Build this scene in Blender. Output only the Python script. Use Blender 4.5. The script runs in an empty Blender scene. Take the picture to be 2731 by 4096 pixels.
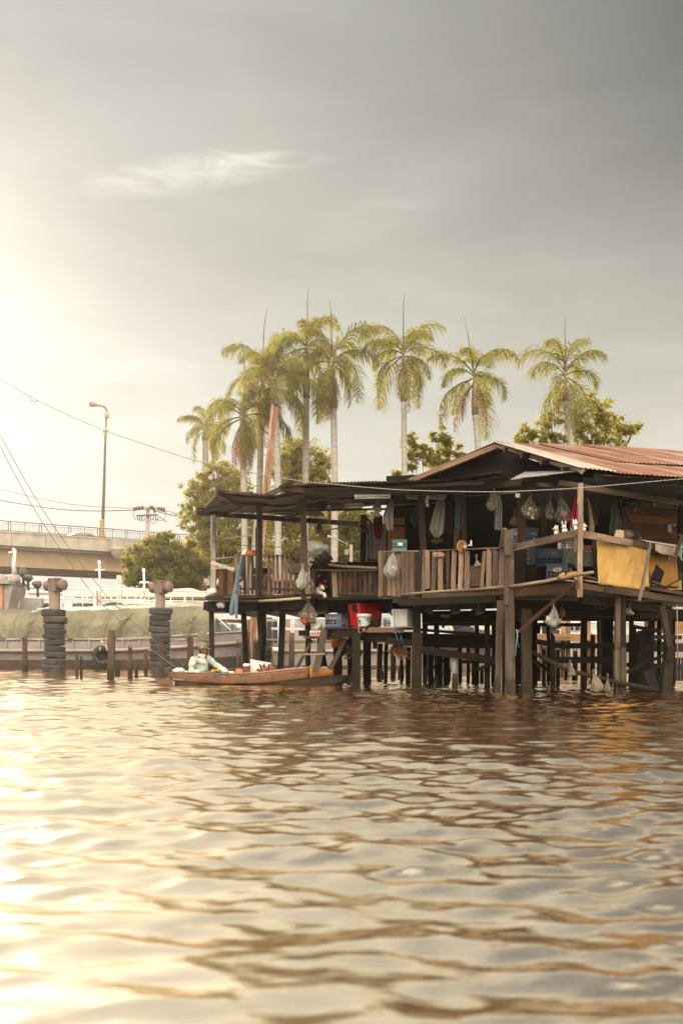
import bpy, bmesh, math, random
import numpy as np
from mathutils import Vector, Matrix, noise as mnoise

random.seed(7)
R = math.radians
scene = bpy.context.scene
COL = scene.collection
FPX, CX, YH, CAMH = 3982.7, 1365.5, 2584.5, 0.88   # photo pixels per unit slope, optical centre, horizon row, eye height

def P(x, y, Y):
    """photo pixel (x, y) on something Y metres away -> the point in the place"""
    return Vector(((x - CX) * Y / FPX, Y, CAMH + (YH - y) * Y / FPX))
def U(px, Y):
    return px * Y / FPX
def rnd(a, b): return random.uniform(a, b)
def V(*a): return Vector(a)

# ------------------------------------------------------------------ objects
def tag(o, label=None, cat=None, group=None, kind=None):
    if label: o['label'] = label
    if cat: o['category'] = cat
    if group: o['group'] = group
    if kind: o['kind'] = kind
    return o
def thing(name, label, cat, loc=(0, 0, 0), rot=(0, 0, 0), group=None, kind=None):
    o = bpy.data.objects.new(name, None); COL.objects.link(o)
    o.empty_display_size = 0.2
    o.location = loc; o.rotation_euler = rot
    return tag(o, label, cat, group, kind)

class MB:
    """collects faces for ONE mesh object"""
    def __init__(s):
        s.v = []; s.f = []; s.uv = []; s.mi = []; s.sm = []; s.cur = 0; s.smooth = False
    def face(s, idx, uvs=None):
        s.f.append(tuple(idx)); s.mi.append(s.cur); s.sm.append(s.smooth)
        s.uv.append(uvs if uvs else [(s.v[i][0] + s.v[i][1] * .7, s.v[i][2]) for i in idx])
    def add(s, pts):
        b = len(s.v); s.v.extend([tuple(p) for p in pts]); return b
    def quad(s, a, b, c, d, uvs=None):
        i = s.add((a, b, c, d)); s.face((i, i+1, i+2, i+3), uvs or [(0, 0), (1, 0), (1, 1), (0, 1)])
    def beam(s, p0, p1, w, h, up=None, jit=0.0, taper=1.0, segs=1, bow=0.0):
        """squared timber from p0 to p1, w across, h along 'up'"""
        p0 = Vector(p0); p1 = Vector(p1); d = p1 - p0; L = d.length
        if L < 1e-6: return
        d.normalize()
        up = Vector(up) if up is not None else (V(0, -1, 0) if abs(d.z) > .8 else V(0, 0, 1))
        x = d.cross(up)
        if x.length < 1e-4: up = V(1, 0, 0); x = d.cross(up)
        x.normalize(); u = x.cross(d).normalized()
        o = random.uniform(0, 50); o2 = random.uniform(0, 50)
        rings = []
        for k in range(segs + 1):
            t = k / segs; c = p0.lerp(p1, t)
            if segs > 1:
                c = c + u * (bow * 4 * t * (1 - t)) + x * rnd(-jit, jit) + u * rnd(-jit, jit)
            sc = 1 + (taper - 1) * t
            pts = []
            for (a, b) in ((-1, -1), (1, -1), (1, 1), (-1, 1)):
                pts.append(c + x * (a * w / 2 * sc + rnd(-jit, jit)) + u * (b * h / 2 * sc + rnd(-jit, jit)) + d * (rnd(-jit, jit) * 2 if k in (0, segs) else 0))
            rings.append(s.add(pts))
        per = [0, w, w + h, 2 * w + h, 2 * w + 2 * h]
        for k in range(segs):
            a, b = rings[k], rings[k+1]; v0 = L * k / segs + o; v1 = L * (k+1) / segs + o
            for i in range(4):
                j = (i + 1) % 4
                s.face((a+i, b+i, b+j, a+j), [(per[i]+o2, v0), (per[i]+o2, v1), (per[i+1]+o2, v1), (per[i+1]+o2, v0)])
        a, b = rings[0], rings[-1]
        s.face((a, a+1, a+2, a+3), [(o, o2), (o+w, o2), (o+w, o2+h), (o, o2+h)])
        s.face((b+3, b+2, b+1, b), [(o, o2), (o+w, o2), (o+w, o2+h), (o, o2+h)])
    def box(s, c, size, rot=None, jit=0):
        c = Vector(c); sx, sy, sz = size; M = rot.to_matrix() if rot is not None and not isinstance(rot, Matrix) else (rot or Matrix.Identity(3))
        s.beam(c + M @ V(0, 0, -sz/2), c + M @ V(0, 0, sz/2), sx, sy, up=M @ V(0, 1, 0), jit=jit)
    def tube(s, pts, r, n=8, cap=True, jit=0.0):
        pts = [Vector(p) for p in pts]; m = len(pts)
        rs = r if isinstance(r, (list, tuple)) else [r] * m
        o = random.uniform(0, 50); rings = []; prev = None; L = 0; Ls = []
        for k in range(m):
            d = (pts[min(k+1, m-1)] - pts[max(k-1, 0)]).normalized()
            if prev is None:
                ref = V(0, 0, 1) if abs(d.z) < .9 else V(1, 0, 0)
                x = d.cross(ref).normalized()
            else:
                x = (prev - d * prev.dot(d)).normalized()
            prev = x; y = d.cross(x)
            if k: L += (pts[k] - pts[k-1]).length
            Ls.append(L)
            rings.append(s.add([pts[k] + (x * math.cos(2*math.pi*i/n) + y * math.sin(2*math.pi*i/n)) * (rs[k] * (1 + rnd(-jit, jit))) for i in range(n)]))
        sm = s.smooth; s.smooth = True
        for k in range(m - 1):
            a, b = rings[k], rings[k+1]; c = 2 * math.pi * max(rs[k], .001)
            for i in range(n):
                j = (i + 1) % n
                s.face((a+i, a+j, b+j, b+i), [(c*i/n+o, Ls[k]+o), (c*(i+1)/n+o, Ls[k]+o), (c*(i+1)/n+o, Ls[k+1]+o), (c*i/n+o, Ls[k+1]+o)])
        s.smooth = sm
        if cap:
            a, b = rings[0], rings[-1]
            s.face([a+i for i in range(n)][::-1], [(math.cos(i)*.05, math.sin(i)*.05) for i in range(n)])
            s.face([b+i for i in range(n)], [(math.cos(i)*.05, math.sin(i)*.05) for i in range(n)])
    def lathe(s, c, prof, n=16, axis=(0, 0, 1), sx=1, sy=1, wob=0):
        """profile [(radius, height)] turned about axis through c"""
        c = Vector(c); ax = Vector(axis).normalized()
        q = V(0, 0, 1).rotation_difference(ax).to_matrix(); rings = []
        sm = s.smooth; s.smooth = True
        for (r, h) in prof:
            rings.append(s.add([c + q @ V(r * sx * math.cos(2*math.pi*i/n) * (1 + rnd(-wob, wob)), r * sy * math.sin(2*math.pi*i/n) * (1 + rnd(-wob, wob)), h) for i in range(n)]))
        for k in range(len(prof) - 1):
            a, b = rings[k], rings[k+1]
            for i in range(n):
                j = (i + 1) % n
                s.face((a+i, a+j, b+j, b+i), [(i/n, prof[k][1]), ((i+1)/n, prof[k][1]), ((i+1)/n, prof[k+1][1]), (i/n, prof[k+1][1])])
        for (ri, rev) in ((0, True), (-1, False)):
            if prof[ri][0] > 1e-5:
                l = [rings[ri]+i for i in range(n)]; s.face(l[::-1] if rev else l)
        s.smooth = sm
    def grid(s, fn, nu, nv, smooth=True, uvs=(1, 1), thick=None):
        """sheet: fn(u, v) -> point"""
        b = len(s.v)
        for j in range(nv + 1):
            for i in range(nu + 1):
                s.v.append(tuple(fn(i / nu, j / nv)))
        sm = s.smooth; s.smooth = smooth
        for j in range(nv):
            for i in range(nu):
                k = b + j * (nu + 1) + i
                s.face((k, k+1, k+nu+2, k+nu+1), [(i/nu*uvs[0], j/nv*uvs[1]), ((i+1)/nu*uvs[0], j/nv*uvs[1]), ((i+1)/nu*uvs[0], (j+1)/nv*uvs[1]), (i/nu*uvs[0], (j+1)/nv*uvs[1])])
        s.smooth = sm
    def prism(s, pts, d):
        """flat outline pts extruded by vector d"""
        pts = [Vector(p) for p in pts]; d = Vector(d); n = len(pts)
        a = s.add(pts); b = s.add([p + d for p in pts])
        s.face([a+i for i in range(n)]); s.face([b+i for i in range(n)][::-1])
        for i in range(n):
            j = (i+1) % n; s.face((a+j, a+i, b+i, b+j))
    def ball(s, c, r, nu=12, nv=8, noise=0.0, seed=0, fr=2.0):
        c = Vector(c); r = Vector(r) if hasattr(r, '__len__') else V(r, r, r)
        rings = []; sm = s.smooth; s.smooth = True
        for j in range(nv + 1):
            th = math.pi * j / nv; pts = []
            for i in range(nu):
                ph = 2 * math.pi * i / nu
                d = V(math.sin(th) * math.cos(ph), math.sin(th) * math.sin(ph), math.cos(th))
                k = 1 + (noise * mnoise.noise(d * fr + V(seed, seed * 1.7, seed * .3)) if noise else 0)
                pts.append(c + V(d.x * r.x, d.y * r.y, d.z * r.z) * k)
            rings.append(s.add(pts))
        for j in range(nv):
            a, b = rings[j], rings[j+1]
            for i in range(nu):
                k = (i + 1) % nu
                s.face((b+i, b+k, a+k, a+i), [(i/nu, j/nv)] * 4)
        s.smooth = sm
    def build(s, name, mats, parent=None, label=None, bevel=0, solid=0):
        me = bpy.data.meshes.new(name)
        me.from_pydata(s.v, [], s.f)
        ul = me.uv_layers.new(name='UVMap')
        flat = [c for fuv in s.uv for uv in fuv for c in uv]
        ul.data.foreach_set('uv', flat)
        me.polygons.foreach_set('material_index', s.mi)
        me.polygons.foreach_set('use_smooth', s.sm)
        for m in (mats if isinstance(mats, (list, tuple)) else [mats]): me.materials.append(m)
        me.update()
        o = bpy.data.objects.new(name, me); COL.objects.link(o)
        if parent is not None:
            o.parent = parent
            # vertices are authored in place coordinates: take them into the parent's frame
            M = Matrix.LocRotScale(parent_loc(parent)[0], parent_loc(parent)[1], None).inverted() if True else None
            me.transform(M)
        if label: o['label'] = label
        if solid:
            md = o.modifiers.new('thickness', 'SOLIDIFY'); md.thickness = solid; md.offset = 0
        if bevel:
            md = o.modifiers.new('edge', 'BEVEL'); md.width = bevel; md.segments = 2; md.limit_method = 'ANGLE'
        return o

def parent_loc(p):
    """place transform of an Empty or a part chain (parts have identity transforms)"""
    while p.parent is not None: p = p.parent
    return p.location.copy(), p.rotation_euler.to_quaternion()

def single(mb, name, mats, label, cat, loc, group=None, **kw):
    """a thing that is one mesh, origin at its base"""
    o = mb.build(name, mats, **kw)
    loc = Vector(loc); o.data.transform(Matrix.Translation(-loc)); o.location = loc
    return tag(o, label, cat, group)

def copy_thing(o, loc, rot=None, label=None, parent=None):
    c = o.copy(); COL.objects.link(c)
    if parent is not None: c.parent = parent
    else:
        c.location = loc
        if rot is not None: c.rotation_euler = rot
    if label: c['label'] = label
    for ch in list(o.children): copy_thing(ch, None, parent=c)
    return c

# ------------------------------------------------------------------ materials
def nt(name):
    m = bpy.data.materials.new(name); m.use_nodes = True
    t = m.node_tree; b = t.nodes['Principled BSDF']; return m, t, b
def node(t, kind, **kw):
    n = t.nodes.new(kind)
    for k, v in kw.items(): setattr(n, k, v)
    return n
def ramp(t, stops):
    r = node(t, 'ShaderNodeValToRGB'); e = r.color_ramp.elements
    while len(e) < len(stops): e.new(.5)
    for el, (p, c) in zip(e, stops): el.position = p; el.color = (*c[:3], 1)
    return r
def noise_n(t, vec, scale, detail=5, rough=.6, dist=0):
    n = node(t, 'ShaderNodeTexNoise'); n.inputs['Scale'].default_value = scale; n.inputs['Detail'].default_value = detail
    n.inputs['Roughness'].default_value = rough; n.inputs['Distortion'].default_value = dist
    if vec is not None: t.links.new(vec, n.inputs['Vector'])
    return n
def mapping(t, coord, scale=(1, 1, 1)):
    tc = node(t, 'ShaderNodeTexCoord'); mp = node(t, 'ShaderNodeMapping'); mp.inputs['Scale'].default_value = scale
    t.links.new(tc.outputs[coord], mp.inputs['Vector']); return mp.outputs['Vector']
def mixc(t, fac, a, b, mode='MIX'):
    m = node(t, 'ShaderNodeMix', data_type='RGBA', blend_type=mode)
    for sock, val in ((m.inputs[0], fac), (m.inputs[6], a), (m.inputs[7], b)):
        if hasattr(val, 'is_output'): t.links.new(val, sock)
        elif isinstance(val, (int, float)): sock.default_value = val
        else: sock.default_value = (*val[:3], 1)
    return m.outputs[2]
def bumpn(t, b, height, strength, dist=.01):
    n = node(t, 'ShaderNodeBump'); n.inputs['Strength'].default_value = strength; n.inputs['Distance'].default_value = dist
    t.links.new(height, n.inputs['Height']); t.links.new(n.outputs['Normal'], b.inputs['Normal'])

def wood(name, dark, mid, light, rough=.85, wet=None, paint=None):
    """weathered timber: grain runs along each piece (UV), tone varies from piece to piece"""
    m, t, b = nt(name)
    gv = mapping(t, 'UV', (42, 1.6, 1)); g = noise_n(t, gv, 1.0, 8, .7, .6)
    lv = mapping(t, 'UV', (.9, .45, 1)); l = noise_n(t, lv, 1.0, 2, .5)
    kv = mapping(t, 'UV', (9, 2.2, 1)); k = noise_n(t, kv, 1.0, 4, .6)
    r1 = ramp(t, [(.25, dark), (.5, mid), (.78, light)]); t.links.new(g.outputs['Fac'], r1.inputs[0])
    r2 = ramp(t, [(.36, (.42, .40, .39)), (.64, (1.45, 1.40, 1.33))]); t.links.new(l.outputs['Fac'], r2.inputs[0])
    c = mixc(t, 1.0, r1.outputs[0], r2.outputs[0], 'MULTIPLY')
    r3 = ramp(t, [(.28, (.35, .32, .3)), (.45, (1, 1, 1))]); t.links.new(k.outputs['Fac'], r3.inputs[0])
    c = mixc(t, .8, c, r3.outputs[0], 'MULTIPLY')
    if paint:
        pr = ramp(t, [(.42, (0, 0, 0)), (.5, (1, 1, 1))]); t.links.new(k.outputs['Fac'], pr.inputs[0])
        c = mixc(t, pr.outputs[0], c, paint)
    if wet:   # tide stain: timber below the high-water mark is soaked and slimy
        tc = node(t, 'ShaderNodeNewGeometry'); sp = node(t, 'ShaderNodeSeparateXYZ'); t.links.new(tc.outputs['Position'], sp.inputs[0])
        n2 = noise_n(t, tc.outputs['Position'], 5, 3); ad = node(t, 'ShaderNodeMath', operation='MULTIPLY_ADD')
        t.links.new(n2.outputs['Fac'], ad.inputs[0]); ad.inputs[1].default_value = -.25; t.links.new(sp.outputs['Z'], ad.inputs[2])
        wr = ramp(t, [(wet - .05 if wet > .05 else 0, (0, 0, 0)), (min(wet + .12, 1), (1, 1, 1))]); t.links.new(ad.outputs[0], wr.inputs[0])
        wm = node(t, 'ShaderNodeMath', operation='MULTIPLY_ADD'); t.links.new(wr.outputs[0], wm.inputs[0]); wm.inputs[1].default_value = .6; wm.inputs[2].default_value = .4; c = mixc(t, wm.outputs[0], (.012, .009, .006), c)
    t.links.new(c, b.inputs['Base Color']); b.inputs['Roughness'].default_value = rough
    b.inputs['Specular IOR Level'].default_value = .25
    bumpn(t, b, g.outputs['Fac'], .6, .006)
    return m

def plain(name, c1, c2=None, scale=4.0, rough=.6, spec=.4, metal=0.0, bump=0.0, coord='Object', stretch=(1, 1, 1), dirt=None, dirt_amt=.5, trans=0.0, sub=None, detail=5, pos=(.35, .65)):
    m, t, b = nt(name)
    vec = mapping(t, coord, stretch); n = noise_n(t, vec, scale, detail)
    c2 = c2 or tuple(x * .75 for x in c1)
    r = ramp(t, [(pos[0], c2), (pos[1], c1)]); t.links.new(n.outputs['Fac'], r.inputs[0]); c = r.outputs[0]
    if dirt:
        n2 = noise_n(t, vec, scale * .37, 6, .7, .4); r2 = ramp(t, [(.5, (0, 0, 0)), (.68, (dirt_amt,) * 3)]); t.links.new(n2.outputs['Fac'], r2.inputs[0])
        c = mixc(t, r2.outputs[0], c, dirt)
    t.links.new(c, b.inputs['Base Color']); b.inputs['Roughness'].default_value = rough
    b.inputs['Specular IOR Level'].default_value = spec; b.inputs['Metallic'].default_value = metal
    if bump: bumpn(t, b, n.outputs['Fac'], bump, .02)
    if trans:   # thin cloth, leaf or film: part of the light comes through
        tr = node(t, 'ShaderNodeBsdfTranslucent'); t.links.new(c, tr.inputs['Color'])
        if sub: tr.inputs['Color'].default_value = (*sub, 1); [t.links.remove(l) for l in list(tr.inputs['Color'].links)]
        mx = node(t, 'ShaderNodeMixShader'); mx.inputs[0].default_value = trans
        t.links.new(b.outputs[0], mx.inputs[1]); t.links.new(tr.outputs[0], mx.inputs[2])
        t.links.new(mx.outputs[0], t.nodes['Material Output'].inputs['Surface'])
    return m

def film(name, tint, clear=.45, rough=.3):
    """crinkled plastic-bag film: partly see-through, partly milky"""
    m, t, b = nt(name)
    b.inputs['Base Color'].default_value = (*tint, 1); b.inputs['Roughness'].default_value = rough
    vec = mapping(t, 'Object', (1, 1, .35)); n = noise_n(t, vec, 14, 4, .6, 1.0); bumpn(t, b, n.outputs['Fac'], .9, .03)
    tr = node(t, 'ShaderNodeBsdfTranslucent'); tr.inputs['Color'].default_value = (*tint, 1)
    tp = node(t, 'ShaderNodeBsdfTransparent')
    m1 = node(t, 'ShaderNodeMixShader'); m1.inputs[0].default_value = .45
    t.links.new(b.outputs[0], m1.inputs[1]); t.links.new(tr.outputs[0], m1.inputs[2])
    r = ramp(t, [(.3, (clear * .4,) * 3), (.7, (min(1, clear * 1.5),) * 3)]); t.links.new(n.outputs['Fac'], r.inputs[0])
    m2 = node(t, 'ShaderNodeMixShader'); t.links.new(r.outputs[0], m2.inputs[0])
    t.links.new(m1.outputs[0], m2.inputs[1]); t.links.new(tp.outputs[0], m2.inputs[2])
    t.links.new(m2.outputs[0], t.nodes['Material Output'].inputs['Surface'])
    return m

M = {}
# ------------------------------------------------------------------ camera
cam = bpy.data.cameras.new('camera'); cam_o = bpy.data.objects.new('camera', cam); COL.objects.link(cam_o)
cam_o.location = (0, 0, CAMH); cam_o.rotation_euler = (R(90), 0, 0)
cam.sensor_fit = 'HORIZONTAL'; cam.sensor_width = 24.0; cam.lens = 35.0
cam.shift_y = (YH - 2048) / 4096.0 if False else (YH - 2048) / 2731.0
cam.clip_start = .1; cam.clip_end = 3000
cam.dof.use_dof = True; cam.dof.focus_distance = 21.0; cam.dof.aperture_fstop = 2.2
scene.camera = cam_o
scene.view_settings.view_transform = 'Standard'; scene.view_settings.look = 'None'
scene.view_settings.exposure = 0.5; scene.view_settings.gamma = 1.0; scene.view_settings.use_curve_mapping = False

scene.cycles.caustics_reflective = False; scene.cycles.caustics_refractive = False; scene.cycles.diffuse_bounces = 3
# ------------------------------------------------------------------ sun and sky
SUN_AZ, SUN_EL = R(-25), R(21)          # azimuth from the view axis (minus: to the left), elevation
SDIR = V(math.sin(SUN_AZ) * math.cos(SUN_EL), math.cos(SUN_AZ) * math.cos(SUN_EL), math.sin(SUN_EL))
sl = bpy.data.lights.new('sun', 'SUN'); sl.energy = 4.5; sl.angle = R(.6); sl.color = (1, .86, .70)
so = bpy.data.objects.new('sun', sl); COL.objects.link(so)
so.rotation_euler = (-SDIR).to_track_quat('-Z', 'Y').to_euler(); so.location = SDIR * 200

w = bpy.data.worlds.new('World'); scene.world = w; w.use_nodes = True
t = w.node_tree; bg = t.nodes['Background']; L = t.links.new
sky = node(t, 'ShaderNodeTexSky', sky_type='NISHITA'); sky.sun_disc = False
sky.sun_elevation = SUN_EL; sky.sun_rotation = SUN_AZ; sky.air_density = 1.0; sky.dust_density = 3.0; sky.ozone_density = 1.0
tc = node(t, 'ShaderNodeTexCoord'); D = tc.outputs['Generated']
def vmath(op, a, b=None):
    n = node(t, 'ShaderNodeVectorMath', operation=op)
    for s_, v_ in ((n.inputs[0], a), (n.inputs[1], b)):
        if v_ is None: continue
        if hasattr(v_, 'is_output'): L(v_, s_)
        else: s_.default_value = v_
    return n
def fmath(op, a, b=None, c=None, clamp=False):
    n = node(t, 'ShaderNodeMath', operation=op); n.use_clamp = clamp
    for s_, v_ in zip(n.inputs, (a, b, c)):
        if v_ is None: continue
        if hasattr(v_, 'is_output'): L(v_, s_)
        else: s_.default_value = v_
    return n.outputs[0]
hs = node(t, 'ShaderNodeHueSaturation'); hs.inputs['Saturation'].default_value = .22; L(sky.outputs[0], hs.inputs['Color'])
base = mixc(t, 1.0, hs.outputs[0], (1.0, .93, .82), 'MULTIPLY')
# thin high overcast: light scattered forward near the sun, grey veil away from it
dot = fmath('MAXIMUM', vmath('DOT_PRODUCT', D, tuple(SDIR)).outputs['Value'], 0.0)
sepd = node(t, 'ShaderNodeSeparateXYZ'); L(D, sepd.inputs[0]); el = fmath('MAXIMUM', sepd.outputs['Z'], 0.0)
veil = node(t, 'ShaderNodeValToRGB'); e = veil.color_ramp.elements
stops = [(0.0, (1.0, .92, .78)), (.50, (.60, .56, .49)), (.66, (.106, .107, .114)), (.755, (.140, .141, .147)), (.835, (.262, .26, .248)), (.905, (.345, .345, .322)), (.945, (.365, .365, .345)), (.968, (.32, .33, .33)), (.985, (.27, .285, .29)), (.994, (.24, .26, .27)), (1.0, (.32, .34, .35))]
while len(e) < len(stops): e.new(.5)
for q, (p_, c_) in zip(e, stops): q.position = p_; q.color = (*c_, 1)
L(dot, veil.inputs[0])
hz = node(t, 'ShaderNodeMapRange', interpolation_type='SMOOTHSTEP'); hz.inputs['From Min'].default_value = .10; hz.inputs['From Max'].default_value = .54
hz.inputs['To Min'].default_value = 1.0; hz.inputs['To Max'].default_value = 0.0; L(el, hz.inputs['Value'])
hz2 = fmath('MULTIPLY', hz.outputs[0], fmath('MULTIPLY_ADD', fmath('GREATER_THAN', sepd.outputs['Y'], 0.0), .95, 0.0))
veil_c = mixc(t, hz2, veil.outputs[0], mixc(t, fmath('POWER', dot, 6.0), (.73, .69, .60), (.52, .525, .49)))
rear = node(t, 'ShaderNodeMapRange', interpolation_type='SMOOTHSTEP'); rear.inputs['From Min'].default_value = .05; rear.inputs['From Max'].default_value = -.45; L(sepd.outputs['Y'], rear.inputs['Value'])
rel = node(t, 'ShaderNodeMapRange', interpolation_type='SMOOTHSTEP'); rel.inputs['From Min'].default_value = .0; rel.inputs['From Max'].default_value = .62; rel.inputs['To Min'].default_value = .95; rel.inputs['To Max'].default_value = 5.2; L(sepd.outputs['Z'], rel.inputs['Value'])
zen = node(t, 'ShaderNodeMapRange', interpolation_type='SMOOTHSTEP'); zen.inputs['From Min'].default_value = .56; zen.inputs['From Max'].default_value = 1.0; zen.inputs['To Min'].default_value = 1.0; zen.inputs['To Max'].default_value = 1.7; L(sepd.outputs['Z'], zen.inputs['Value'])
rmul = fmath('ADD', fmath('MULTIPLY', rear.outputs[0], rel.outputs[0]), fmath('MULTIPLY', zen.outputs[0], fmath('SUBTRACT', 1.0, rear.outputs[0])))
vs_ = vmath('SCALE', veil_c); L(rmul, vs_.inputs['Scale']); veil_c = vs_.outputs[0]
# streaky cirrus
st = vmath('MULTIPLY', D, (2.2, 2.2, 9.0)).outputs[0]
n1 = noise_n(t, st, 1.4, 7, .55, .5); n2 = noise_n(t, vmath('MULTIPLY', D, (5, 5, 26)).outputs[0], 1.0, 6, .6, .8)
cl = fmath('MULTIPLY_ADD', n1.outputs['Fac'], .60, .70)
cl = fmath('MULTIPLY', cl, fmath('MULTIPLY_ADD', n2.outputs['Fac'], .14, .93))
veil_c = vmath('SCALE', veil_c); L(cl, veil_c.inputs['Scale']); veil_c = veil_c.outputs[0]
# a few bright wisps, each a soft patch of noise around a direction of the sky
def wisp(px, py, wx, wy, amp, slope=0.0):
    global veil_c
    d0 = V((px - CX) / FPX, 1, (YH - py) / FPX).normalized()
    sep = node(t, 'ShaderNodeSeparateXYZ'); L(D, sep.inputs[0])
    az = fmath('DIVIDE', sep.outputs['X'], fmath('MAXIMUM', sep.outputs['Y'], .05)); ev = fmath('DIVIDE', sep.outputs['Z'], fmath('MAXIMUM', sep.outputs['Y'], .05))
    dx = fmath('DIVIDE', fmath('SUBTRACT', az, (px - CX) / FPX), wx / FPX)
    dy = fmath('DIVIDE', fmath('SUBTRACT', fmath('SUBTRACT', ev, (YH - py) / FPX), fmath('MULTIPLY', fmath('SUBTRACT', az, (px - CX) / FPX), slope)), wy / FPX)
    nn = noise_n(t, vmath('MULTIPLY', D, (14, 14, 60)).outputs[0], 1.0, 7, .62, 1.2)
    r2 = fmath('ADD', fmath('POWER', fmath('ABSOLUTE', dx), 2.0), fmath('POWER', fmath('ABSOLUTE', dy), 2.0))
    g = fmath('MULTIPLY', fmath('SUBTRACT', 1.0, r2, clamp=True), fmath('MULTIPLY', fmath('SUBTRACT', nn.outputs['Fac'], .33, clamp=True), 2.4))
    front = fmath('GREATER_THAN', sep.outputs['Y'], .05)
    g = fmath('MULTIPLY', fmath('MULTIPLY', g, front), amp)
    cc = vmath('SCALE', (1.0, .97, .88)); L(g, cc.inputs['Scale'])
    veil_c = vmath('ADD', veil_c, cc.outputs[0]).outputs[0]
wisp(760, 690, 470, 95, .34, .12)
wisp(1100, 640, 260, 45, .22, .02)
wisp(520, 1480, 330, 60, .15, .02)
wisp(1560, 815, 260, 30, .06, .0)
# everything below is scaled for the Background strength
veil_c = mixc(t, 1.0, veil_c, (1.0, 1.0, .955), 'MULTIPLY')
v10 = vmath('SCALE', veil_c); v10.inputs['Scale'].default_value = 8.0
b10 = vmath('SCALE', base); b10.inputs['Scale'].default_value = .05
tot = vmath('ADD', v10.outputs[0], b10.outputs[0]).outputs[0]
L(tot, bg.inputs['Color']); bg.inputs['Strength'].default_value = .1

# ------------------------------------------------------------------ river
def build_water():
    rs = np.random.RandomState(5)
    ys = [.5]
    while ys[-1] < 60: ys.append(ys[-1] * 1.0038 + .0008)
    while ys[-1] < 140: ys.append(ys[-1] * 1.05)
    ys = np.array(ys)
    tin = np.linspace(-.42, .42, 620); tout = np.linspace(.44, 3.0, 40)
    tx = np.concatenate([-tout[::-1], tin, tout])
    Yg, Tg = np.meshgrid(ys, tx, indexing='ij'); X = Yg * Tg; Y = Yg
    Z = np.zeros_like(X); DX = np.zeros_like(X); DY = np.zeros_like(X)
    sp = np.maximum(Yg * .0039, Yg * .84 / 620 * .8)
    # gentle large-scale patches where the chop is stronger or weaker
    amp = 1 + .35 * np.sin(X * .31 + 1.2 * np.sin(Y * .17)) * np.sin(Y * .43 + .8 * np.sin(X * .2))
    for i in range(134):
        if i < 120:     # wind ripples
            lam = min(max(.30 * math.exp(rs.normal(0, .50)), .11), 1.0); th = rs.normal(0.05, .46); a = .0032 * lam * (.5 + rs.rand())
        else:           # low old swell
            lam = .9 + 1.3 * rs.rand(); th = rs.normal(0, .35); a = .0017 * lam * (.5 + rs.rand())
        k = 2 * math.pi / lam
        kx, ky = k * math.sin(th), k * math.cos(th); ph = rs.rand() * 6.28
        f = np.clip((lam / sp - 2.2) / 2.0, 0, 1) * np.clip((Yg + .6) / 5.0, .4, 1)
        arg = kx * X + ky * Y + ph + .6 * np.sin(.7 * X + .5 * Y + ph)
        Z += a * f * amp * np.sin(arg)
        DX += a * f * .45 * kx / k * np.cos(arg); DY += a * f * .45 * ky / k * np.cos(arg)
    X = X + DX; Y = Y + DY
    nr, nc = X.shape
    me = bpy.data.meshes.new('water')
    co = np.stack([X, Y, Z], -1).reshape(-1, 3).astype(np.float32)
    idx = np.arange(nr * nc).reshape(nr, nc)
    q = np.stack([idx[:-1, :-1], idx[:-1, 1:], idx[1:, 1:], idx[1:, :-1]], -1).reshape(-1, 4)
    me.vertices.add(len(co)); me.vertices.foreach_set('co', co.ravel())
    me.loops.add(q.size); me.loops.foreach_set('vertex_index', q.ravel().astype(np.int32))
    me.polygons.add(len(q)); me.polygons.foreach_set('loop_start', np.arange(0, q.size, 4, dtype=np.int32)); me.polygons.foreach_set('loop_total', np.full(len(q), 4, np.int32))
    me.polygons.foreach_set('use_smooth', np.ones(len(q), bool)); me.update(calc_edges=True); me.validate()
    m, t_, b = nt('river_water')
    b.inputs['Base Color'].default_value = (.022, .009, .003, 1); b.inputs['Roughness'].default_value = .5; b.inputs['Specular IOR Level'].default_value = 0
    gl = node(t_, 'ShaderNodeBsdfGlossy'); gl.inputs['Color'].default_value = (1.66, 1.44, 1.13, 1); gl.inputs['Roughness'].default_value = .03
    fr = node(t_, 'ShaderNodeFresnel'); fr.inputs['IOR'].default_value = 30.0
    mx = node(t_, 'ShaderNodeMixShader'); t_.links.new(fr.outputs[0], mx.inputs[0]); g2_ = node(t_, 'ShaderNodeBsdfGlossy'); g2_.inputs['Color'].default_value = (1, .90, .76, 1); g2_.inputs['Roughness'].default_value = .24; gm = node(t_, 'ShaderNodeMixShader'); gm.inputs[0].default_value = .05; t_.links.new(gl.outputs[0], gm.inputs[1]); t_.links.new(g2_.outputs[0], gm.inputs[2])
    t_.links.new(b.outputs[0], mx.inputs[1]); t_.links.new(gm.outputs[0], mx.inputs[2])
    t_.links.new(mx.outputs[0], t_.nodes['Material Output'].inputs['Surface'])
    vec = mapping(t_, 'Object', (1, 2.4, 1)); n = noise_n(t_, vec, 9, 4, .55, .3)
    v2 = mapping(t_, 'Object', (1, 1.6, 1)); n2_ = noise_n(t_, v2, 55, 3, .6)
    ad = node(t_, 'ShaderNodeMath', operation='MULTIPLY_ADD'); t_.links.new(n2_.outputs['Fac'], ad.inputs[0]); ad.inputs[1].default_value = .12; t_.links.new(n.outputs['Fac'], ad.inputs[2])
    bumpn(t_, b, ad.outputs[0], .28, .012)
    bn = b.inputs['Normal'].links[0].from_socket
    for s_ in (gl.inputs['Normal'], g2_.inputs['Normal'], fr.inputs['Normal']): t_.links.new(bn, s_)
    me.materials.append(m)
    o = bpy.data.objects.new('water', me); COL.objects.link(o)
    tag(o, 'rippled brown river water reflecting the bright sky', 'water', kind='structure')
build_water()

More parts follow.
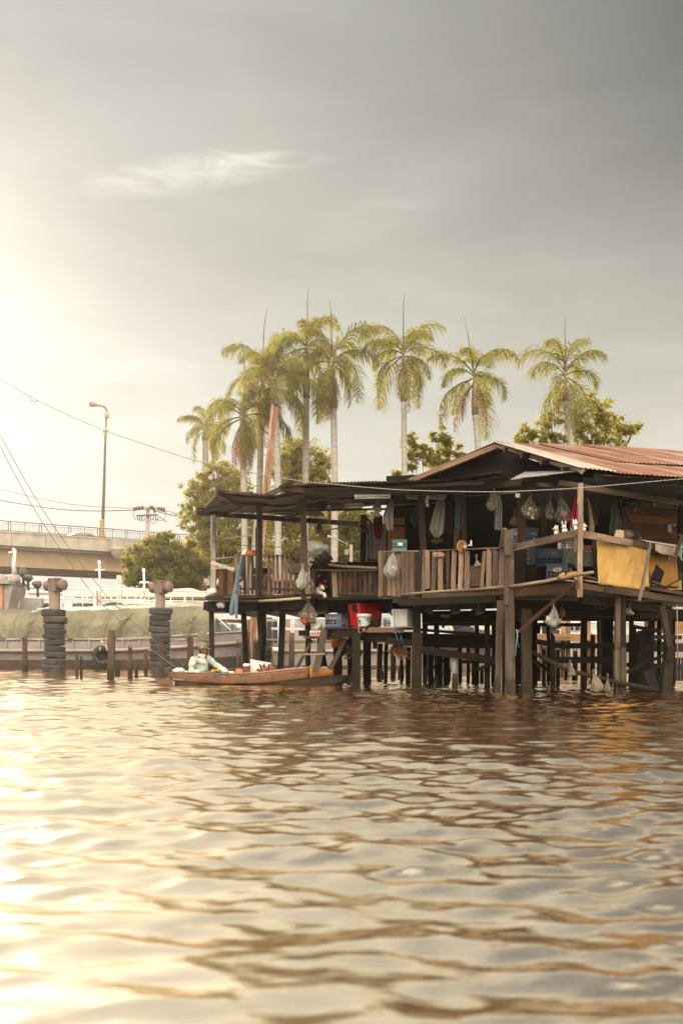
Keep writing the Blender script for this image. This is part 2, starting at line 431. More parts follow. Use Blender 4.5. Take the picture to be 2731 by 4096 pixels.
# ------------------------------------------------------------------ warm river haze, also standing in for lens flare at the left
mb = MB(); mb.box((0, 50, 10.6), (330, 130, 25.4)); hz_o = mb.build('haze', M.setdefault('haze', bpy.data.materials.new('river_haze')))
m = M['haze']; m.use_nodes = True; t = m.node_tree; t.nodes.remove(t.nodes['Principled BSDF']); pv = node(t, 'ShaderNodeVolumePrincipled')
pv.inputs['Color'].default_value = (1, .93, .85, 1); pv.inputs['Density'].default_value = .00034; pv.inputs['Anisotropy'].default_value = .80
t.links.new(pv.outputs[0], t.nodes['Material Output'].inputs['Volume']); tag(hz_o, 'warm haze over the river, also standing in for lens flare', 'haze', kind='stuff')
# ================================================================== far bank, bridge, street furniture
M['concrete'] = plain('weathered_concrete', (.40, .35, .29), (.31, .27, .22), 1.2, .9, .2, dirt=(.16, .13, .10), dirt_amt=.45, bump=.15)
M['concrete_orange'] = plain('stained_concrete', (.34, .24, .15), (.27, .18, .11), .9, .9, .2)
M['earth'] = plain('bank_earth', (.11, .085, .05), (.06, .05, .025), 3, .95, .1, bump=.5)
M['iron'] = plain('dark_iron', (.055, .036, .026), (.035, .025, .02), 8, .5, .5)
M['gold'] = plain('gilt_paint', (.42, .24, .08), (.33, .18, .06), 10, .4, .5)
M['steel_white'] = plain('white_painted_steel', (.62, .62, .60), (.5, .5, .49), 6, .45, .4, dirt=(.26, .13, .07), dirt_amt=.4)
M['rust'] = plain('rusty_steel', (.33, .165, .095), (.22, .10, .055), 5, .85, .2, dirt=(.46, .38, .31), dirt_amt=.85, stretch=(1, 1, .4), bump=.3)
M['cable'] = plain('cable_sheath', (.03, .028, .026), (.02, .02, .02), 20, .5, .4)
M['alu_cable'] = plain('twisted_aluminium', (.36, .34, .31), (.10, .09, .085), 60, .4, .5)
M['rope'] = plain('pale_rope', (.48, .40, .29), (.34, .27, .19), 40, .8, .2)
M['porcelain'] = plain('brown_insulator', (.16, .07, .04), (.1, .04, .03), 6, .3, .5)

# ground of the far bank: one sheet from the water's edge to the horizon
mb = MB()
def bank(u, v):
    y = 48 + (v ** 2) * 64; x = (u - .5) * 320
    h = -0.4 + min(1, (y - 48) / 2.2) * 1.7 + .25 * mnoise.noise(V(x * .1, y * .1, 0))
    return V(x, y, h)
mb.grid(bank, 80, 50); o = mb.build('river_bank', M['earth']); tag(o, 'bare earth river bank under the trees', 'ground', kind='structure')

# ---- bridge
BO = V(-29.15, 85, 0); BD = V(12.5, 9.4, 0).normalized(); BN = V(-BD.y, BD.x, 0)
def B(s, d, z): return BO + BD * s + BN * d + V(0, 0, z)
br = thing('road_bridge', 'pale concrete road bridge crossing behind the boats', 'bridge', BO)
def bstrip(mb, s0, s1, d0, d1, z0, z1):
    mb.beam(B(s0, (d0+d1)/2, (z0+z1)/2), B(s1, (d0+d1)/2, (z0+z1)/2), abs(d1-d0), abs(z1-z0), up=(0, 0, 1))
S0, S1 = -14, 62
mb = MB()
s = S0
while s < S1:      # parapet panels with open joints
    bstrip(mb, s + .012, s + 2.98, 0, .35, 9.52, 10.62); bstrip(mb, s + .006, s + 2.99, -.06, .41, 10.62, 10.74); s += 3
mb.build('parapet', M['concrete'], br)
mb = MB(); bstrip(mb, S0, S1, .38, 11.6, 9.3, 9.85); mb.build('road_deck', M['concrete'], br)
mb = MB()
for d in (.9, 3.6, 6.3, 9.0): 
    bstrip(mb, S0, S1, d, d + .9, 7.95, 9.3); bstrip(mb, S0, S1, d - .35, d + 1.25, 7.75, 8.0)
mb.build('girder', M['concrete_orange'], br)
mb = MB(); bstrip(mb, S0, S1, 11.6, 11.95, 9.3, 10.74); mb.build('parapet', M['concrete'], br)
def pier(s, name='pier'):
    mb = MB(); mb.beam(B(s, .4, 6.9), B(s, 11.4, 6.9), 2.4, 1.7, up=(0, 0, 1)); mb.beam(B(s, 2.2, -.5), B(s, 2.2, 6.1), 1.8, 1.8); mb.beam(B(s, 9.6, -.5), B(s, 9.6, 6.1), 1.8, 1.8)
    mb.build(name, M['concrete'], br, bevel=.06)
pier(-2.2); pier(24); pier(48)
mb = MB()          # balustrade: top rail, low rail, posts, wavy balusters
mb.beam(B(S0, .1, 11.60), B(S1, .1, 11.60), .09, .07, up=(0, 0, 1)); mb.beam(B(S0, .1, 10.80), B(S1, .1, 10.80), .05, .05, up=(0, 0, 1))
s = S0; k = 0
while s < 40:
    for q in ((-.09, .09) if k % 2 else (0,)): mb.beam(B(s + q, .1, 10.7), B(s + q, .1, 11.6), .045, .045)
    for j in range(1, 8):
        x = s + j * 1.35 / 8
        mb.tube([B(x, .1, 10.8), B(x + .035, .1, 11.0), B(x - .03, .1, 11.25), B(x, .1, 11.42)], .013, 4, cap=False)
    mb.beam(B(s, .1, 11.42), B(s + 1.35, .1, 11.42), .03, .03, up=(0, 0, 1))
    s += 1.35; k += 1
mb.build('railing', M['iron'], br)
mb = MB(); mb.lathe(B(10.55, -.42, 8.75), [(.12, 0), (.3, .1), (.5, .45), (.62, .62), (.62, .86), (.7, .92), (.7, 1.08)], 16)
mb.box(B(10.55, -.2, 10.25), (1.2, 1.1, .9), rot=Matrix.Rotation(math.atan2(BD.y, BD.x), 3, 'Z')); mb.build('lamp_bracket', M['concrete'], br)

# ---- street lamp on the bridge
lp = thing('street_lamp', 'tall slim street lamp with a curved arm on the bridge parapet', 'street lamp', B(10.55, -.2, 10.7))
lb = B(10.55, -.2, 10.7); YL = lb.y
def LP(x, y): return P(x, y, YL)
mb = MB(); mb.tube([LP(409, 2150), LP(412, 2060), LP(416, 1950), LP(420, 1800), LP(424, 1680)], [.16, .145, .13, .1, .085], 10)
mb.tube([LP(424, 1680), LP(427, 1660), LP(427, 1642), LP(421, 1630), LP(409, 1624), LP(400, 1623)], .075, 8); mb.build('pole', M['iron'], lp)
mb = MB(); mb.lathe(LP(408, 2152), [(.34, 0), (.34, .15), (.24, .25), (.2, 1.5), (.24, 1.6), (.17, 1.7)], 12); mb.build('base_collar', M['gold'], lp); mb = MB()
mb.lathe(LP(422, 1736), [(.12, -.35), (.13, 0), (.26, .28), (.26, .36), (.1, .55)], 12); mb.build('collar', M['gold'], lp); mb = MB(); mb.lathe(LP(427, 1661), [(.1, -.25), (.2, -.2), (.2, 0), (.16, .08), (.2, .2), (.1, .3)], 12); mb.build('collar', M['gold'], lp)
mb = MB(); hx = (LP(356, 1616) - LP(404, 1624)); mb.lathe(LP(404, 1623), [(.05, 0), (.10, .1), (.08, .25), (.14, .4), (.22, .75), (.25, .95), (.20, 1.05), (0, 1.06)], 14, axis=hx, sy=.7); mb.build('lamp_head', plain('bronze_lamp', (.20, .12, .06), (.12, .07, .035), 9, .4), lp)

# ---- cars on the bridge
def car(name, label, paint, s, d, flip=1):
    t = thing(name, label, 'car', B(s, d, 9.86), (0, 0, math.atan2(BD.y, BD.x)), 'cars crossing the bridge')
    base = Matrix.Translation(t.location) @ Matrix.Rotation(t.rotation_euler.z, 4, 'Z')
    def T(x, y, z): return base @ V(x * flip, y, z)
    prof = [(-2.1, .35), (-2.15, .75), (-1.9, .92), (-1.1, 1.0), (-.55, 1.38), (.2, 1.5), (.9, 1.42), (1.6, 1.05), (2.1, .95), (2.2, .6), (2.1, .35)]
    mb = MB(); mb.smooth = False
    def halfw(z): return .86 if z < 1.0 else .86 - (z - 1.0) * .42
    n = len(prof)
    a = mb.add([T(x, -halfw(z), z) for x, z in prof]); b = mb.add([T(x, halfw(z), z) for x, z in prof])
    mb.face([a+i for i in range(n)]); mb.face([b+i for i in range(n)][::-1])
    mb.smooth = True
    for i in range(n): mb.face((a+(i+1) % n, a+i, b+i, b+(i+1) % n))
    mb.build('body', paint, t, bevel=.05)
    mb = MB()
    for sy in (-1, 1):
        w = [(-.98, 1.03), (-.5, 1.32), (.15, 1.42), (.15, 1.03)]; w2 = [(.22, 1.03), (.22, 1.42), (.82, 1.35), (1.4, 1.06)]
        for ww in (w, w2):
            q = mb.add([T(x, sy * (halfw(z) + .012), z) for x, z in ww]); mb.face([q+i for i in range(4)])
    for pr in ([(-1.08, 1.04), (-.58, 1.36)], [(.94, 1.40), (1.56, 1.08)]):
        q = mb.add([T(x + (.02 if x > 0 else -.02), sg * (halfw(z) - .1), z + .012) for (x, z), sg in ((pr[0], -1), (pr[0], 1), (pr[1], 1), (pr[1], -1))]); mb.face([q, q+1, q+2, q+3])
    mb.build('window', M['car_glass'], t)
    for x in (-1.35, 1.35):
        for sy in (-1, 1):
            mb = MB(); ax = base.to_3x3() @ V(0, sy, 0); mb.lathe(T(x, sy * .72, .32), [(0, 0), (.3, 0), (.32, .05), (.32, .15), (.3, .2), (.18, .2), (.17, .17), (0, .17)], 14, axis=ax); mb.build('wheel', M['rubber'], t)
    return t
M['car_glass'] = plain('car_glass', (.10, .11, .12), (.09, .1, .11), 2, .08, .6)
M['rubber'] = plain('black_rubber', (.035, .032, .03), (.022, .02, .02), 6, .75, .3, dirt=(.10, .085, .07), dirt_amt=.5)
M['paint_silver'] = plain('silver_paint', (.42, .42, .41), (.40, .40, .39), 2, .25, .6, metal=.4)
M['paint_white'] = plain('white_paint', (.66, .65, .62), (.62, .61, .58), 2, .25, .5)
M['paint_grey'] = plain('grey_paint', (.22, .22, .22), (.2, .2, .2), 2, .25, .6, metal=.3)
car('parked_car', 'white car roof above the bridge parapet at the picture edge', M['paint_white'], -1.2, 2.4)
car('passing_car', 'silver car passing just behind the foot of the street lamp', M['paint_silver'], 8.0, 2.4)
car('small_car', 'grey car low behind the railing right of the street lamp', M['paint_grey'], 13.0, 4.6, -1)
car('far_car', 'pale car behind the railing beside the concrete utility pole', M['paint_silver'], 16.0, 2.6)
bpy.data.objects['parked_car'].name = 'car'; bpy.data.objects['passing_car'].name = 'car'; bpy.data.objects['small_car'].name = 'car'; bpy.data.objects['far_car'].name = 'car'

# ---- utility pole and its lines
UY = 74
up = thing('utility_pole', 'square concrete utility pole with two cross arms and insulators', 'utility pole', P(584, 2500, UY))
mb = MB(); mb.beam(P(581, 2530, UY), P(592, 2026, UY), .30, .28, taper=.75); mb.build('pole', M['concrete'], up)
mb = MB(); mb.beam(P(536, 2035, UY - .2), P(660, 2033, UY - .2), .12, .12, up=(0, 0, 1)); mb.build('cross_arm', M['concrete_orange'], up)
mb = MB(); mb.beam(P(546, 2063, UY - .2), P(630, 2059, UY - .2), .1, .1, up=(0, 0, 1)); mb.beam(P(628, 2060, UY - .2), P(667, 2088, UY - .2), .05, .05); mb.build('cross_arm', M['iron'], up)
for x, y in ((538, 2036), (548, 2034), (558, 2033), (570, 2031), (603, 2030), (612, 2033), (634, 2036), (645, 2038), (655, 2040), (618, 2044)):
    mb = MB(); mb.lathe(P(x, y, UY - .25), [(.05, -.14), (.11, -.1), (.07, -.03), (.12, .02), (.07, .08), (.1, .12), (0, .16)], 8); mb.build('insulator', M['porcelain'], up)
for x, y in ((553, 2068), (562, 2072), (572, 2070), (606, 2068), (617, 2070), (626, 2066)):
    mb = MB(); mb.tube([P(x, y - 8, UY - .25), P(x - 4, y, UY - .25), P(x - 3, y + 9, UY - .25), P(x + 5, y + 12, UY - .25), P(x + 8, y + 2, UY - .25)], .035, 5); mb.build('fuse_cutout', M['porcelain'], up)
mb = MB()
for pts in ([(536, 2040), (532, 2062), (546, 2080)], [(660, 2044), (663, 2066), (650, 2083), (630, 2080)], [(600, 2080), (612, 2094), (626, 2090), (628, 2076)]):
    mb = MB(); mb.tube([P(x, y, UY - .3) for x, y in pts], .02, 4); mb.build('jumper_wire', M['cable'], up)

def wire(name, label, pts, r, mat, cat='cable', group=None, n=6, sub=6):
    """smooth wire through photo points (x, y, Y)"""
    P3 = [P(*p) for p in pts]; out = []
    for i in range(len(P3) - 1):
        a, b_, c, d = P3[max(i-1, 0)], P3[i], P3[i+1], P3[min(i+2, len(P3)-1)]
        for k in range(sub):
            u = k / sub
            out.append(.5 * ((2 * b_) + (c - a) * u + (2*a - 5*b_ + 4*c - d) * u*u + (-a + 3*b_ - 3*c + d) * u**3))
    out.append(P3[-1]); mb = MB(); mb.tube(out, r, n, cap=False)
    return single(mb, name, mat, label, cat, P3[0], group)
wire('power_line', 'thin upper power line running to the cross arm of the utility pole', [(-60, 1944, 74), (268, 2015, 74), (536, 2034, 74)], .018, M['cable'], group='power lines')
wire('power_line', 'thicker lower power line sagging to the left of the utility pole', [(-60, 1992, 74), (150, 2026, 74), (268, 2040, 74), (400, 2044, 74), (536, 2040, 74)], .03, M['cable'], group='power lines')
wire('power_line', 'upper power line going right from the utility pole into the trees', [(660, 2043, 74), (720, 2054, 74), (860, 2066, 74)], .02, M['cable'], group='power lines')
wire('power_line', 'lower power line going right from the utility pole into the trees', [(618, 2044, 74), (690, 2060, 74), (860, 2086, 74)], .028, M['cable'], group='power lines')
wire('twisted_cable', 'twisted cable drooping in across the sky and along the front of the house roof', [(-80, 1455, 17.6), (0, 1514, 17.6), (120, 1585, 17.6), (237, 1643, 17.7), (420, 1722, 17.7), (700, 1817, 17.7), (815, 1849, 17.6), (969, 1883, 17.5), (1190, 1922, 17.4), (1300, 1934, 17.3), (1550, 1956, 17.0), (1746, 1964, 16.9), (2000, 1967, 16.8), (2261, 1955, 16.7), (2420, 1943, 16.7), (2760, 1912, 16.7)], .0075, M['alu_cable'], n=6, sub=8)
wire('cable_loop', 'small loose loop of wire hanging from the twisted cable', [(118, 1584, 17.6), (122, 1598, 17.6), (136, 1606, 17.6), (150, 1602, 17.6)], .005, M['cable'])
wire('guy_rope', 'upper pale rope slanting from the sky down to the boats', [(-60, 1628, 14), (178, 2050, 17), (402, 2354, 20), (491, 2450, 21.5), (700, 2633, 24.2), (737, 2662, 24.6)], .006, M['rope'], 'rope', 'slanting mooring ropes')
wire('guy_rope', 'lower pale rope slanting from the sky down to the boat stern', [(-60, 1665, 14), (145, 2050, 17), (357, 2358, 20), (446, 2452, 21.5), (594, 2588, 23.5), (712, 2676, 24)], .006, M['rope'], 'rope', 'slanting mooring ropes')

# ================================================================== trees
def leafmat(name, c, sub, tr=.45):
    m, t, b = nt(name)
    n = noise_n(t, mapping(t, 'Object', (1, 1, 1)), .9, 3, .6); r = ramp(t, [(.35, tuple(x * .6 for x in c)), (.65, tuple(x * 1.25 for x in c))]); t.links.new(n.outputs['Fac'], r.inputs[0])
    t.links.new(r.outputs[0], b.inputs['Base Color']); b.inputs['Roughness'].default_value = .55; b.inputs['Specular IOR Level'].default_value = .3
    tr_ = node(t, 'ShaderNodeBsdfTranslucent'); tr_.inputs['Color'].default_value = (*sub, 1)
    mx = node(t, 'ShaderNodeMixShader'); mx.inputs[0].default_value = tr; t.links.new(b.outputs[0], mx.inputs[1]); t.links.new(tr_.outputs[0], mx.inputs[2])
    t.links.new(mx.outputs[0], t.nodes['Material Output'].inputs['Surface']); return m
LEAF_D = [leafmat('leaf_deep', (.10, .105, .027), (.36, .33, .06), .5), leafmat('leaf_mid', (.14, .14, .036), (.54, .47, .09), .5), leafmat('leaf_olive', (.19, .165, .05), (.68, .54, .12), .5)]
LEAF_Y = [leafmat('leaf_yellow', (.20, .18, .04), (.70, .60, .11), .52), leafmat('leaf_lime', (.15, .15, .036), (.58, .54, .10), .52), leafmat('leaf_amber', (.20, .165, .042), (.68, .55, .11), .52), LEAF_D[1]]
M['bark'] = plain('grey_bark', (.12, .085, .06), (.06, .045, .03), 6, .9, .2, bump=.5, stretch=(1, 1, .3))

def leaf(mb, p, size, asp=.42):
    """one folded leaf hanging from p"""
    d = V(rnd(-1, 1), rnd(-1, 1), rnd(-1.3, .35)).normalized(); s_ = d.cross(V(rnd(-1, 1), rnd(-1, 1), rnd(-1, 1))).normalized(); n_ = d.cross(s_)
    L_ = size * rnd(.6, 1.25); W = L_ * asp
    m1 = p + d * L_ * .5 + n_ * L_ * .08
    i = mb.add((p, m1 + s_ * W * .5, p + d * L_ - n_ * L_ * .1, m1 - s_ * W * .5)); mb.face((i, i+1, i+2)); mb.face((i, i+2, i+3))
def tree(name, label, base, trunk_r, clumps, n, size, mats, group=None, cat='tree', asp=.42, twigs=True):
    """trunk with limbs to every clump of leaves; clumps (x, y, Y, rx, ry) in photo pixels"""
    base = Vector(base); base.z = 1.0; t = thing(name, label, cat, base, group=group)
    cs = [(P(x, y, Y), U(rx, Y), U(ry, Y)) for (x, y, Y, rx, ry) in clumps]
    cen = sum((c[0] for c in cs), V(0, 0, 0)) / len(cs)
    fork = V(base.x * .6 + cen.x * .4, base.y * .5 + cen.y * .5, base.z + (cen.z - base.z) * .45)
    mb = MB(); mb.tube([base - V(0, 0, .6), base.lerp(fork, .5) + V(rnd(-.2, .2), 0, 0), fork], [trunk_r * 1.2, trunk_r, trunk_r * .75], 9, jit=.08)
    for c, rx, ry in cs:
        mid = fork.lerp(c, .55) + V(rnd(-.25, .25), rnd(-.2, .2), rnd(0, .3)); mb.tube([fork, mid, c], [trunk_r * .5, trunk_r * .25, trunk_r * .08], 6, jit=.08)
        if twigs:
            for k in range(6):
                e_ = c + V(rnd(-1, 1) * rx, rnd(-1, 1) * rx, rnd(-1, 1) * ry) * .85; mb.tube([mid.lerp(c, .6), c.lerp(e_, .5) + V(0, 0, .05), e_], [trunk_r * .12, trunk_r * .07, trunk_r * .03], 4, cap=False)
    mb.build('trunk', M['bark'], t)
    mb = MB(); tot = sum(rx * ry for _, rx, ry in cs)
    for c, rx, ry in cs:
        k = int(n * rx * ry / tot); ns = max(4, k // 20)
        for q in range(ns):      # each clump is many sprays, so that sky shows between them
            d = V(random.gauss(0, 1), random.gauss(0, 1), random.gauss(0, 1)); d = d.normalized() * (random.random() ** .38) * rnd(.85, 1.2)
            sc = c + V(d.x * rx, d.y * rx * .9, d.z * ry); r = min(rx, ry) * rnd(.10, .24); dom = random.choice(range(len(mats)))
            for j in range(max(1, k // ns)):
                mb.cur = dom if random.random() < .65 else random.choice(range(len(mats)))
                leaf(mb, sc + V(random.gauss(0, r * .6), random.gauss(0, r * .6), random.gauss(0, r * .45)), size, asp)
    mb.build('crown', mats, t)
    return t
G_TREES = 'broadleaf trees on the far bank'
tree('leafy_tree', 'dense round dark green tree in front of the bridge end', P(640, 2420, 58), .22, [(560, 2235, 58, 60, 60), (640, 2210, 58, 78, 70), (720, 2240, 58, 70, 70), (600, 2290, 58, 78, 60), (690, 2300, 58, 85, 60), (650, 2335, 58, 100, 40), (770, 2300, 59, 55, 80), (540, 2290, 58, 40, 50), (505, 2250, 58, 22, 26), (600, 2168, 58, 30, 26), (668, 2142, 58, 34, 24), (760, 2180, 58, 26, 30), (820, 2260, 59, 34, 34), (520, 2325, 58, 26, 22)], 19000, .24, LEAF_D + [LEAF_Y[1]], G_TREES)
tree('leafy_tree', 'loose olive tree whose top shows between the palm trunks', P(900, 2420, 62), .3, [(800, 1960, 62, 75, 60), (870, 1900, 62, 80, 65), (770, 2060, 62, 60, 60), (860, 2040, 62, 90, 80), (940, 1960, 62, 80, 90), (1000, 2060, 62, 100, 90), (820, 2150, 62, 80, 80), (920, 2170, 62, 110, 90), (1010, 2190, 62, 100, 80), (790, 2250, 61, 70, 60)], 18000, .25, LEAF_D[1:] + [LEAF_Y[1], LEAF_Y[2]], G_TREES)
tree('leafy_tree', 'sunlit olive tree rising behind the rusty leaning pile', P(1180, 2420, 64), .3, [(1180, 1800, 64, 70, 70), (1240, 1850, 64, 85, 80), (1150, 1880, 64, 80, 80), (1285, 1900, 64, 50, 70), (1200, 1960, 64, 110, 80), (1130, 2060, 64, 110, 90), (1250, 2080, 64, 110, 90), (1180, 2190, 64, 140, 90)], 19000, .25, LEAF_D[1:] + [LEAF_Y[1], LEAF_Y[2]], G_TREES)
tree('leafy_tree', 'green tree seen through the open porch under the roof', P(1400, 2420, 60), .25, [(1330, 2120, 60, 70, 70), (1400, 2080, 60, 80, 70), (1450, 2160, 60, 80, 80), (1350, 2210, 60, 90, 60), (1430, 2250, 60, 90, 50), (1500, 2120, 60, 60, 80)], 12000, .25, LEAF_D[1:] + [LEAF_Y[1]], G_TREES)
tree('leafy_tree', 'thin tree with big golden leaves left of the house gable', P(1700, 2420, 52), .10, [(1640, 1760, 52, 28, 36), (1645, 1830, 52, 26, 50), (1690, 1800, 52, 32, 34), (1760, 1740, 52, 38, 36), (1800, 1790, 52, 45, 34), (1840, 1830, 52, 34, 28), (1740, 1840, 52, 50, 40), (1575, 1895, 52, 26, 20), (1620, 1905, 52, 36, 24), (1800, 1860, 52, 50, 34)], 2700, .28, LEAF_Y, G_TREES)
tree('leafy_tree', 'broad sunlit yellow green tree behind the rightmost palm', P(2300, 2420, 53), .16, [(2110, 1725, 53, 55, 42), (2080, 1760, 53, 36, 30), (2190, 1690, 53, 50, 60), (2170, 1760, 53, 60, 42), (2300, 1670, 53, 60, 70), (2390, 1620, 53, 60, 55), (2440, 1690, 53, 70, 60), (2350, 1740, 53, 90, 50), (2500, 1720, 53, 55, 44), (2250, 1760, 53, 70, 44), (2450, 1770, 53, 75, 30), (2540, 1705, 53, 20, 22)], 4600, .27, LEAF_Y, G_TREES)

# low wall along the bank behind the canopies
mb = MB(); mb.beam(P(560, 2385, 66), P(1500, 2385, 66), 4.2, .3, up=(0, -1, 0)); M['brown_wall'] = plain('brown_render', (.24, .12, .06), (.17, .085, .045), 2, .9, .2, dirt=(.07, .05, .03))
mb.v = [tuple(p) for p in mb.v]
mb = MB(); a, b_ = P(640, 2384, 66), P(1500, 2384, 66); mb.beam(V(a.x, 66, 2.3), V(b_.x, 66, 2.3), .3, 5.2, up=(0, 0, 1)); single(mb, 'bank_wall', M['brown_wall'], 'reddish brown wall on the bank behind the trees', 'wall', V(a.x, 66, 0))

# ================================================================== palms
M['palm_trunk'] = None
def palm_trunk_mat():
    m, t, b = nt('ringed_palm_trunk')
    n = noise_n(t, mapping(t, 'Object', (.5, .5, 7)), 1.0, 6, .65); r = ramp(t, [(.3, (.24, .21, .185)), (.5, (.36, .32, .285)), (.75, (.43, .39, .35))]); t.links.new(n.outputs['Fac'], r.inputs[0])
    n2 = noise_n(t, mapping(t, 'Object', (1.2, 1.2, .5)), 1.0, 4); r2 = ramp(t, [(.35, (.62, .58, .52)), (.6, (1, 1, 1))]); t.links.new(n2.outputs['Fac'], r2.inputs[0])
    t.links.new(mixc(t, .8, r.outputs[0], r2.outputs[0], 'MULTIPLY'), b.inputs['Base Color']); b.inputs['Roughness'].default_value = .85; bumpn(t, b, n.outputs['Fac'], .3, .01); return m
M['palm_trunk'] = palm_trunk_mat()
M['crownshaft'] = plain('crownshaft', (.26, .21, .10), (.20, .13, .06), 3, .5, .3, stretch=(1, 1, .3))
FR = [leafmat('frond_green', (.115, .125, .032), (.44, .42, .075), .45), leafmat('frond_olive', (.17, .155, .045), (.60, .51, .10), .45), leafmat('frond_dry', (.27, .15, .07), (.48, .26, .10), .4)]
M['rachis'] = plain('frond_stalk', (.20, .15, .06), (.14, .09, .04), 4, .6, .3)

def frond(mb, c, az, el, L_, droop, dry=False, nl=46):
    """feather leaf: arching stalk with drooping leaflets all round it"""
    h = V(math.cos(az), math.sin(az), 0); pts = [c.copy()]; p = c.copy(); e_ = el; n = 12
    for k in range(n):
        p = p + (h * math.cos(e_) + V(0, 0, 1) * math.sin(e_)) * (L_ / n); pts.append(p.copy())
        e_ -= droop * (.5 + 1.3 * k / n) / n; e_ = max(e_, -1.62)
    mb.cur = 3; mb.tube(pts, [.035 * (1 - .85 * k / n) + .006 for k in range(n + 1)], 4, cap=False)
    side = V(-h.y, h.x, 0); tw = rnd(-.3, .3)
    for i in range(nl):
        u = .16 + .84 * (i + rnd(-.3, .3)) / nl; u = min(max(u, .1), .995); f = u * n; k = min(int(f), n - 1); q = pts[k].lerp(pts[k+1], f - k)
        d = (pts[k+1] - pts[k]).normalized(); upv = side.cross(d)
        ll = L_ * (.27 * math.sin(math.pi * min(1, .12 + .9 * u)) ** .6 + .035) * rnd(.8, 1.15)
        for sg in (-1, 1):
            a_ = rnd(-.35, .85) + tw
            o_ = (side * sg * math.cos(a_) + upv * math.sin(a_) + d * .9).normalized()
            q1 = q + o_ * ll * .5; dn = V(0, 0, -1) * ll * rnd(.3, .65); q2 = q1 + o_ * ll * .42 + dn
            w_ = d.cross(o_).cross(o_).normalized() * .024 if False else d * .021
            mb.cur = 2 if dry else (0 if random.random() < .6 else 1)
            if not dry and random.random() < .05: mb.cur = 2
            i0 = mb.add((q - w_, q + w_, q1 + w_ * 1.1, q1 - w_ * 1.1, q2)); mb.face((i0, i0+1, i0+2, i0+3)); mb.face((i0+3, i0+2, i0+4))
def palm(label, Y, trunk, crown, spear, nfr, L_, seed, dead=4, tr=.17, lean_fr=()):
    """trunk [(x, y)] photo points from ground up; crown (x, y); spear (x0, y0, x1, y1) or None"""
    random.seed(seed); g = P(trunk[0][0], trunk[0][1], Y); g.z = min(g.z, 1.2); t = thing('palm_tree', label, 'palm tree', g, group='royal palms behind the house')
    pts = [g] + [P(x, y, Y) for x, y in trunk]; c = P(crown[0], crown[1], Y); top = pts[-1]
    mb = MB(); fine = []
    for a, b_ in zip(pts[:-1], pts[1:]):
        for k in range(8): fine.append(a.lerp(b_, k / 8))
    fine.append(top); mb.tube(fine, [tr * (1.12 - .22 * i / len(fine)) * (1 + .012 * (i % 2)) for i in range(len(fine))], 14); mb.build('trunk', M['palm_trunk'], t)
    mb = MB(); mb.tube([top - V(0, 0, .05), top.lerp(c, .3), top.lerp(c, .8), c + V(0, 0, .15)], [tr * 1.02, tr * 1.05, tr * .62, tr * .3], 12)
    mb.build('crownshaft', M['crownshaft'], t)
    if spear:
        mb = MB(); a = P(spear[0], spear[1], Y); b_ = P(spear[2], spear[3], Y); m_ = a.lerp(b_, .5) + V(.04 * (1 if spear[2] > spear[0] else -1), 0, 0) * -1
        mb.tube([c, a, m_, b_], [.035, .028, .02, .008], 6); mb.build('spear_leaf', M['spear'], t)
    mb = MB(); ga = rnd(0, 6.28)
    for k in range(nfr):
        f = (k + .5) / nfr; el = R(84) - f * R(120) + rnd(-.28, .28)
        frond(mb, c + V(0, 0, .1 - f * .35), ga + k * 2.39996 + rnd(-.5, .5), el, L_ * rnd(.72, 1.12), R(122) + rnd(-.5, .55) - f * .2, nl=58)
    for az, el, ln, dr in lean_fr: frond(mb, c + V(0, 0, .1), R(az), R(el), ln, R(dr), nl=46)
    for k in range(dead): frond(mb, c - V(0, 0, .45), rnd(0, 6.28), R(-55) + rnd(-.2, .2), L_ * rnd(.55, .9), R(60), dry=True, nl=24)
    mb.build('fronds', FR + [M['rachis']], t)
    return t
M['spear'] = plain('dark_spear_leaf', (.07, .055, .035), (.05, .04, .025), 8, .6, .3)
palm('small distant palm standing furthest left, without a spike', 80, [(826, 2320), (824, 2100), (821, 1760)], (822, 1712), None, 15, 3.0, 11, 0, .26)
palm('shaggy palm with a skirt of dead fronds and a short spike', 51, [(979, 2300), (977, 2000), (968, 1740)], (970, 1655), (979, 1488, 967, 1360), 13, 3.3, 12, 9, .16)
palm('palm with a spike leaning right, hidden behind the leaning pile', 54, [(1012, 2300), (1038, 1950), (1044, 1720)], (1050, 1500), (1054, 1349, 1068, 1233), 12, 3.4, 13, 4, .18)
palm('bushy yellow green palm in front, right beside the leaning pile', 50, [(1112, 2320), (1112, 1950), (1105, 1696), (1096, 1600)], (1090, 1535), None, 15, 3.2, 14, 2, .165)
palm('tall palm with one high frond arching over to the right', 52, [(1220, 2330), (1222, 1913), (1226, 1588)], (1226, 1385), (1230, 1290, 1234, 1143), 11, 3.1, 15, 5, .17, lean_fr=((10, 85, 2.6, 120), (200, 20, 2.9, 110)))
palm('full palm with long brown dead fronds hanging on its right', 50, [(1337, 2330), (1338, 1924), (1334, 1631)], (1328, 1440), (1325, 1317, 1318, 1198), 15, 3.3, 16, 6, .175)
palm('lone palm just left of the house gable with a wide crown', 50, [(1617, 2330), (1617, 1890), (1614, 1602)], (1613, 1412), (1613, 1277, 1619, 1166), 14, 3.3, 17, 3, .15, lean_fr=((5, 70, 2.9, 110), (175, 45, 2.6, 120)))
palm('thin crowned palm above the gable with a spike leaning left', 50, [(1925, 2330), (1911, 1790), (1900, 1656)], (1894, 1497), (1882, 1421, 1856, 1269), 11, 3.3, 18, 4, .16)
palm('rightmost palm, in front of the broad yellow green tree', 51, [(2310, 2330), (2284, 1783), (2260, 1600)], (2259, 1495), (2260, 1381, 2262, 1264), 12, 3.2, 19, 2, .15)
random.seed(77)

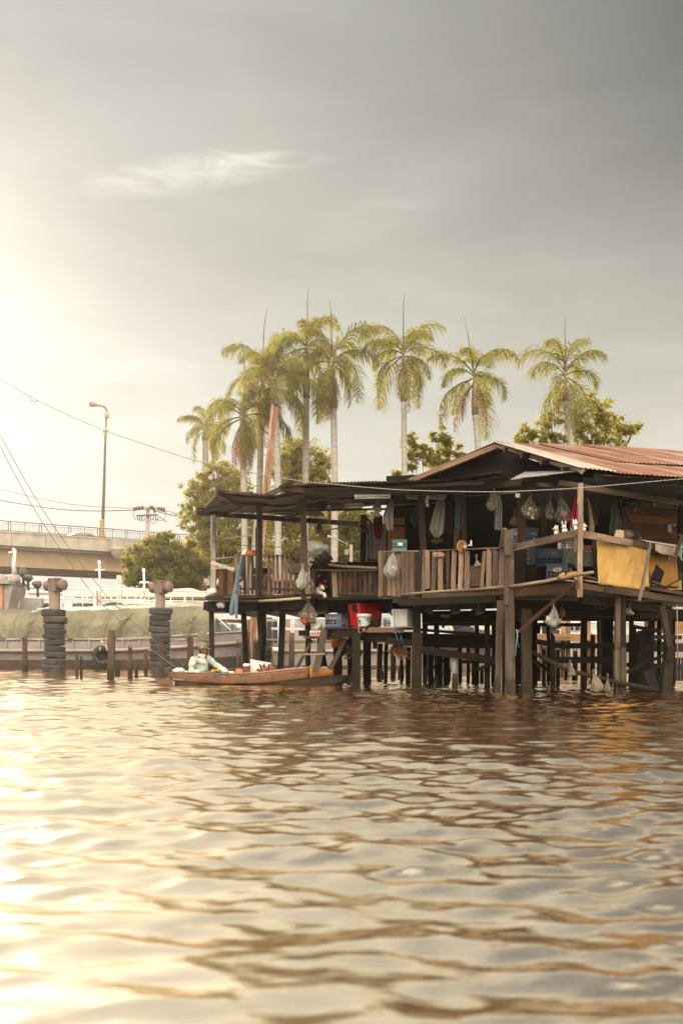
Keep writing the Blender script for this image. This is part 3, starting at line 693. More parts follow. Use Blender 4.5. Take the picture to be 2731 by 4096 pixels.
# ---- rusty leaning pile
pl = thing('leaning_pile', 'tall rusty steel pile leaning between the palm trunks', 'pile', P(993, 2560, 36))
mb = MB(); a, b_ = P(993, 2690, 36), P(1097, 1622, 36)
mb.beam(a + V(-.05, -.05, 0), b_ + V(-.05, -.05, 0), .10, .20, up=(0, -1, 0)); mb.beam(a + V(.06, .03, 0), b_ + V(.06, .03, 0), .13, .12, up=(0, -1, 0), jit=.01); mb.build('shaft', M['rust'], pl)
mb = MB(); mb.box(P(1097, 1612, 36), (.30, .3, .16), jit=.03); mb.tube([P(1088, 1610, 35.9), P(1106, 1606, 35.9)], .05, 6); mb.build('cap', M['iron'], pl)
mb = MB()
for k in range(9):
    q = a.lerp(b_, .25 + k * .08); mb = MB(); mb.tube([q + V(-.12, -.12, 0), q + V(-.2, -.14, .05)], .012, 5); mb.build('rung', M['rust'], pl); mb = MB(); mb.tube([q + V(.1, -.12, .2), q + V(.19, -.14, .25)], .012, 5); mb.build('rung', M['rust'], pl)
# ================================================================== moored boats, tyre piles, stumps
M['hull_grey'] = plain('grey_hull_paint', (.30, .27, .25), (.24, .215, .20), 2.2, .6, .3, dirt=(.20, .10, .055), dirt_amt=.5, bump=.05)
M['hull_low'] = plain('hull_bottom_paint', (.085, .065, .055), (.055, .042, .036), 2.5, .7, .3, dirt=(.14, .075, .045), dirt_amt=.6)
M['rubrail'] = plain('worn_pipe_fender', (.34, .29, .25), (.20, .12, .08), 2.2, .55, .3, stretch=(.5, 1, 1))
M['tarp'] = plain('green_tarpaulin', (.165, .143, .086), (.118, .104, .062), 1.6, .75, .3, dirt=(.10, .085, .05), bump=.25)
def tarpmat():
    m, t, b = nt('green_tarpaulin'); n = noise_n(t, mapping(t, 'Object', (1, 1, 1)), 1.4, 5, .6); r = ramp(t, [(.3, (.105, .094, .058)), (.5, (.155, .136, .084)), (.72, (.205, .182, .118))]); t.links.new(n.outputs['Fac'], r.inputs[0])
    f = noise_n(t, mapping(t, 'Object', (.8, .2, .45)), 1.6, 3, .55, 2.2); g = node(t, 'ShaderNodeMath', operation='PINGPONG'); t.links.new(f.outputs['Fac'], g.inputs[0]); g.inputs[1].default_value = .12
    t.links.new(r.outputs[0], b.inputs['Base Color']); b.inputs['Roughness'].default_value = .7; bumpn(t, b, g.outputs[0], .8, .34); return m
M['tarp'] = tarpmat()
M['canvas'] = plain('pale_canvas', (.66, .58, .47), (.56, .48, .38), 1.5, .8, .2, trans=.25, sub=(.6, .48, .34))
M['cover_grey'] = plain('grey_cover', (.15, .12, .10), (.10, .08, .065), 3, .85, .2, bump=.5)
M['dark_glass'] = plain('dark_glass', (.03, .032, .035), (.02, .02, .025), 2, .1, .6)
M['letter_white'] = plain('white_lettering', (.62, .58, .50), (.5, .46, .4), 20, .6)
M['letter_orange'] = plain('orange_lettering', (.68, .30, .07), (.55, .22, .05), 20, .6)
M['wood_walk'] = wood('brown_walkway', (.12, .06, .03), (.24, .13, .07), (.33, .20, .11))

def text(body, parent, loc, size, mat, rot=(R(90), 0, 0), name='lettering', align='CENTER', shear=0, sx=1):
    """raised lettering as a mesh part"""
    c = bpy.data.curves.new(name, 'FONT'); c.body = body; c.size = size; c.align_x = align; c.extrude = .0015; c.shear = shear; c.resolution_u = 3
    f = bpy.data.objects.new(name, c); COL.objects.link(f); bpy.context.view_layer.update()
    me = bpy.data.meshes.new_from_object(f.evaluated_get(bpy.context.evaluated_depsgraph_get())); bpy.data.objects.remove(f); bpy.data.curves.remove(c)
    Q = rot.to_quaternion() if isinstance(rot, Matrix) else Euler(rot).to_quaternion()
    me.transform(Matrix.LocRotScale(Vector(loc), Q, V(sx, 1, 1)))
    if parent is not None: me.transform(Matrix.LocRotScale(*parent_loc(parent), None).inverted())
    me.materials.clear(); me.materials.append(mat); me.name = name
    o = bpy.data.objects.new(name, me); COL.objects.link(o); o.parent = parent
    return o
from mathutils import Euler

# ---- barge under the green tarpaulin
BY = 39.0
bg_ = thing('cargo_barge', 'long grey cargo barge covered by a green tarpaulin', 'barge', P(300, 2684, BY))
def zz(y, Y): return CAMH + (YH - y) * Y / FPX
XL, XR = P(-420, 0, BY).x, P(1062, 0, BY).x
def bx(u): return XL + (XR - XL) * u
def bowY(u): return BY + 3.2 * max(0, (u - .80) / .20) ** 1.8       # the bow curves away
def top_z(u): 
    return zz(2556, BY) - .02 + .42 * max(0, (u - .55) / .45) ** 1.5
mb = MB()
def hull(u, v):
    zt = top_z(u); z = -.25 + (zt + .25) * v; return V(bx(u), bowY(u) + .35 * (1 - v) ** 2, z)
mb.grid(lambda u, v: hull(u, .42 + .58 * v), 70, 8); mb.cur = 1; mb.grid(lambda u, v: hull(u, .42 * v) + V(0, .01, 0), 70, 5)
mb.cur = 0; mb.grid(lambda u, v: V(bx(u), bowY(u) + v * (6.5 - 3.2 * 2 * max(0, (u - .8) / .2) ** 1.8), top_z(u)), 70, 2)
mb.build('hull', [M['hull_grey'], M['hull_low']], bg_)
mb = MB(); mb.tube([V(bx(u), bowY(u) - .07, top_z(u) - .44 + .0 * u) for u in np.linspace(0, 1, 50)], .075, 8); mb.build('rubbing_strake', M['rubrail'], bg_)
mb = MB(); mb.tube([V(bx(u), bowY(u) - .02, top_z(u)) for u in np.linspace(0, 1, 50)], .045, 6); mb.build('gunwale', M['hull_grey'], bg_)
for k in range(16):
    u = .03 + k * .045; mb = MB(); mb.beam(V(bx(u), BY - .03, top_z(u)), V(bx(u), BY - .03, top_z(u) - .34), .06, .06); mb.build('stay', M['hull_grey'], bg_)
def ztarp(u): return zz(2453, BY) + (u - .28) * .45
def tarp(u, v):   # front skirt, shoulder, flat top, back skirt
    x = XL + (P(850, 0, BY).x - XL) * u; w = .03 * math.sin(u * 90) + .05 * mnoise.noise(V(x * 1.3, v * 4, 0)) - .26 * max(0, 1 - abs(((x * .62 + .25 * math.sin(x)) % 1) - .5 - (v - .3) * .55 * (1 if int(x * .62) % 2 else -1)) * 9) * (1 if v < .5 else 0)
    zt = ztarp(u) + .04 * mnoise.noise(V(x * .6, 1, 0)); sag = .05 * abs(math.sin(u * 3.14 * 11))
    prof = [(0.02, zz(2557, BY)), (.06, zt - .62), (.16, zt - .36), (.42, zt - .12), (.62, zt), (3.2, zt + .28), (6.0, zt)]
    f = v * 6; k = min(int(f), 5); a = f - k; y = prof[k][0] * (1 - a) + prof[k+1][0] * a; z = prof[k][1] * (1 - a) + prof[k+1][1] * a
    if v > .95: z -= 0
    hem = (1 - v) ** 8 * sag
    return V(x, BY + y + w * (1 if v < .55 else 0), z + hem + (w * .3 if v > .3 else 0))
mb = MB(); mb.grid(tarp, 160, 36); mb.build('tarpaulin', M['tarp'], bg_)
mb = MB(); pts = []
for k in range(60):
    u = k / 59; x = XL + (P(850, 0, BY).x - XL) * u; pts.append(V(x, BY - .06, zz(2561, BY) + .05 * abs(math.sin(u * 3.14 * 11))))
mb.tube(pts, .014, 5); mb.build('lashing_rope', M['rope'], bg_)
for y, s_ in ((2597.5, '11'), (2608, '10'), (2621, '9'), (2629, '8'), (2638, '7')): text(s_, bg_, P(680, y + 3, BY - .02), .075, M['letter_white'])
# deck gear on the bow
for x0, y0, x1, y1 in ((856, 2515, 878, 2470),):
    mb = MB(); mb.tube([P(858, 2552, BY + 1), P(858, 2476, BY + 1), P(868, 2472, BY + 1), P(922, 2524, BY + 1)], .045, 8); mb.build('handrail', M['steel_white'], bg_)
for x in (886, 917, 940):
    mb = MB(); b0 = P(x, 2530, BY + 1.4); mb.lathe(b0, [(.09, 0), (.09, .28), (.13, .3), (.13, .38), (0, .38)], 10); mb.build('bollard', M['steel_white'], bg_)
mb = MB(); mb.ball(P(958, 2508, BY + 1.4), (.16, .16, .14), 10, 7, .3); mb.lathe(P(958, 2530, BY + 1.4), [(.1, 0), (.1, .2)], 8); mb.build('winch', M['steel_white'], bg_)
mb = MB(); mb.lathe(P(410, 2622, BY - .28), [(.23, -.09), (.36, -.10), (.40, 0), (.36, .10), (.23, .09), (.20, 0), (.23, -.09)], 22, axis=(.15, -1, .05)); single(mb, 'rubber_fender', M['rubber'], 'worn tyre hung flat against the barge side on a knotted rope', 'tyre', P(410, 2650, BY - .2))
mb = MB(); mb.tube([P(406, 2562, BY - .1), P(410, 2578, BY - .2), P(400, 2590, BY - .35), P(400, 2604, BY - .45)], .03, 6); mb.tube([P(410, 2578, BY - .2), P(424, 2584, BY - .3), P(430, 2604, BY - .45)], .03, 6); mb.ball(P(409, 2572, BY - .2), .07, 8, 6, .3); single(mb, 'fender_rope', M['rope'], 'knotted rope holding the tyre against the barge side', 'rope', P(410, 2604, BY - .4))
mb = MB(); mb.tube([P(826, 2538, BY - .05), P(834, 2534, BY - .1), P(842, 2540, BY - .2), P(856, 2548, BY - .2)], .025, 6); mb.ball(P(832, 2536, BY - .1), .055, 8, 6, .4); single(mb, 'mooring_rope', M['rope'], 'pale knotted rope on the barge edge near the man', 'rope', P(838, 2560, BY - .2))

# ---- railed boat behind it, with wheelhouse at the left
RY = 44.0
rb = thing('railed_boat', 'grey work boat with long white railings behind the tarpaulin', 'boat', P(300, 2670, RY))
def beamp(mb, x0, y0, x1, y1, Y, w, dp=None):
    a, b_ = P(x0, y0, Y), P(x1, y1, Y); ww = U(w, Y); mb.beam(a, b_, ww, dp or ww, up=(0, -1, 0))
    return mb
mb = MB(); a, b_ = P(-300, 0, RY), P(900, 0, RY); mb.beam(V(a.x, RY + 2.4, .9), V(b_.x, RY + 2.4, .9), 4.4, 2.2, up=(0, 0, 1)); mb.build('hull', M['hull_grey'], rb)
mb = MB()
for y0, y1, r in ((2356, 2368, .035), (2397, 2407, .035), (2404, 2413, .02)): mb.tube([P(35, y0 - 4, RY), P(300, y0, RY), P(840, y1, RY)], r, 6)
for x in (36, 56, 103, 148, 255, 290, 330, 332, 421, 470, 509, 564, 565, 596, 683, 741, 770, 826): mb.tube([P(x, 2352 + (x * .018), RY), P(x, 2452, RY)], .022, 6)
mb.build('railing', M['steel_white'], rb)
for x, yt, yc in ((397, 2254, 2281), (575, 2286, 2331)):
    mb = MB(); mb.tube([P(x + 4, 2405, RY + .3), P(x, yt, RY + .3)], .05, 8); mb.tube([P(x - 16, yc, RY + .3), P(x + 22, yc - 1, RY + .3)], .04, 8); mb.tube([P(x - 14, yc, RY + .3), P(x - 14, yc + 5, RY + .3)], .03, 6); mb.ball(P(x, yt - 2, RY + .3), (.08, .08, .13), 8, 6)
    mb.tube([P(x + 1, 2345, RY + .3), P(x - 35, 2402, RY + .3)], .035, 6)
    mb.build('signal_mast', M['steel_white'], rb)
mb = MB(); beamp(mb, 478, 2302, 478, 2400, RY + 1.5, 19); mb.build('post', plain('peeling_white_post', (.62, .6, .55), (.55, .52, .47), 4, .6, .3, dirt=(.16, .06, .025), dirt_amt=1.0), rb)
mb = MB(); beamp(mb, 381, 2359, 381, 2446, RY - .3, 13); beamp(mb, 396, 2359, 396, 2446, RY - .1, 12); mb.build('post', M['steel_white'], rb)
mb = MB(); beamp(mb, 388.5, 2362, 388.5, 2446, RY - .35, 4); mb.build('rust_strip', M['rust'], rb)
# wheelhouse
mb = MB(); a = P(-200, 2455, RY - 1.6); 
mb.beam(V(P(-30, 0, RY-1.6).x - 1.2, RY - .6, zz(2452, RY)), V(P(-30, 0, RY-1.6).x - 1.2, RY - .6, zz(2340, RY)), 3.8, 2.0, up=(0, 1, 0)); mb.build('wheelhouse', M['hull_grey'], rb)
mb = MB(); mb.prism([P(14, 2452, RY - 1.65), P(28, 2452, RY - 1.65), P(52, 2343, RY - 1.65), P(14, 2343, RY - 1.65)], (0, 1.8, 0)); mb.build('wheelhouse_wing', M['hull_grey'], rb)
mb = MB(); mb.beam(P(-20, 2398, RY - 1.72), P(11, 2398, RY - 1.72), U(108, RY), .05, up=(0, -1, 0)); mb.build('door', plain('orange_door', (.42, .20, .09), (.36, .165, .07), 3, .5, .3), rb)
mb = MB(); mb.beam(P(-200, 2336, RY - .6), P(73, 2336, RY - .6), .14, 2.6, up=(0, -1, 0)); mb.build('roof', M['hull_grey'], rb)
for x in (8, 56):
    mb = MB(); mb.lathe(P(x, 2331, RY - .8), [(.28, 0), (.28, .15), (.24, .26), (.12, .34), (0, .36)], 14); mb.build('dome', M['hull_grey'], rb)
mb = MB(); mb.tube([P(58, 2300, RY - .4), P(55, 2250, RY - .4), P(61, 2200, RY - .4)], [.13, .09, .06], 8); mb.tube([P(34, 2211, RY - .4), P(57, 2208, RY - .4)], .05, 6); mb.ball(P(55, 2200, RY - .4), (.08, .08, .1), 8, 6); mb.build('signal_mast', M['steel_white'], rb)
mb = MB(); mb.beam(P(30, 2332, RY - 1.4), P(36, 2314, RY - 1.4), .05, .05); mb.tube([P(0, 2327, RY - 1.4), P(36, 2322, RY - 1.4)], .03, 6); mb.build('handrail', M['steel_white'], rb)
for i, (x, y, rx, ry, sd) in enumerate(((92, 2290, 17, 22, 1), (112, 2312, 17, 14, 2), (150, 2338, 18, 14, 3))):
    mb = MB(); mb.ball(P(x, y, RY), (U(rx, RY), .4, U(ry, RY)), 12, 9, .35, sd); mb.tube([P(x, y, RY), P(x + 2, y + 50, RY)], .06, 6); mb.build('covered_equipment', M['cover_grey'], rb)
mb = MB(); mb.beam(P(36, 2425, RY - .25), P(170, 2425, RY - .25), U(60, RY), .3, up=(0, -1, 0)); mb.build('cabin', M['hull_grey'], rb)
mb = MB()
for x0, y0, x1, y1 in ((42, 2407, 78, 2407), (42, 2429, 78, 2429), (43, 2407, 43, 2429), (77, 2407, 77, 2429)): beamp(mb, x0, y0, x1, y1, RY - .45, 5)
wf = mb.build('window', M['steel_white'], rb)
mb = MB(); beamp(mb, 46, 2418, 74, 2418, RY - .42, 18, .02); mb.build('pane', M['dark_glass'], wf)
for i, (x0, x1, y, h, sd) in enumerate(((122, 200, 2420, 22, 4), (295, 370, 2424, 26, 5), (412, 500, 2424, 32, 6))):
    mb = MB(); mb.ball(P((x0 + x1) / 2, y, RY + .6), (U((x1 - x0) / 2, RY), .5, U(h / 2, RY)), 16, 9, .35, sd, 3); mb.build('covered_load', M['cover_grey'], rb)
mb = MB(); beamp(mb, 296, 2432, 372, 2432, RY + .9, 34, .6); mb.build('locker', plain('dark_locker', (.09, .05, .035), (.06, .035, .025), 3, .7), rb)
mb = MB(); mb.prism([P(512, 2418, RY + .5), P(700, 2416, RY + .5), P(690, 2446, RY + .5), P(520, 2450, RY + .5)], (0, 1.2, 0)); mb.build('skiff_hull', M['hull_grey'], rb)
mb = MB(); beamp(mb, 512, 2416, 702, 2414, RY + .45, 8, 1.3); mb.build('skiff_gunwale', M['steel_white'], rb)

# ---- canopy boats behind the railed boat
def canopy_boat(label, Y, x0, x1, ytop, yb, ridge):
    t = thing('canopy_boat', label, 'boat', P((x0 + x1) / 2, 2660, Y)); mb = MB()
    def fn(u, v):
        x = x0 + (x1 - x0) * u; q = P(x, yb, Y); zt = zz(ytop + (ridge * (max(0, (u - .85) / .15) + max(0, (.08 - u) / .08))), Y)
        f = [0, .25, .5, .75, 1][min(int(v * 4), 4)]; h = math.sin(math.pi * v)
        return V(q.x, Y + v * 2.6, q.z + (zt - q.z) * h + .05 * mnoise.noise(V(q.x, v * 3, 2)))
    mb.grid(fn, 30, 8); mb.build('canopy', M['canvas'], t)
    mb = MB(); mb.tube([P(x0, yb, Y), P(x1, yb, Y)], .035, 6); mb.build('canopy_rail', M['steel_white'], t)
    n = max(3, int((x1 - x0) / 90))
    for k in range(n + 1):
        x = x0 + (x1 - x0) * k / n; mb = MB(); mb.tube([P(x, yb, Y), P(x, yb + 62, Y)], .035, 6); mb.build('canopy_post', M['steel_white'], t)
    mb = MB(); a, b_ = P(x0 - 20, 0, Y), P(x1 + 20, 0, Y); mb.beam(V(a.x, Y + 1.3, .7), V(b_.x, Y + 1.3, .7), 2.8, 1.9, up=(0, 0, 1)); mb.build('hull', M['hull_grey'], t)
    mb = MB(); mb.beam(V(a.x + .5, Y + 1.3, 2.0), V(b_.x - .5, Y + 1.3, 2.0), 1.8, .7, up=(0, 0, 1)); mb.build('cabin', plain('dark_cabin', (.13, .095, .07), (.09, .065, .05), 2, .6), t)
canopy_boat('boat with a long pale canvas canopy behind the tyre covered pile', 46.6, 250, 836, 2348, 2386, 28)
canopy_boat('boat with a short pale canopy beside the wheelhouse', 47.0, 60, 200, 2360, 2370, 8)

# ---- grey boats seen between the posts under the house
GY = 37.0
g1 = thing('grey_boat', 'grey steel boat seen low between the posts under the house', 'boat', P(1400, 2690, GY))
mb = MB()
def gh(u, v):
    x = P(1085, 0, GY).x + (P(1640, 0, GY).x - P(1085, 0, GY).x) * u; return V(x, GY + .25 * (1 - v) + 1.2 * max(0, (.15 - u) / .15) ** 2 + 1.2 * max(0, (u - .85) / .15) ** 2, -.2 + (zz(2574, GY) + .2) * v)
mb.grid(lambda u, v: gh(u, .30 + .7 * v), 30, 6); mb.cur = 1; mb.grid(lambda u, v: gh(u, .30 * v), 30, 4); mb.cur = 0
mb.grid(lambda u, v: gh(u, 1) + V(0, 3.2 * v, 0), 30, 1); mb.build('hull', [M['hull_grey'], M['hull_low']], g1)
mb = MB(); mb.tube([gh(u, .76) + V(0, -.05, 0) for u in np.linspace(0, 1, 20)], .06, 7); mb.build('rubbing_strake', M['rubrail'], g1)
mb = MB(); mb.tube([P(1090, 2600, GY - .1), P(1130, 2602, GY - .1)], .1, 8); mb.build('fender', M['steel_white'], g1)
mb = MB(); mb.lathe(P(1393, 2634, GY - .02), [(.035, 0), (.06, .0), (.06, .03), (.035, .03), (.035, 0)], 12, axis=(0, -1, 0)); mb.build('hawse_ring', M['iron'], g1)
text('14', g1, P(1363, 2658, GY - .03), .11, M['letter_white'])
mb = MB()
for y in (2513, 2518): mb.tube([P(1085, y, GY + .6), P(1215, y + 2, GY + .6)], .03, 6)
for x in (1113, 1165, 1174): mb.tube([P(x, 2450, GY + .6), P(x, 2600, GY + .6)], .035, 6)
mb.tube([P(1160, 2477, GY + .6), P(1195, 2477, GY + .6)], .04, 6); mb.tube([P(1174, 2478, GY + .6), P(1198, 2512, GY + .6)], .02, 6)
mb.build('railing', M['steel_white'], g1)
mb = MB(); a = P(1070, 2485, GY + 2); mb.beam(P(1020, 2520, GY + 2.2), P(1330, 2520, GY + 2.2), U(90, GY), .8, up=(0, -1, 0)); mb.build('cabin', M['hull_grey'], g1)
for x0, x1 in ((1068, 1086), (1092, 1116), (1146, 1160)):
    mb = MB(); beamp(mb, (x0 + x1) / 2, 2486, (x0 + x1) / 2, 2552, GY + 1.75, x1 - x0, .05); mb.build('window', M['dark_glass'], g1)
mb = MB(); beamp(mb, 1154, 2486, 1154, 2570, GY + 1.7, 16, .06); mb.build('door', M['wood_walk'], g1)
mb = MB(); mb.beam(P(840, 2467, GY + 9), P(1330, 2467, GY + 9), U(24, GY + 9), .5, up=(0, -1, 0)); mb.build('roof_edge', M['steel_white'], g1)

g2 = thing('cabin_boat', 'grey boat with a white cabin beyond the timber walkway', 'boat', P(2300, 2680, 44))
mb = MB(); mb.beam(P(1640, 2608, 44), P(2740, 2608, 44), U(135, 44), 2.5, up=(0, -1, 0)); mb.build('hull', M['hull_grey'], g2)
mb = MB(); mb.prism([P(2140, 2546, 43.5), P(2560, 2546, 43.5), P(2540, 2500, 43.5), P(2420, 2494, 43.5), P(2400, 2478, 43.5), P(2150, 2476, 43.5)], (0, 2, 0)); mb.build('cabin', M['steel_white'], g2)
for x0, x1 in ((2282, 2292), (2300, 2318), (2440, 2500)):
    mb = MB(); beamp(mb, (x0 + x1) / 2, 2506, (x0 + x1) / 2, 2522, 43.4, x1 - x0, .05); mb.build('window', M['dark_glass'], g2)
mb = MB(); mb.tube([P(2140, 2489, 43.3), P(2560, 2492, 43.3)], .05, 6); mb.tube([P(2140, 2540, 43.3), P(2460, 2541, 43.3)], .07, 6); mb.build('railing', M['steel_white'], g2)
g3 = thing('white_boat', 'pale boat cover and hull behind the middle posts of the house', 'boat', P(1880, 2680, 42))
mb = MB(); mb.grid(lambda u, v: P(1790 + 190 * u, 2470 + 50 * v + 6 * math.sin(u * 17), 41 + .3 * math.sin(u * 17) + (1 - v)), 24, 6); mb.build('cover', M['canvas'], g3)
mb = MB(); mb.beam(P(1690, 2540, 42), P(2000, 2540, 42), U(36, 42), 1.2, up=(0, -1, 0)); mb.build('hull', M['steel_white'], g3)
g4 = thing('blue_boat', 'small bright blue boat low at the right edge under the house', 'boat', P(2660, 2692, 36))
mb = MB(); mb.grid(lambda u, v: P(2585 + 220 * u, 2657 + 38 * v, 36 + .4 * v ** 2 + 1.0 * (2 * u - 1) ** 4), 20, 5); mb.grid(lambda u, v: P(2585 + 220 * u, 2657, 36 + 1.0 * (2 * u - 1) ** 4 + v * .9), 20, 1); mb.build('hull', plain('blue_boat_paint', (.10, .13, .28), (.07, .09, .20), 2, .5, .4), g4)
mb = MB(); mb.tube([P(2585 + 220 * u, 2658, 35.95 + 1.0 * (2 * u - 1) ** 4) for u in np.linspace(0, 1, 14)], .05, 6); mb.build('gunwale', plain('pale_blue_paint', (.22, .26, .42), (.17, .2, .34), 2, .5, .4), g4)
wk = thing('timber_walkway', 'brown timber walkway on posts behind the house', 'walkway', P(2300, 2700, 33))
mb = MB(); mb.beam(P(2140, 2549, 33), P(2465, 2551, 33), U(26, 33), 1.0, up=(0, -1, 0)); mb.build('deck', M['wood_walk'], wk)
mb = MB(); mb.tube([P(2265, 2560, 32.6), P(2330, 2540, 32.6), P(2372, 2536, 32.6)], .035, 6); mb.build('loose_pole', M['wood_walk'], wk)
for x, yt in ((2250, 2470), (2270, 2470), (2352, 2470), (2160, 2540), (2440, 2540)):
    mb = MB(); mb.tube([P(x, 2715, 33.2), P(x + 1, yt, 33.2)], U(9, 33), 7, jit=.12); mb.build('post', M['wood_walk'], wk)
nb = thing('brown_boat', 'brown wooden boat with a blackened bow at the right edge under the house', 'boat', P(2700, 2620, 34))
mb = MB(); mb.grid(lambda u, v: P(2560 + 300 * u, 2552 + 56 * v - 40 * (2 * u - 1) ** 2 * (1 - v) + 22 * (1 - v), 34 + .5 * v + 1.2 * (2 * u - 1) ** 4), 24, 6); mb.build('hull', plain('black_tarred_wood', (.03, .022, .018), (.018, .014, .012), 4, .8), nb)
mb = MB(); mb.beam(P(2590, 2500, 34.6), P(2800, 2505, 34.6), U(64, 34), .8, up=(0, -1, 0)); mb.build('cabin', M['wood_walk'], nb)

# ---- steel piles ringed with tyres
M['pile_steel'] = plain('mauve_painted_steel', (.20, .145, .118), (.15, .105, .085), 3, .6, .3, dirt=(.12, .06, .04), dirt_amt=.7)
M['tyre_worn'] = plain('worn_tyre', (.075, .065, .058), (.04, .036, .033), 5, .8, .25, dirt=(.16, .12, .09), dirt_amt=.55, bump=.15)
def tyre_mb(c, r, h, squash=1.0, tilt=(0, 0)):
    mb = MB(); ax = V(tilt[0], tilt[1], 1)
    pr = [(r * .62, h * .04), (r * .86, 0), (r * .965, h * .10), (r, h * .26), (r * .985, h * .30), (r, h * .34), (r, h * .48), (r * .985, h * .52), (r, h * .56), (r, h * .72), (r * .965, h * .9), (r * .86, h), (r * .62, h * .96), (r * .56, h * .5), (r * .62, h * .04)]
    mb.lathe(c, [(a, b_ * squash) for a, b_ in pr], 28, axis=ax); return mb
def tyre_pile(label, cx, Y, head, ys, r, shaft_r, ybase, group='steel mooring piles ringed with tyres', left=0):
    t = thing('mooring_pile', label, 'mooring pile', P(cx, ybase, Y), group=group)
    mb = MB(); c0 = P(cx, ybase, Y); ct = P(cx, head[1] if head else ys[0] - 30, Y); mb.tube([V(c0.x, Y, -1), ct], shaft_r, 18); mb.build('shaft', M['pile_steel'], t)
    if head:
        x0, yt, x1, yb = head[2], head[0], head[3], head[1]
        rot = Matrix.Rotation(R(-28), 3, 'Z'); c = P((x0 + x1) / 2, (yt + yb) / 2, Y); s_ = U(x1 - x0, Y) * .80
        mb = MB(); mb.box(c, (s_, s_, U(yb - yt, Y)), rot=rot); mb.box(c + V(0, 0, U(yb - yt, Y) / 2), (s_ * 1.04, s_ * 1.04, .04), rot=rot); mb.build('head', M['pile_steel'], t, bevel=.01)
        axd = rot @ V(1, 0, 0)
        for sg in (-1, 1):
            mb = MB(); mb.lathe(c, [(.115, 0), (.115, s_ * .5 + .12), (.17, s_ * .5 + .16), (.175, s_ * .5 + .19), (.19, s_ * .5 + .19), (.19, s_ * .5 + .23), (0, s_ * .5 + .235)] if False else [(.16, 0), (.15, s_ * .5 + .10), (.185, s_ * .5 + .15), (.19, s_ * .5 + .22), (.18, s_ * .5 + .235), (0, s_ * .5 + .24)], 20, axis=axd * sg); mb.build('mooring_horn', M['pile_steel'], t)
        for sx in (-1, 1):
            for sz in (-1, 1):
                mb = MB(); q = c + rot @ V(sx * s_ * .36, -s_ * .5, sz * U(yb - yt, Y) * .40); mb.lathe(q, [(.03, 0), (.03, .03), (0, .035)], 8, axis=rot @ V(0, -1, 0)); mb.build('bolt', M['pile_steel'], t)
    for k, (y0, y1) in enumerate(zip(ys[:-1], ys[1:])):
        h = U(y1 - y0, Y) * 1.01; rr = r[k] if isinstance(r, list) else r * rnd(.93, 1.06)
        mb = tyre_mb(P(cx + rnd(-5, 5), y1, Y), rr * rnd(.97, 1.03), h, 1, (rnd(-.10, .10), rnd(-.07, .07))); mb.build('tyre', M['rubber'] if random.random() < .45 else M['tyre_worn'], t)
    return t
tyre_pile('tyre ringed steel pile hazy in the glare near the left edge', 218, 34, (2315, 2368, 196, 246), [2437, 2466, 2494, 2516, 2537, 2560, 2584, 2608, 2632, 2656, 2676, 2700], [.42, .41, .365, .365, .365, .36, .36, .37, .385, .39, .40], .19, 2690)
tyre_pile('dark tyre ringed steel pile standing left of the man in the boat', 640, 34, (2324, 2376, 620, 668), [2431, 2458, 2484, 2506, 2531, 2552, 2575, 2598, 2622, 2646, 2668, 2700], [.40, .36, .362, .365, .345, .345, .34, .345, .35, .345, .345], .17, 2690)
tyre_pile('tyre ringed pile partly hidden behind a thick porch post', 1051, 41, None, [2470, 2493, 2516, 2540, 2566, 2587, 2610, 2630, 2650, 2674, 2700], .38, .16, 2690)
tyre_pile('tyre ringed pile under the right end of the house', 2203, 40, None, [2477, 2498, 2518, 2538, 2560, 2585, 2610, 2635, 2660, 2690], .38, .16, 2690)
tyre_pile('tyre ringed pile in shadow behind the middle posts', 1850, 41, None, [2486, 2510, 2532, 2556, 2580], .40, .16, 2690)

# ---- old stumps standing in the river
M['stump'] = wood('river_stump', (.030, .019, .013), (.075, .048, .032), (.15, .10, .07), wet=.08)
G_ST = 'old timber stumps in the river'
def stump(label, cx, w, yt, yb, kind='flat', lean=0, mat=None, group=G_ST):
    Y = FPX * CAMH / (yb - YH); r = U(w / 2, Y); b0 = V(P(cx, yb, Y).x, Y, -.5); tp = P(cx + lean, yt, Y); L_ = tp.z - b0.z; mb = MB(); n = 9
    prof = [(b0.lerp(tp, f), r * s_) for f, s_ in ((0, 1.05), (.3, 1.0), (.6, .98), (.85, .95))]
    if kind == 'square':
        mb.beam(b0, tp, r * 2, r * 1.8, jit=r * .07, segs=5)
    elif kind == 'point':
        mb.tube([p for p, _ in prof] + [b0.lerp(tp, .94), tp], [q for _, q in prof] + [r * .6, r * .12], n, jit=.1)
    elif kind == 'split':
        mb.tube([p for p, _ in prof[:3]] + [b0.lerp(tp, .8)], [q for _, q in prof[:3]] + [r * .9], n, jit=.1)
        for sg in (-1, 0, 1): mb.tube([b0.lerp(tp, .74) + V(sg * r * .45, rnd(-.3, .3) * r, 0), b0.lerp(tp, .9) + V(sg * r * .5, 0, 0), b0.lerp(tp, 1.0 - (.06 if sg == 0 else rnd(0, .03))) + V(sg * r * .62, 0, 0)], [r * .42, r * .36, r * .07], 6, jit=.15)
    elif kind == 'slant':
        mb.tube([p for p, _ in prof] + [tp], [q for _, q in prof] + [r * .9], n, jit=.08)
        for i in range(len(mb.v)):
            v = mb.v[i]
            if v[2] > tp.z - 1e-3: mb.v[i] = (v[0], v[1], v[2] - (v[0] - tp.x) * 1.2)
    else:
        mb.tube([p for p, _ in prof] + [tp], [q for _, q in prof] + [r * .93], n, jit=.09)
    o = single(mb, 'timber_stump', mat or M['stump'], label, 'stump', V(b0.x, b0.y, -.5), group); return o
stump('frayed split stump in the glare near the left edge', 100, 22, 2541, 2684, 'split')
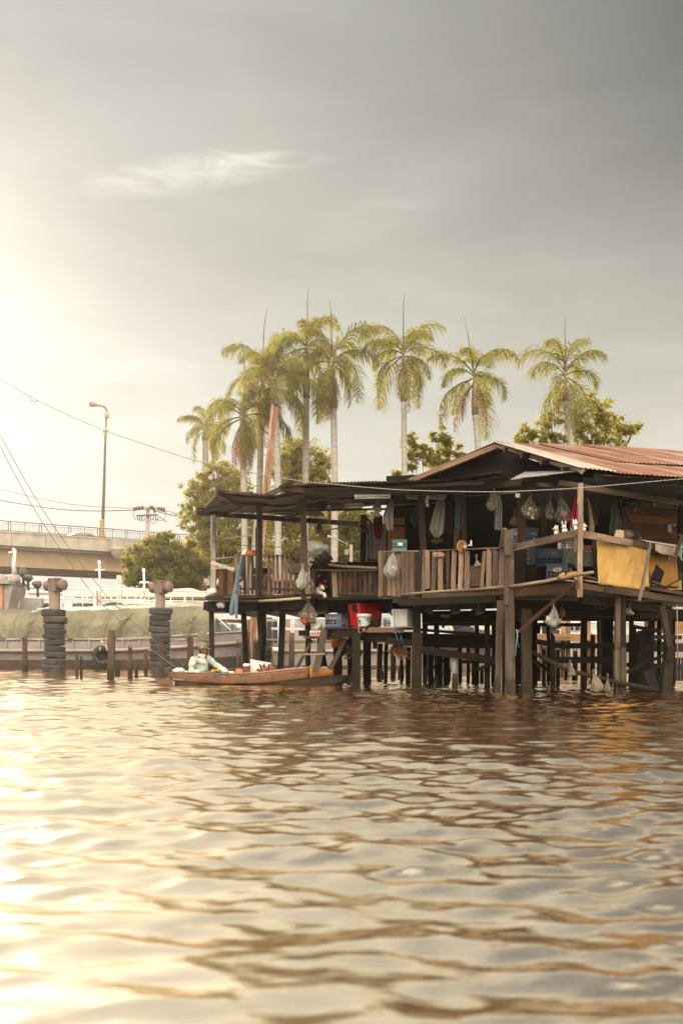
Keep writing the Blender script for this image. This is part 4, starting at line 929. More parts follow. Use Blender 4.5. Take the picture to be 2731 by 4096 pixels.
stump('tall squared plank standing in front of the hazy tyre pile', 210, 21, 2470, 2686, 'square')
stump('thin low stump touching the right side of the hazy tyre pile', 242, 10, 2617, 2693, 'point')
stump('thin pointed stump, left of a close pair right of the hazy tyre pile', 307, 14, 2610, 2706, 'point')
stump('thin stump, right and shorter of a close pair right of the hazy tyre pile', 325, 11, 2626, 2711)
stump('tallest and thickest river stump, beside the tyre fender of the barge', 441, 24, 2519, 2717, 'square', 6)
stump('short fat pointed stump just right of the tallest stump', 469, 22, 2639, 2702, 'point')
stump('slim stump with a broken step halfway, left of the dark tyre pile', 520, 19, 2575, 2712, 'split')
stump('slim dark stump just behind the stepped one', 544, 12, 2583, 2660)
stump('low rounded stump in front of the slim dark one', 545, 15, 2657, 2708, 'slant')
stump('jagged stump close against the left of the dark tyre pile', 583, 17, 2592, 2697, 'point')
stump('straight squared stump standing in front of the dark tyre pile', 645, 20, 2546, 2700, 'square', 3)
stump('square stump just behind the back of the man in the boat', 760, 22, 2547, 2692, 'square', 2)
stump('wide flat topped stump behind the head of the man', 822, 24, 2566, 2692, 'flat')
stump('short stump where the slanting ropes end, behind the boat stern', 740, 10, 2646, 2694, 'point')
stump('thin double stump between the left porch posts', 951, 12, 2554, 2690, 'split')
stump('thin stump right against the leaning porch post', 968, 14, 2578, 2690)
stump('stump at the foot of the rusty leaning pile', 993, 16, 2521, 2690, 'slant')
stump('grey stump just left of the thick porch post', 1018, 18, 2550, 2692, 'split')
stump('dark stump left of the ladder with a yellow twig', 1166, 24, 2531, 2696, 'flat')
stump('rough bent stump between the two thick posts under the low platform', 1514, 24, 2575, 2714, 'flat', 6)
stump('tiny stump beside the rough bent one', 1529, 12, 2681, 2716, 'slant')
stump('straight stump under the dry leaves left of the front post', 1571, 21, 2588, 2710, 'square')
stump('squat rotten stump beneath the hanging dry leaves', 1603, 26, 2676, 2713, 'slant')
stump('pencil thin stake right of the front post', 1693, 5, 2666, 2727)
stump('short thin stake beside the pencil thin one', 1704, 8, 2667, 2727, 'point')
stump('dark low stump holding a white plastic pipe', 1819, 25, 2695, 2751)
stump('blackened stump behind the white plastic pipe', 1797, 12, 2678, 2722)
stump('slim stump in the gap right of the white plastic pipe', 1892, 14, 2630, 2726)
stump('low dark stump left of the far middle post', 1927, 16, 2680, 2727, 'flat')
stump('slim leaning stake in the middle gap under the house', 1868, 8, 2650, 2714, 'flat', 8)
stump('stump left under the hanging white bag', 2174, 17, 2584, 2731, 'split')
stump('shorter stump tucked behind the one under the hanging bag', 2155, 14, 2656, 2714)
stump('tall round topped dark stump crossed by the sloping log', 2211, 20, 2539, 2744, 'slant')
stump('dark stump close right of the round topped one', 2231, 17, 2600, 2742)
stump('small pointed stump alone in the water in front of the house', 2193, 13, 2740, 2772, 'point')
stump('short pale topped stump in the bright gap', 2263, 13, 2686, 2716)
stump('broad low stump below the sloping log', 2297, 25, 2694, 2722)
stump('frayed orange stump in the gap behind the rear post', 2300, 22, 2590, 2712, 'split')
stump('tall brown stump right of the rear post', 2370, 20, 2540, 2714, 'flat')
stump('splintered pale stake at the right beside the blue boat', 2612, 8, 2640, 2716, 'split')
mb = MB(); YP = 21.5; mb.tube([P(1819, 2700, YP), P(1818, 2640, YP), P(1816, 2620, YP)], .062, 10); single(mb, 'plastic_pipe', M['steel_white'], 'white plastic pipe standing on a low stump under the house', 'pipe', P(1819, 2700, YP))
# ================================================================== the house on stilts
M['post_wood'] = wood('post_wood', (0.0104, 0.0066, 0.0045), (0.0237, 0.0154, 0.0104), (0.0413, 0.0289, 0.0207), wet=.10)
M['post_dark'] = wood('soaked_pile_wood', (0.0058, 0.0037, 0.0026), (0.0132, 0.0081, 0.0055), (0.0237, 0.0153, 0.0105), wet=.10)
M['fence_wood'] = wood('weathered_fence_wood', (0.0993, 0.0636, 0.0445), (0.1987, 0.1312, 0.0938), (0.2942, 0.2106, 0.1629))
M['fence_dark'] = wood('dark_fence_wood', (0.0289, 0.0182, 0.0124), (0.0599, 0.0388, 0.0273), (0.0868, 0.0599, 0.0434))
M['rail_wood'] = wood('silvered_rail_wood', (0.1173, 0.0782, 0.0563), (0.2346, 0.1603, 0.1173), (0.3519, 0.2697, 0.2111))
M['grey_post'] = wood('silvered_post_wood', (0.0502, 0.0358, 0.0269), (0.1075, 0.0788, 0.0610), (0.1648, 0.1290, 0.1022), wet=.10)
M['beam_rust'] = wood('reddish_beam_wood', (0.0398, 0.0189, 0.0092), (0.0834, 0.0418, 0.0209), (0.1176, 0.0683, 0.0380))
M['beam_dark'] = wood('dark_beam_wood', (0.0050, 0.0032, 0.0023), (0.0109, 0.0068, 0.0045), (0.0182, 0.0118, 0.0082))  # wood colour darkened to stand in for shade under floor and roof
M['roof_under'] = plain('shade_dark_underside', (.028, .017, .012), (.014, .009, .006), 3, .85, .2, dirt=(.06, .03, .017), dirt_amt=.5)  # dark colour stands in for the shade beneath the roofs
M['wall_dark'] = wood('shade_dark_boards', (0.0036, 0.0027, 0.0021), (0.0078, 0.0054, 0.0039), (0.0135, 0.0093, 0.0066))  # boards coloured near black in place of indoor shade
M['wall_red'] = wood('oiled_wall_boards', (0.0800, 0.0352, 0.0160), (0.1600, 0.0784, 0.0384), (0.2400, 0.1320, 0.0720))
M['bamboo'] = wood('bamboo_pole', (0.1920, 0.1320, 0.0800), (0.3200, 0.2400, 0.1600), (0.4160, 0.3280, 0.2320))
M['bamboo_bright'] = wood('pale_bamboo_pole', (0.3520, 0.2640, 0.1680), (0.4960, 0.3920, 0.2640), (0.5760, 0.4800, 0.3520))
M['white_bars'] = wood('whitewashed_bar', (.34, .29, .23), (.52, .46, .38), (.62, .56, .48))
M['sill_pink'] = plain('pink_oilcloth', (.50, .22, .19), (.42, .18, .16), 4, .5)

def roofmat(name, red=1.0):
    """rusted corrugated iron: streaks run down the slope (UV v)"""
    m, t, b = nt(name)
    g = noise_n(t, mapping(t, 'UV', (3.2, .22, 1)), 1.0, 8, .7, .4); f = noise_n(t, mapping(t, 'UV', (12, .8, 1)), 1.0, 6, .7)
    p = noise_n(t, mapping(t, 'UV', (.8, .5, 1)), 1.0, 3, .5)
    r = ramp(t, [(.22, (.06, .025, .016)), (.42, (.18, .078, .048)), (.56, (.29, .15, .10)), (.70, (.43, .35, .295))]); t.links.new(g.outputs['Fac'], r.inputs[0])
    r2 = ramp(t, [(.3, (.5, .42, .38)), (.6, (1.1, 1.05, 1.02))]); t.links.new(f.outputs['Fac'], r2.inputs[0])
    c = mixc(t, .8, r.outputs[0], r2.outputs[0], 'MULTIPLY')
    r3 = ramp(t, [(.5, (0, 0, 0)), (.62, (.55,) * 3)]); t.links.new(p.outputs['Fac'], r3.inputs[0]); c = mixc(t, r3.outputs[0], c, (.38, .33, .29))
    t.links.new(c, b.inputs['Base Color']); b.inputs['Roughness'].default_value = .55; b.inputs['Metallic'].default_value = .15
    bumpn(t, b, f.outputs['Fac'], .2, .01); return m
M['roof_rust'] = roofmat('rusted_corrugated_iron')

H = thing('stilt_house', 'ramshackle wooden house on stilts with a rusty corrugated gable roof', 'house', P(1900, 2740, 21))
def hp(name, mat, *beams, jit=.004, **kw):
    """one part of the house from timbers (x0, y0, Y0, x1, y1, Y1, width px[, depth m])"""
    mb = MB()
    for b_ in beams:
        x0, y0, Y0, x1, y1, Y1, w = b_[:7]; ww = U(w, (Y0 + Y1) / 2); dp = b_[7] if len(b_) > 7 else ww
        a, c = P(x0, y0, Y0), P(x1, y1, Y1); L_ = (c - a).length
        mb.beam(a, c, ww, dp, up=(0, -1, 0), jit=jit, segs=max(1, int(L_ / .5)), bow=rnd(-.006, .006))
    return mb.build(name, mat, H, **kw)
def corr(mb, a, b, c, d, pitch=.085, amp=.011, ragged=0.0, seed=0, sag=0):
    """corrugated sheet, eave a->b, ridge d->c; the waves run up the slope"""
    a, b, c, d = map(Vector, (a, b, c, d)); W = max((b - a).length, (c - d).length); Ls = max((d - a).length, (c - b).length)
    nu = int(W / pitch * 5); n_ = (b - a).cross(d - a).normalized()
    if n_.z < 0: n_ = -n_
    def fn(u, v):
        k = u * W / .82; sh = math.floor(k + seed * .37); vv = v
        if ragged: vv = v * (1 - ragged * .0) - (1 - v) * ragged * (mnoise.cell(V(sh * 1.7 + seed * 3.1, 2.3, 1.1)) if False else (math.sin(sh * 12.9898 + seed * 4.1) * .5 + .5)) * .2
        p = a.lerp(b, u).lerp(d.lerp(c, u), vv)
        return p + n_ * (amp * math.sin(2 * math.pi * u * W / pitch) + .006 * math.sin(sh * 5.1 + seed) - sag * 4 * v * (1 - v) - (1 - v) * .02 * (math.sin(sh * 7.3 + seed) * .5 + .5))
    mb.grid(fn, nu, 5, True, (W, Ls))

# ---- stilts (front row first)
def post(x0, y0, x1, y1, Y, w, mat='post_dark', dp=None, Y1=None):
    if mat == 'post_dark' and random.random() < .55:      # round pole, a little crooked
        a, b_ = P(x0, y0, Y), P(x1, y1, Y); r = U(w, Y) * .5; mb = MB(); mb.tube([a.lerp(b_, f) + V(rnd(-.25, .25) * r, 0, 0) for f in (0, .2, .4, .6, .8, 1)], [r * rnd(.86, 1.08) for _ in range(6)], 9, jit=.07); return mb.build('stilt', M[mat], H)
    return hp('stilt', M[mat], (x0, y0, Y, x1, y1, Y1 or Y, w, dp or U(w, Y)))
EXT = 26    # stilts go on below the surface
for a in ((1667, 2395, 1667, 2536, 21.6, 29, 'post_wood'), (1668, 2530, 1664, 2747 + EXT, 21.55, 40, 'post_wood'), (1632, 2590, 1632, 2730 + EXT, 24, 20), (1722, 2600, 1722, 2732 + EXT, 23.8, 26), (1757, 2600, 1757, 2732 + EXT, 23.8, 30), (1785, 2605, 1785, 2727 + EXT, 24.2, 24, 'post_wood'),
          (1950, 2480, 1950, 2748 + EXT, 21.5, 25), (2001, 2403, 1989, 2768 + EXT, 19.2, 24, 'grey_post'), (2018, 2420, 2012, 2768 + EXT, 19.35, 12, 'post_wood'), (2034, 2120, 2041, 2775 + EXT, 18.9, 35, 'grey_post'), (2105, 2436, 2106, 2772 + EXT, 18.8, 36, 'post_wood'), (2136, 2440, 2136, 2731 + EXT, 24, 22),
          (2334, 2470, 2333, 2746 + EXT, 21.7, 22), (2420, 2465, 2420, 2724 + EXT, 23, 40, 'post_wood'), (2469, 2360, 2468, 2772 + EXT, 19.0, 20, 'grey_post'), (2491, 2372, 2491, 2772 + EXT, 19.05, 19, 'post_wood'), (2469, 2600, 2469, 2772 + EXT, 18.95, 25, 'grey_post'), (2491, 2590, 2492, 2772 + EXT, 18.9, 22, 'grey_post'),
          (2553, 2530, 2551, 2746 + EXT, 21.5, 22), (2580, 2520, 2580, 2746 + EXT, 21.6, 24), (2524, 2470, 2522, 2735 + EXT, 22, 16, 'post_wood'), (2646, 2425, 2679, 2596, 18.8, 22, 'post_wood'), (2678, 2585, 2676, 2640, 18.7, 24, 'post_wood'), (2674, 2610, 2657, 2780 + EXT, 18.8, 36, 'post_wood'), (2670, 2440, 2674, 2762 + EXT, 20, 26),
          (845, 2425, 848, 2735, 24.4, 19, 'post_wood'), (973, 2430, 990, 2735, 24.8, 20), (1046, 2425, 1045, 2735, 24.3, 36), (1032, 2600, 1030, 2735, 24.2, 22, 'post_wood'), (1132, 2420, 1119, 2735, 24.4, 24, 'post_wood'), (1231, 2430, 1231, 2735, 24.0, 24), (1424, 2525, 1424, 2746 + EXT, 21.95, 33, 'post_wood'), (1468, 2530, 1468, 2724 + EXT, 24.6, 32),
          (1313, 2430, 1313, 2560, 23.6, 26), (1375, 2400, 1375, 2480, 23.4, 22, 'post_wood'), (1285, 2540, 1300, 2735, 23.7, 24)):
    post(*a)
# split top of the weathered double post at the corner of the fence
hp('post_plank', M['grey_post'], (2030, 2150, 18.75, 2032, 2222, 18.75, 30, .06)); hp('post_plank', M['grey_post'], (2022, 2245, 18.78, 2025, 2420, 18.78, 18, .06)); hp('post_plank', M['grey_post'], (2013, 2115, 19.0, 2003, 2190, 19.05, 16, .05))
# ---- beams under the floor
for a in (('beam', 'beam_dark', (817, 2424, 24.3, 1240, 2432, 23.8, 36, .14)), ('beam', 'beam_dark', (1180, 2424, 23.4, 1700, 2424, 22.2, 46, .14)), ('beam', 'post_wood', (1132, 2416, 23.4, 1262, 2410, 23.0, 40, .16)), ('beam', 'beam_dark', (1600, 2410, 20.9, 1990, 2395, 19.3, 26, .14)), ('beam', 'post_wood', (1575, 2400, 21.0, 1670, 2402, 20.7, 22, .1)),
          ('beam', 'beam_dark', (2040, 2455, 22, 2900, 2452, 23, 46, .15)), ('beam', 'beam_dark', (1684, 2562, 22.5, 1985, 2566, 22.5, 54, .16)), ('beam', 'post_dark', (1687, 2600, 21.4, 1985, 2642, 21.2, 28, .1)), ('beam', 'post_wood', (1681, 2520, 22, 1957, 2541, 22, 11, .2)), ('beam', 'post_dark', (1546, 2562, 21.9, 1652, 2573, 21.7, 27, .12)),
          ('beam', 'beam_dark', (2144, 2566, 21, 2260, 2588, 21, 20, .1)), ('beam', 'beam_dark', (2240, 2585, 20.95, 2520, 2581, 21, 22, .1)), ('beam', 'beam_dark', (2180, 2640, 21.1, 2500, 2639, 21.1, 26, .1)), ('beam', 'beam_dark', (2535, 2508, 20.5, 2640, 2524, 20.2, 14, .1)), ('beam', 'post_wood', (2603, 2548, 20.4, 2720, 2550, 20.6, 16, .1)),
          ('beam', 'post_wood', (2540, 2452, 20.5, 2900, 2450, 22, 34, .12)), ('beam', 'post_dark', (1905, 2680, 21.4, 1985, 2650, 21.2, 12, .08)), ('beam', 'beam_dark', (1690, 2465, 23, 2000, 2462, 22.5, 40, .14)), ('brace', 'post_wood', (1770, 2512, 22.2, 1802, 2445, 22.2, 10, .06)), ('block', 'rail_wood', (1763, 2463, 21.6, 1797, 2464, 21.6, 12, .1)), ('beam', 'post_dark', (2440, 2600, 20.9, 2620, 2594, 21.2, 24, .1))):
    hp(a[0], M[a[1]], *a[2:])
for x, Y in ((880, 24.8), (1010, 24.8), (1100, 24.6), (1300, 24), (1420, 23.4), (1560, 23.0), (1720, 22.4), (1830, 22), (1930, 21.4)):
    mb = MB(); mb.beam(P(x, 2432, Y - 1.2), P(x, 2432, Y - 1.2) + V(.4, 5, 0), .12, .16, up=(0, 0, 1)); mb.build('joist', M['beam_dark'], H)
for a in ((1690, 2470, 23.2, 1990, 2468, 22.8, 44, .2), (2040, 2430, 21.2, 2640, 2440, 21.6, 60, .2), (2040, 2462, 24, 2900, 2468, 25, 40, .2), (1240, 2436, 24.5, 1700, 2440, 24, 30, .2), (830, 2430, 26, 1250, 2434, 25.8, 36, .15), (1700, 2425, 21.4, 2000, 2415, 20.4, 36, .12), (2320, 2395, 18.6, 2700, 2440, 21, 30, .1), (1990, 2515, 23, 2160, 2520, 23, 30, .1), (2150, 2500, 23.5, 2330, 2500, 23.5, 14, .1)):
    hp('beam', M['beam_dark'], a)  # added dark beams fill under-floor gaps in place of shade
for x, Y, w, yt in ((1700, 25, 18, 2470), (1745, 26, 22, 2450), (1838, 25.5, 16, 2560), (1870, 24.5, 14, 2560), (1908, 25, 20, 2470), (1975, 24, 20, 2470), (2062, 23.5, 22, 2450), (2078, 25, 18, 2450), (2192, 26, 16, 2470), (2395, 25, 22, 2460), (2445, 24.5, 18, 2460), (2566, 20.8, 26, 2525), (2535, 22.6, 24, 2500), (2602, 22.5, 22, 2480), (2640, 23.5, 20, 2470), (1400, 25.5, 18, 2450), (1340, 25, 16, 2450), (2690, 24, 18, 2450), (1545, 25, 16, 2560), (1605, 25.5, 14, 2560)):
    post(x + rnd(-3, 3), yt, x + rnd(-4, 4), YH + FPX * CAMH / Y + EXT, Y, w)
for a in ((2070, 2590, 23.5, 2200, 2690, 23.3, 12, .06), (2480, 2700, 20.5, 2680, 2610, 20.5, 12, .06), (1700, 2690, 23.4, 1840, 2600, 23.4, 12, .06), (2500, 2660, 22, 2700, 2664, 22, 16, .08), (1840, 2648, 23.2, 1960, 2646, 23.2, 14, .08)):
    hp('brace', M['post_dark'], a)
for a in ((1690, 2494, 24.3, 2010, 2492, 24, 20, .1), (1240, 2462, 24.9, 1440, 2464, 24.6, 16, .1)): hp('beam', M['beam_dark'], a)  # added beams cover bright slits to keep the under-floor dark
hp('diagonal_strut', M['beam_rust'], (2068, 2533, 18.5, 2300, 2330, 17.5, 12, .05))
mb = MB(); mb.tube([P(2066, 2577, 19.0), P(2170, 2630, 18.95), P(2270, 2682, 18.9), P(2450, 2727, 18.8), P(2640, 2762, 18.8)], [U(8, 19), U(8.5, 19), U(9, 19), U(9, 19), U(9, 19)], 9, jit=.06); mb.build('sloping_log', M['post_wood'], H)
hp('bent_board', M['post_dark'], (2592, 2682, 18.9, 2628, 2790, 18.8, 42, .05)); hp('bent_board', M['post_dark'], (2612, 2670, 19.0, 2668, 2790, 18.9, 14, .05))

# ---- floors
def slab(name, pts, z, th, mat):
    mb = MB(); q = [V(P(x, 0, Y).x, Y, z) for x, Y in pts]; mb.prism(q, (0, 0, -th)); return mb.build(name, mat, H)
slab('floor', [(825, 23.35), (1330, 22.6), (1345, 26.6), (835, 26.6)], 2.055, .05, M['fence_dark'])
slab('floor', [(1325, 22.35), (1514, 21.35), (1690, 20.65), (2040, 19.05), (2316, 17.62), (2450, 18.6), (2960, 22.2), (2960, 27), (1400, 27)], 1.965, .05, M['beam_dark'])
hp('floor_edge', M['fence_dark'], (822, 2392, 23.3, 945, 2385, 23.25, 16, .05)); hp('floor_edge', M['fence_dark'], (945, 2384, 23.25, 1190, 2386, 22.9, 9, .09)); hp('floor_edge', M['post_wood'], (1180, 2380, 22.75, 1330, 2384, 22.5, 8, .12))
hp('floor_edge', M['fence_dark'], (960, 2394, 23.3, 1130, 2396, 23.1, 14, .08))
hp('edge_beam', M['beam_rust'], (2052, 2371, 18.95, 2318, 2345, 17.52, 34, .08)); hp('edge_beam', M['beam_rust'], (2318, 2341, 17.52, 2420, 2360, 18.3, 22, .08)); hp('edge_beam', M['fence_dark'], (2415, 2356, 18.2, 2960, 2434, 22.2, 23, .08)); hp('edge_beam', M['fence_dark'], (2590, 2352, 19.3, 2960, 2416, 22, 11, .2))
hp('edge_board', M['fence_dark'], (2335, 2306, 17.9, 2395, 2320, 18.4, 9, .1)); hp('edge_board', M['rail_wood'], (2330, 2322, 17.8, 2395, 2332, 18.3, 6, .1))
hp('floor_edge', M['beam_dark'], (2045, 2362, 19.2, 2316, 2325, 17.7, 9, .2)); hp('floor_edge', M['fence_dark'], (1690, 2385, 20.5, 2030, 2368, 19.05, 16, .06)); hp('floor_edge', M['fence_dark'], (1515, 2392, 21.3, 1690, 2392, 20.6, 8, .1))
# ---- bamboo poles along the floor edge
mb = MB(); mb.tube([P(1607, 2378, 20.8), P(1760, 2366, 20.2), P(1900, 2358, 19.5), P(2055, 2345, 18.75), P(2180, 2326, 18.0), P(2300, 2302, 17.3), P(2372, 2289, 17.1)], [U(5, 20), U(6, 20), U(6.5, 19.5), U(7, 19), U(7, 18), U(7, 17.3), U(6, 17.1)], 10, jit=.03); mb.build('bamboo_pole', M['bamboo'], H)
mb = MB(); mb.tube([P(1036, 2405, 23.1), P(1120, 2400, 22.9), P(1241, 2391, 22.5)], U(5.5, 23), 10, jit=.02); mb.build('bamboo_pole', M['bamboo_bright'], H)
mb = MB(); mb.tube([P(1316, 2260, 22.5), P(1400, 2268, 22.0), P(1508, 2273, 21.5)], U(6, 22), 9, jit=.04); mb.build('log_rail', M['bamboo'], H)
mb = MB(); mb.tube([P(2210, 2318, 17.75), P(2250, 2322, 17.7), P(2315, 2328, 17.6)], U(4, 17.6), 7, jit=.1); mb.build('bamboo_pole', M['bamboo'], H)

# ---- veranda posts
for a in ((854, 2060, 854, 2378, 24.6, 18, 'white_bars'), (1038, 2012, 1038, 2380, 23.0, 22, 'post_wood'), (1028, 2110, 1030, 2385, 22.95, 12, 'fence_dark'), (1208, 1940, 1219, 2290, 22.3, 25, 'fence_dark'), (1212, 2280, 1214, 2400, 22.35, 20, 'fence_dark'), (1456, 2060, 1450, 2280, 24.2, 23, 'post_dark'), (1680, 1960, 1692, 2210, 20.8, 24, 'post_wood'), (1674, 1965, 1686, 2210, 20.78, 6, 'rail_wood'),
          (1849, 1970, 1858, 2210, 20.3, 20, 'post_dark'), (1844, 1970, 1852, 2190, 20.28, 5, 'rail_wood'), (2086, 1930, 2086, 2180, 19.5, 28, 'beam_rust'), (2076, 2195, 2079, 2345, 19.4, 40, 'post_wood'), (2320, 1934, 2318, 2388, 17.48, 19, 'rail_wood'), (2301, 2128, 2300, 2208, 17.6, 8, 'rail_wood'), (2326, 2150, 2326, 2200, 17.7, 10, 'rail_wood'), (2376, 2160, 2384, 2322, 18.6, 14, 'post_wood'),
          (2724, 1975, 2726, 2260, 20.6, 22, 'post_dark'), (2152, 2190, 2152, 2340, 19.6, 14, 'post_wood'), (2098, 2190, 2100, 2340, 19.5, 12, 'post_dark')):
    hp('post', M[a[6]], (a[0], a[1], a[4], a[2], a[3], a[4], a[5], U(a[5], a[4])))
hp('post_foot', M['rail_wood'], (2313, 2355, 17.45, 2311, 2388, 17.45, 6, .05)); hp('post_foot', M['rail_wood'], (2325, 2352, 17.45, 2323, 2378, 17.45, 8, .05)); hp('beam_end', M['beam_rust'], (2300, 2340, 17.45, 2316, 2340, 17.45, 34, .06))

# ---- fences: each run is one part of close or open pickets
def fence(name, mats, pk):
    mb = MB()
    for (x, yt, yb, Y, w, lean, mi) in pk:
        mb.cur = mi; mb.beam(P(x - lean, yb, Y), P(x + lean, yt, Y), U(w, Y), .022, up=(0, -1, 0), jit=.005, segs=3)
    return mb.build(name, mats, H)
fm = [M['fence_wood'], M['fence_dark'], M['rail_wood']]
fence('picket_fence', fm, [(949, 2216, 2380, 23.15, 14, -6, 0)] + [(x + rnd(-1, 1), yt, 2377 + rnd(-3, 4), 23.25, 11.5, rnd(-1, 1.5), random.choice((0, 0, 1))) for x, yt in ((978, 2225), (992, 2224), (1009, 2224), (1027, 2223), (1077, 2222), (1094, 2221), (1110, 2219), (1129, 2217), (1146, 2215), (1164, 2213), (1199, 2208))])
hp('rail', M['rail_wood'], (950, 2223, 23.3, 1195, 2221, 23.1, 3, .08)); hp('rail', M['fence_dark'], (955, 2355, 23.32, 1200, 2358, 23.2, 7, .04))
hp('slat', M['fence_dark'], (942, 2340, 23.1, 972, 2313, 23.1, 12, .03)); hp('slat', M['fence_dark'], (960, 2374, 23.0, 994, 2368, 23.0, 5, .1)); hp('slat', M['fence_dark'], (1036, 2372, 23.35, 1056, 2290, 23.35, 6, .03))
fence('picket_fence', fm, [(1338, 2282, 2388, 22.2, 20, -2, 2)] + [(x, 2286 + rnd(-1, 3), 2391 + rnd(-3, 3), 22.2 - i * .1, 16, rnd(-1, 1), 1) for i, x in enumerate((1360, 1380, 1401, 1420, 1441, 1460, 1481, 1501))])
hp('rail', M['fence_dark'], (1245, 2281, 22.5, 1510, 2283, 21.4, 5, .06)); hp('rail', M['fence_dark'], (1330, 2372, 22.3, 1510, 2376, 21.5, 8, .04)); hp('post', M['fence_dark'], (1253, 2283, 22.5, 1253, 2382, 22.5, 14, .06)); hp('post', M['post_dark'], (1320, 2283, 22.5, 1322, 2382, 22.5, 8, .06))
fence('board_fence', fm, [(1521 + i * 18.2, 2204 + i * .2 + rnd(-2, 2), 2386 + rnd(-3, 4) - (3 if i > 6 else 0), 21.28 - i * .075, 17.2, rnd(-.6, .6), 0 if i not in (7, 8) else random.choice((0, 1))) for i in range(9)])
fence('picket_fence', fm, [(x, 2201 + rnd(-1, 2), yb + rnd(-4, 3), 20.55 - (x - 1690) * .0042, w, ln, mi) for x, w, yb, ln, mi in ((1682, 15, 2395, 0, 1), (1694, 13, 2362, 1, 2), (1709, 19, 2360, 0, 0), (1735, 18, 2365, 1.5, 0), (1761, 20, 2366, 0, 0), (1791, 13, 2362, .5, 1), (1814, 19, 2363, 2, 0), (1842, 19, 2362, 1, 2), (1868, 21, 2360, 1.5, 0))])
fence('picket_fence', fm, [(1931, 2206, 2351, 19.45, 14, 5, 0), (1955, 2196, 2352, 19.4, 20, 1.5, 2), (1981, 2195, 2358, 19.3, 22, 1, 2), (2006, 2193, 2360, 19.15, 20, 2, 0)])
hp('rail', M['rail_wood'], (1515, 2206, 21.33, 1690, 2205, 20.62, 4, .07)); hp('rail', M['rail_wood'], (1690, 2203, 20.62, 2030, 2192, 19.1, 4, .08)); hp('rail', M['fence_dark'], (1690, 2345, 20.65, 2030, 2338, 19.15, 9, .04)); hp('rail', M['fence_dark'], (1515, 2360, 21.35, 1690, 2352, 20.68, 9, .04))
mb = MB()
for x in (1724, 1750, 1776):      # wire mesh behind the gaps
    for k in range(16): mb.beam(P(x - 9, 2215 + k * 9, 20.55), P(x + 9, 2215 + k * 9, 20.5), .006, .006, up=(0, 0, 1))
mb.build('wire_mesh', M['rust'], H)

# ---- counter rail round the front corner
hp('counter_board', M['rail_wood'], (2050, 2190, 19.0, 2146, 2168, 18.5, 20, .16)); hp('counter_board', M['rail_wood'], (2147, 2168, 18.5, 2312, 2128, 17.6, 22, .16)); hp('counter_rail', M['fence_wood'], (2048, 2204, 19.02, 2312, 2143, 17.62, 7, .2))
mb = MB(); a, b_ = P(2148, 2160, 18.5), P(2312, 2119, 17.6); mb.beam(a + V(.05, .12, 0), b_ + V(.05, .12, 0), .26, .012, up=(0, 0, 1)); mb.build('oilcloth', M['sill_pink'], H)
hp('counter_board', M['fence_wood'], (2322, 2137, 17.55, 2524, 2172, 18.9, 27, .06)); hp('counter_board', M['fence_dark'], (2518, 2167, 18.95, 2606, 2188, 19.5, 20, .06)); hp('rail', M['fence_dark'], (2600, 2200, 19.9, 2700, 2208, 20.4, 8, .05))
mb = MB(); mb.tube([P(1880 - 690, 0, 0)] * 0 + [P(2490, 2040, 20.2), P(2528, 2105, 19.8), P(2566, 2160, 19.4)], U(6, 19.8), 8); mb.build('iron_strut', M['iron'], H)
hp('slanting_prop', M['grey_post'], (2600, 2174, 18.9, 2556, 2405, 18.0, 11, .03)); hp('slanting_prop', M['fence_dark'], (2727, 2140, 19.2, 2704, 2218, 19.0, 14, .04))

# ---- roofs
RD = V(.957, .29, 0)
A0 = P(1989, 1768, 21.0); E0 = P(2318, 1876, 17.8)
mb = MB(); corr(mb, E0 + RD * .62 + V(0, -.12, -.04), E0 + RD * 6.2, A0 + RD * 5.2, A0 - RD * .12, seed=3, ragged=.35); mb.build('roof', M['roof_rust'], H)
mb = MB(); e2 = E0 + (A0 - E0) * .42 + V(0, 0, .035); corr(mb, e2 + RD * 1.4, e2 + RD * 6.0, A0 + RD * 5.0 + V(0, 0, .04), A0 + RD * .9 + V(0, 0, .04), seed=8, ragged=.9); mb.build('roof_sheet', M['roof_rust'], H)
mb = MB(); e2 = E0 + (A0 - E0) * .70 + V(0, 0, .055); corr(mb, e2 + RD * 2.4, e2 + RD * 5.6, A0 + RD * 4.9 + V(0, 0, .07), A0 + RD * 2.0 + V(0, 0, .07), seed=5, ragged=.9); mb.build('roof_sheet', M['roof_rust'], H)
mb = MB(); corr(mb, E0 + V(0, -.02, .02), E0 + RD * .75 + V(0, -.14, -.03), A0 + RD * .35, A0 - RD * .1, seed=4); mb.build('roof_sheet', plain('galvanised_sheet', (.50, .44, .38), (.40, .32, .26), 2, .45, .4, metal=.3, stretch=(1, .3, 1)), H)
A1 = P(1975, 1772, 21.2); L0 = P(1632, 1922, 21.8)
mb = MB(); corr(mb, L0 + V(-.03, -.05, .03), L0 + V(1.6, 4.2, 0), A0 + V(2.2, 4.2, 0), A0 + V(0, .0, .03), seed=6); mb.build('roof', M['roof_rust'], H)
hp('bargeboard', M['fence_wood'], (1992, 1780, 20.95, 1640, 1922, 21.7, 19, .04)); hp('bargeboard', M['fence_wood'], (1990, 1781, 20.9, 2150, 1828, 19.6, 24, .04)); hp('bargeboard', M['rail_wood'], (2150, 1829, 19.6, 2330, 1888, 17.8, 22, .04))
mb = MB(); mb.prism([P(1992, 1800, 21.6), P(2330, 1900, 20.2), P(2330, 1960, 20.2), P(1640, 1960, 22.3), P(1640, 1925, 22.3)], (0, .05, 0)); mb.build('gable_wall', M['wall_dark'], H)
for f in (.15, .38, .62, .86):
    a = A0 + (E0 - A0) * f - V(0, 0, .09); mb = MB(); mb.beam(a - RD * .1, a + RD * 5.5, .07, .09, up=(0, 0, 1)); mb.build('purlin', M['beam_dark'], H)
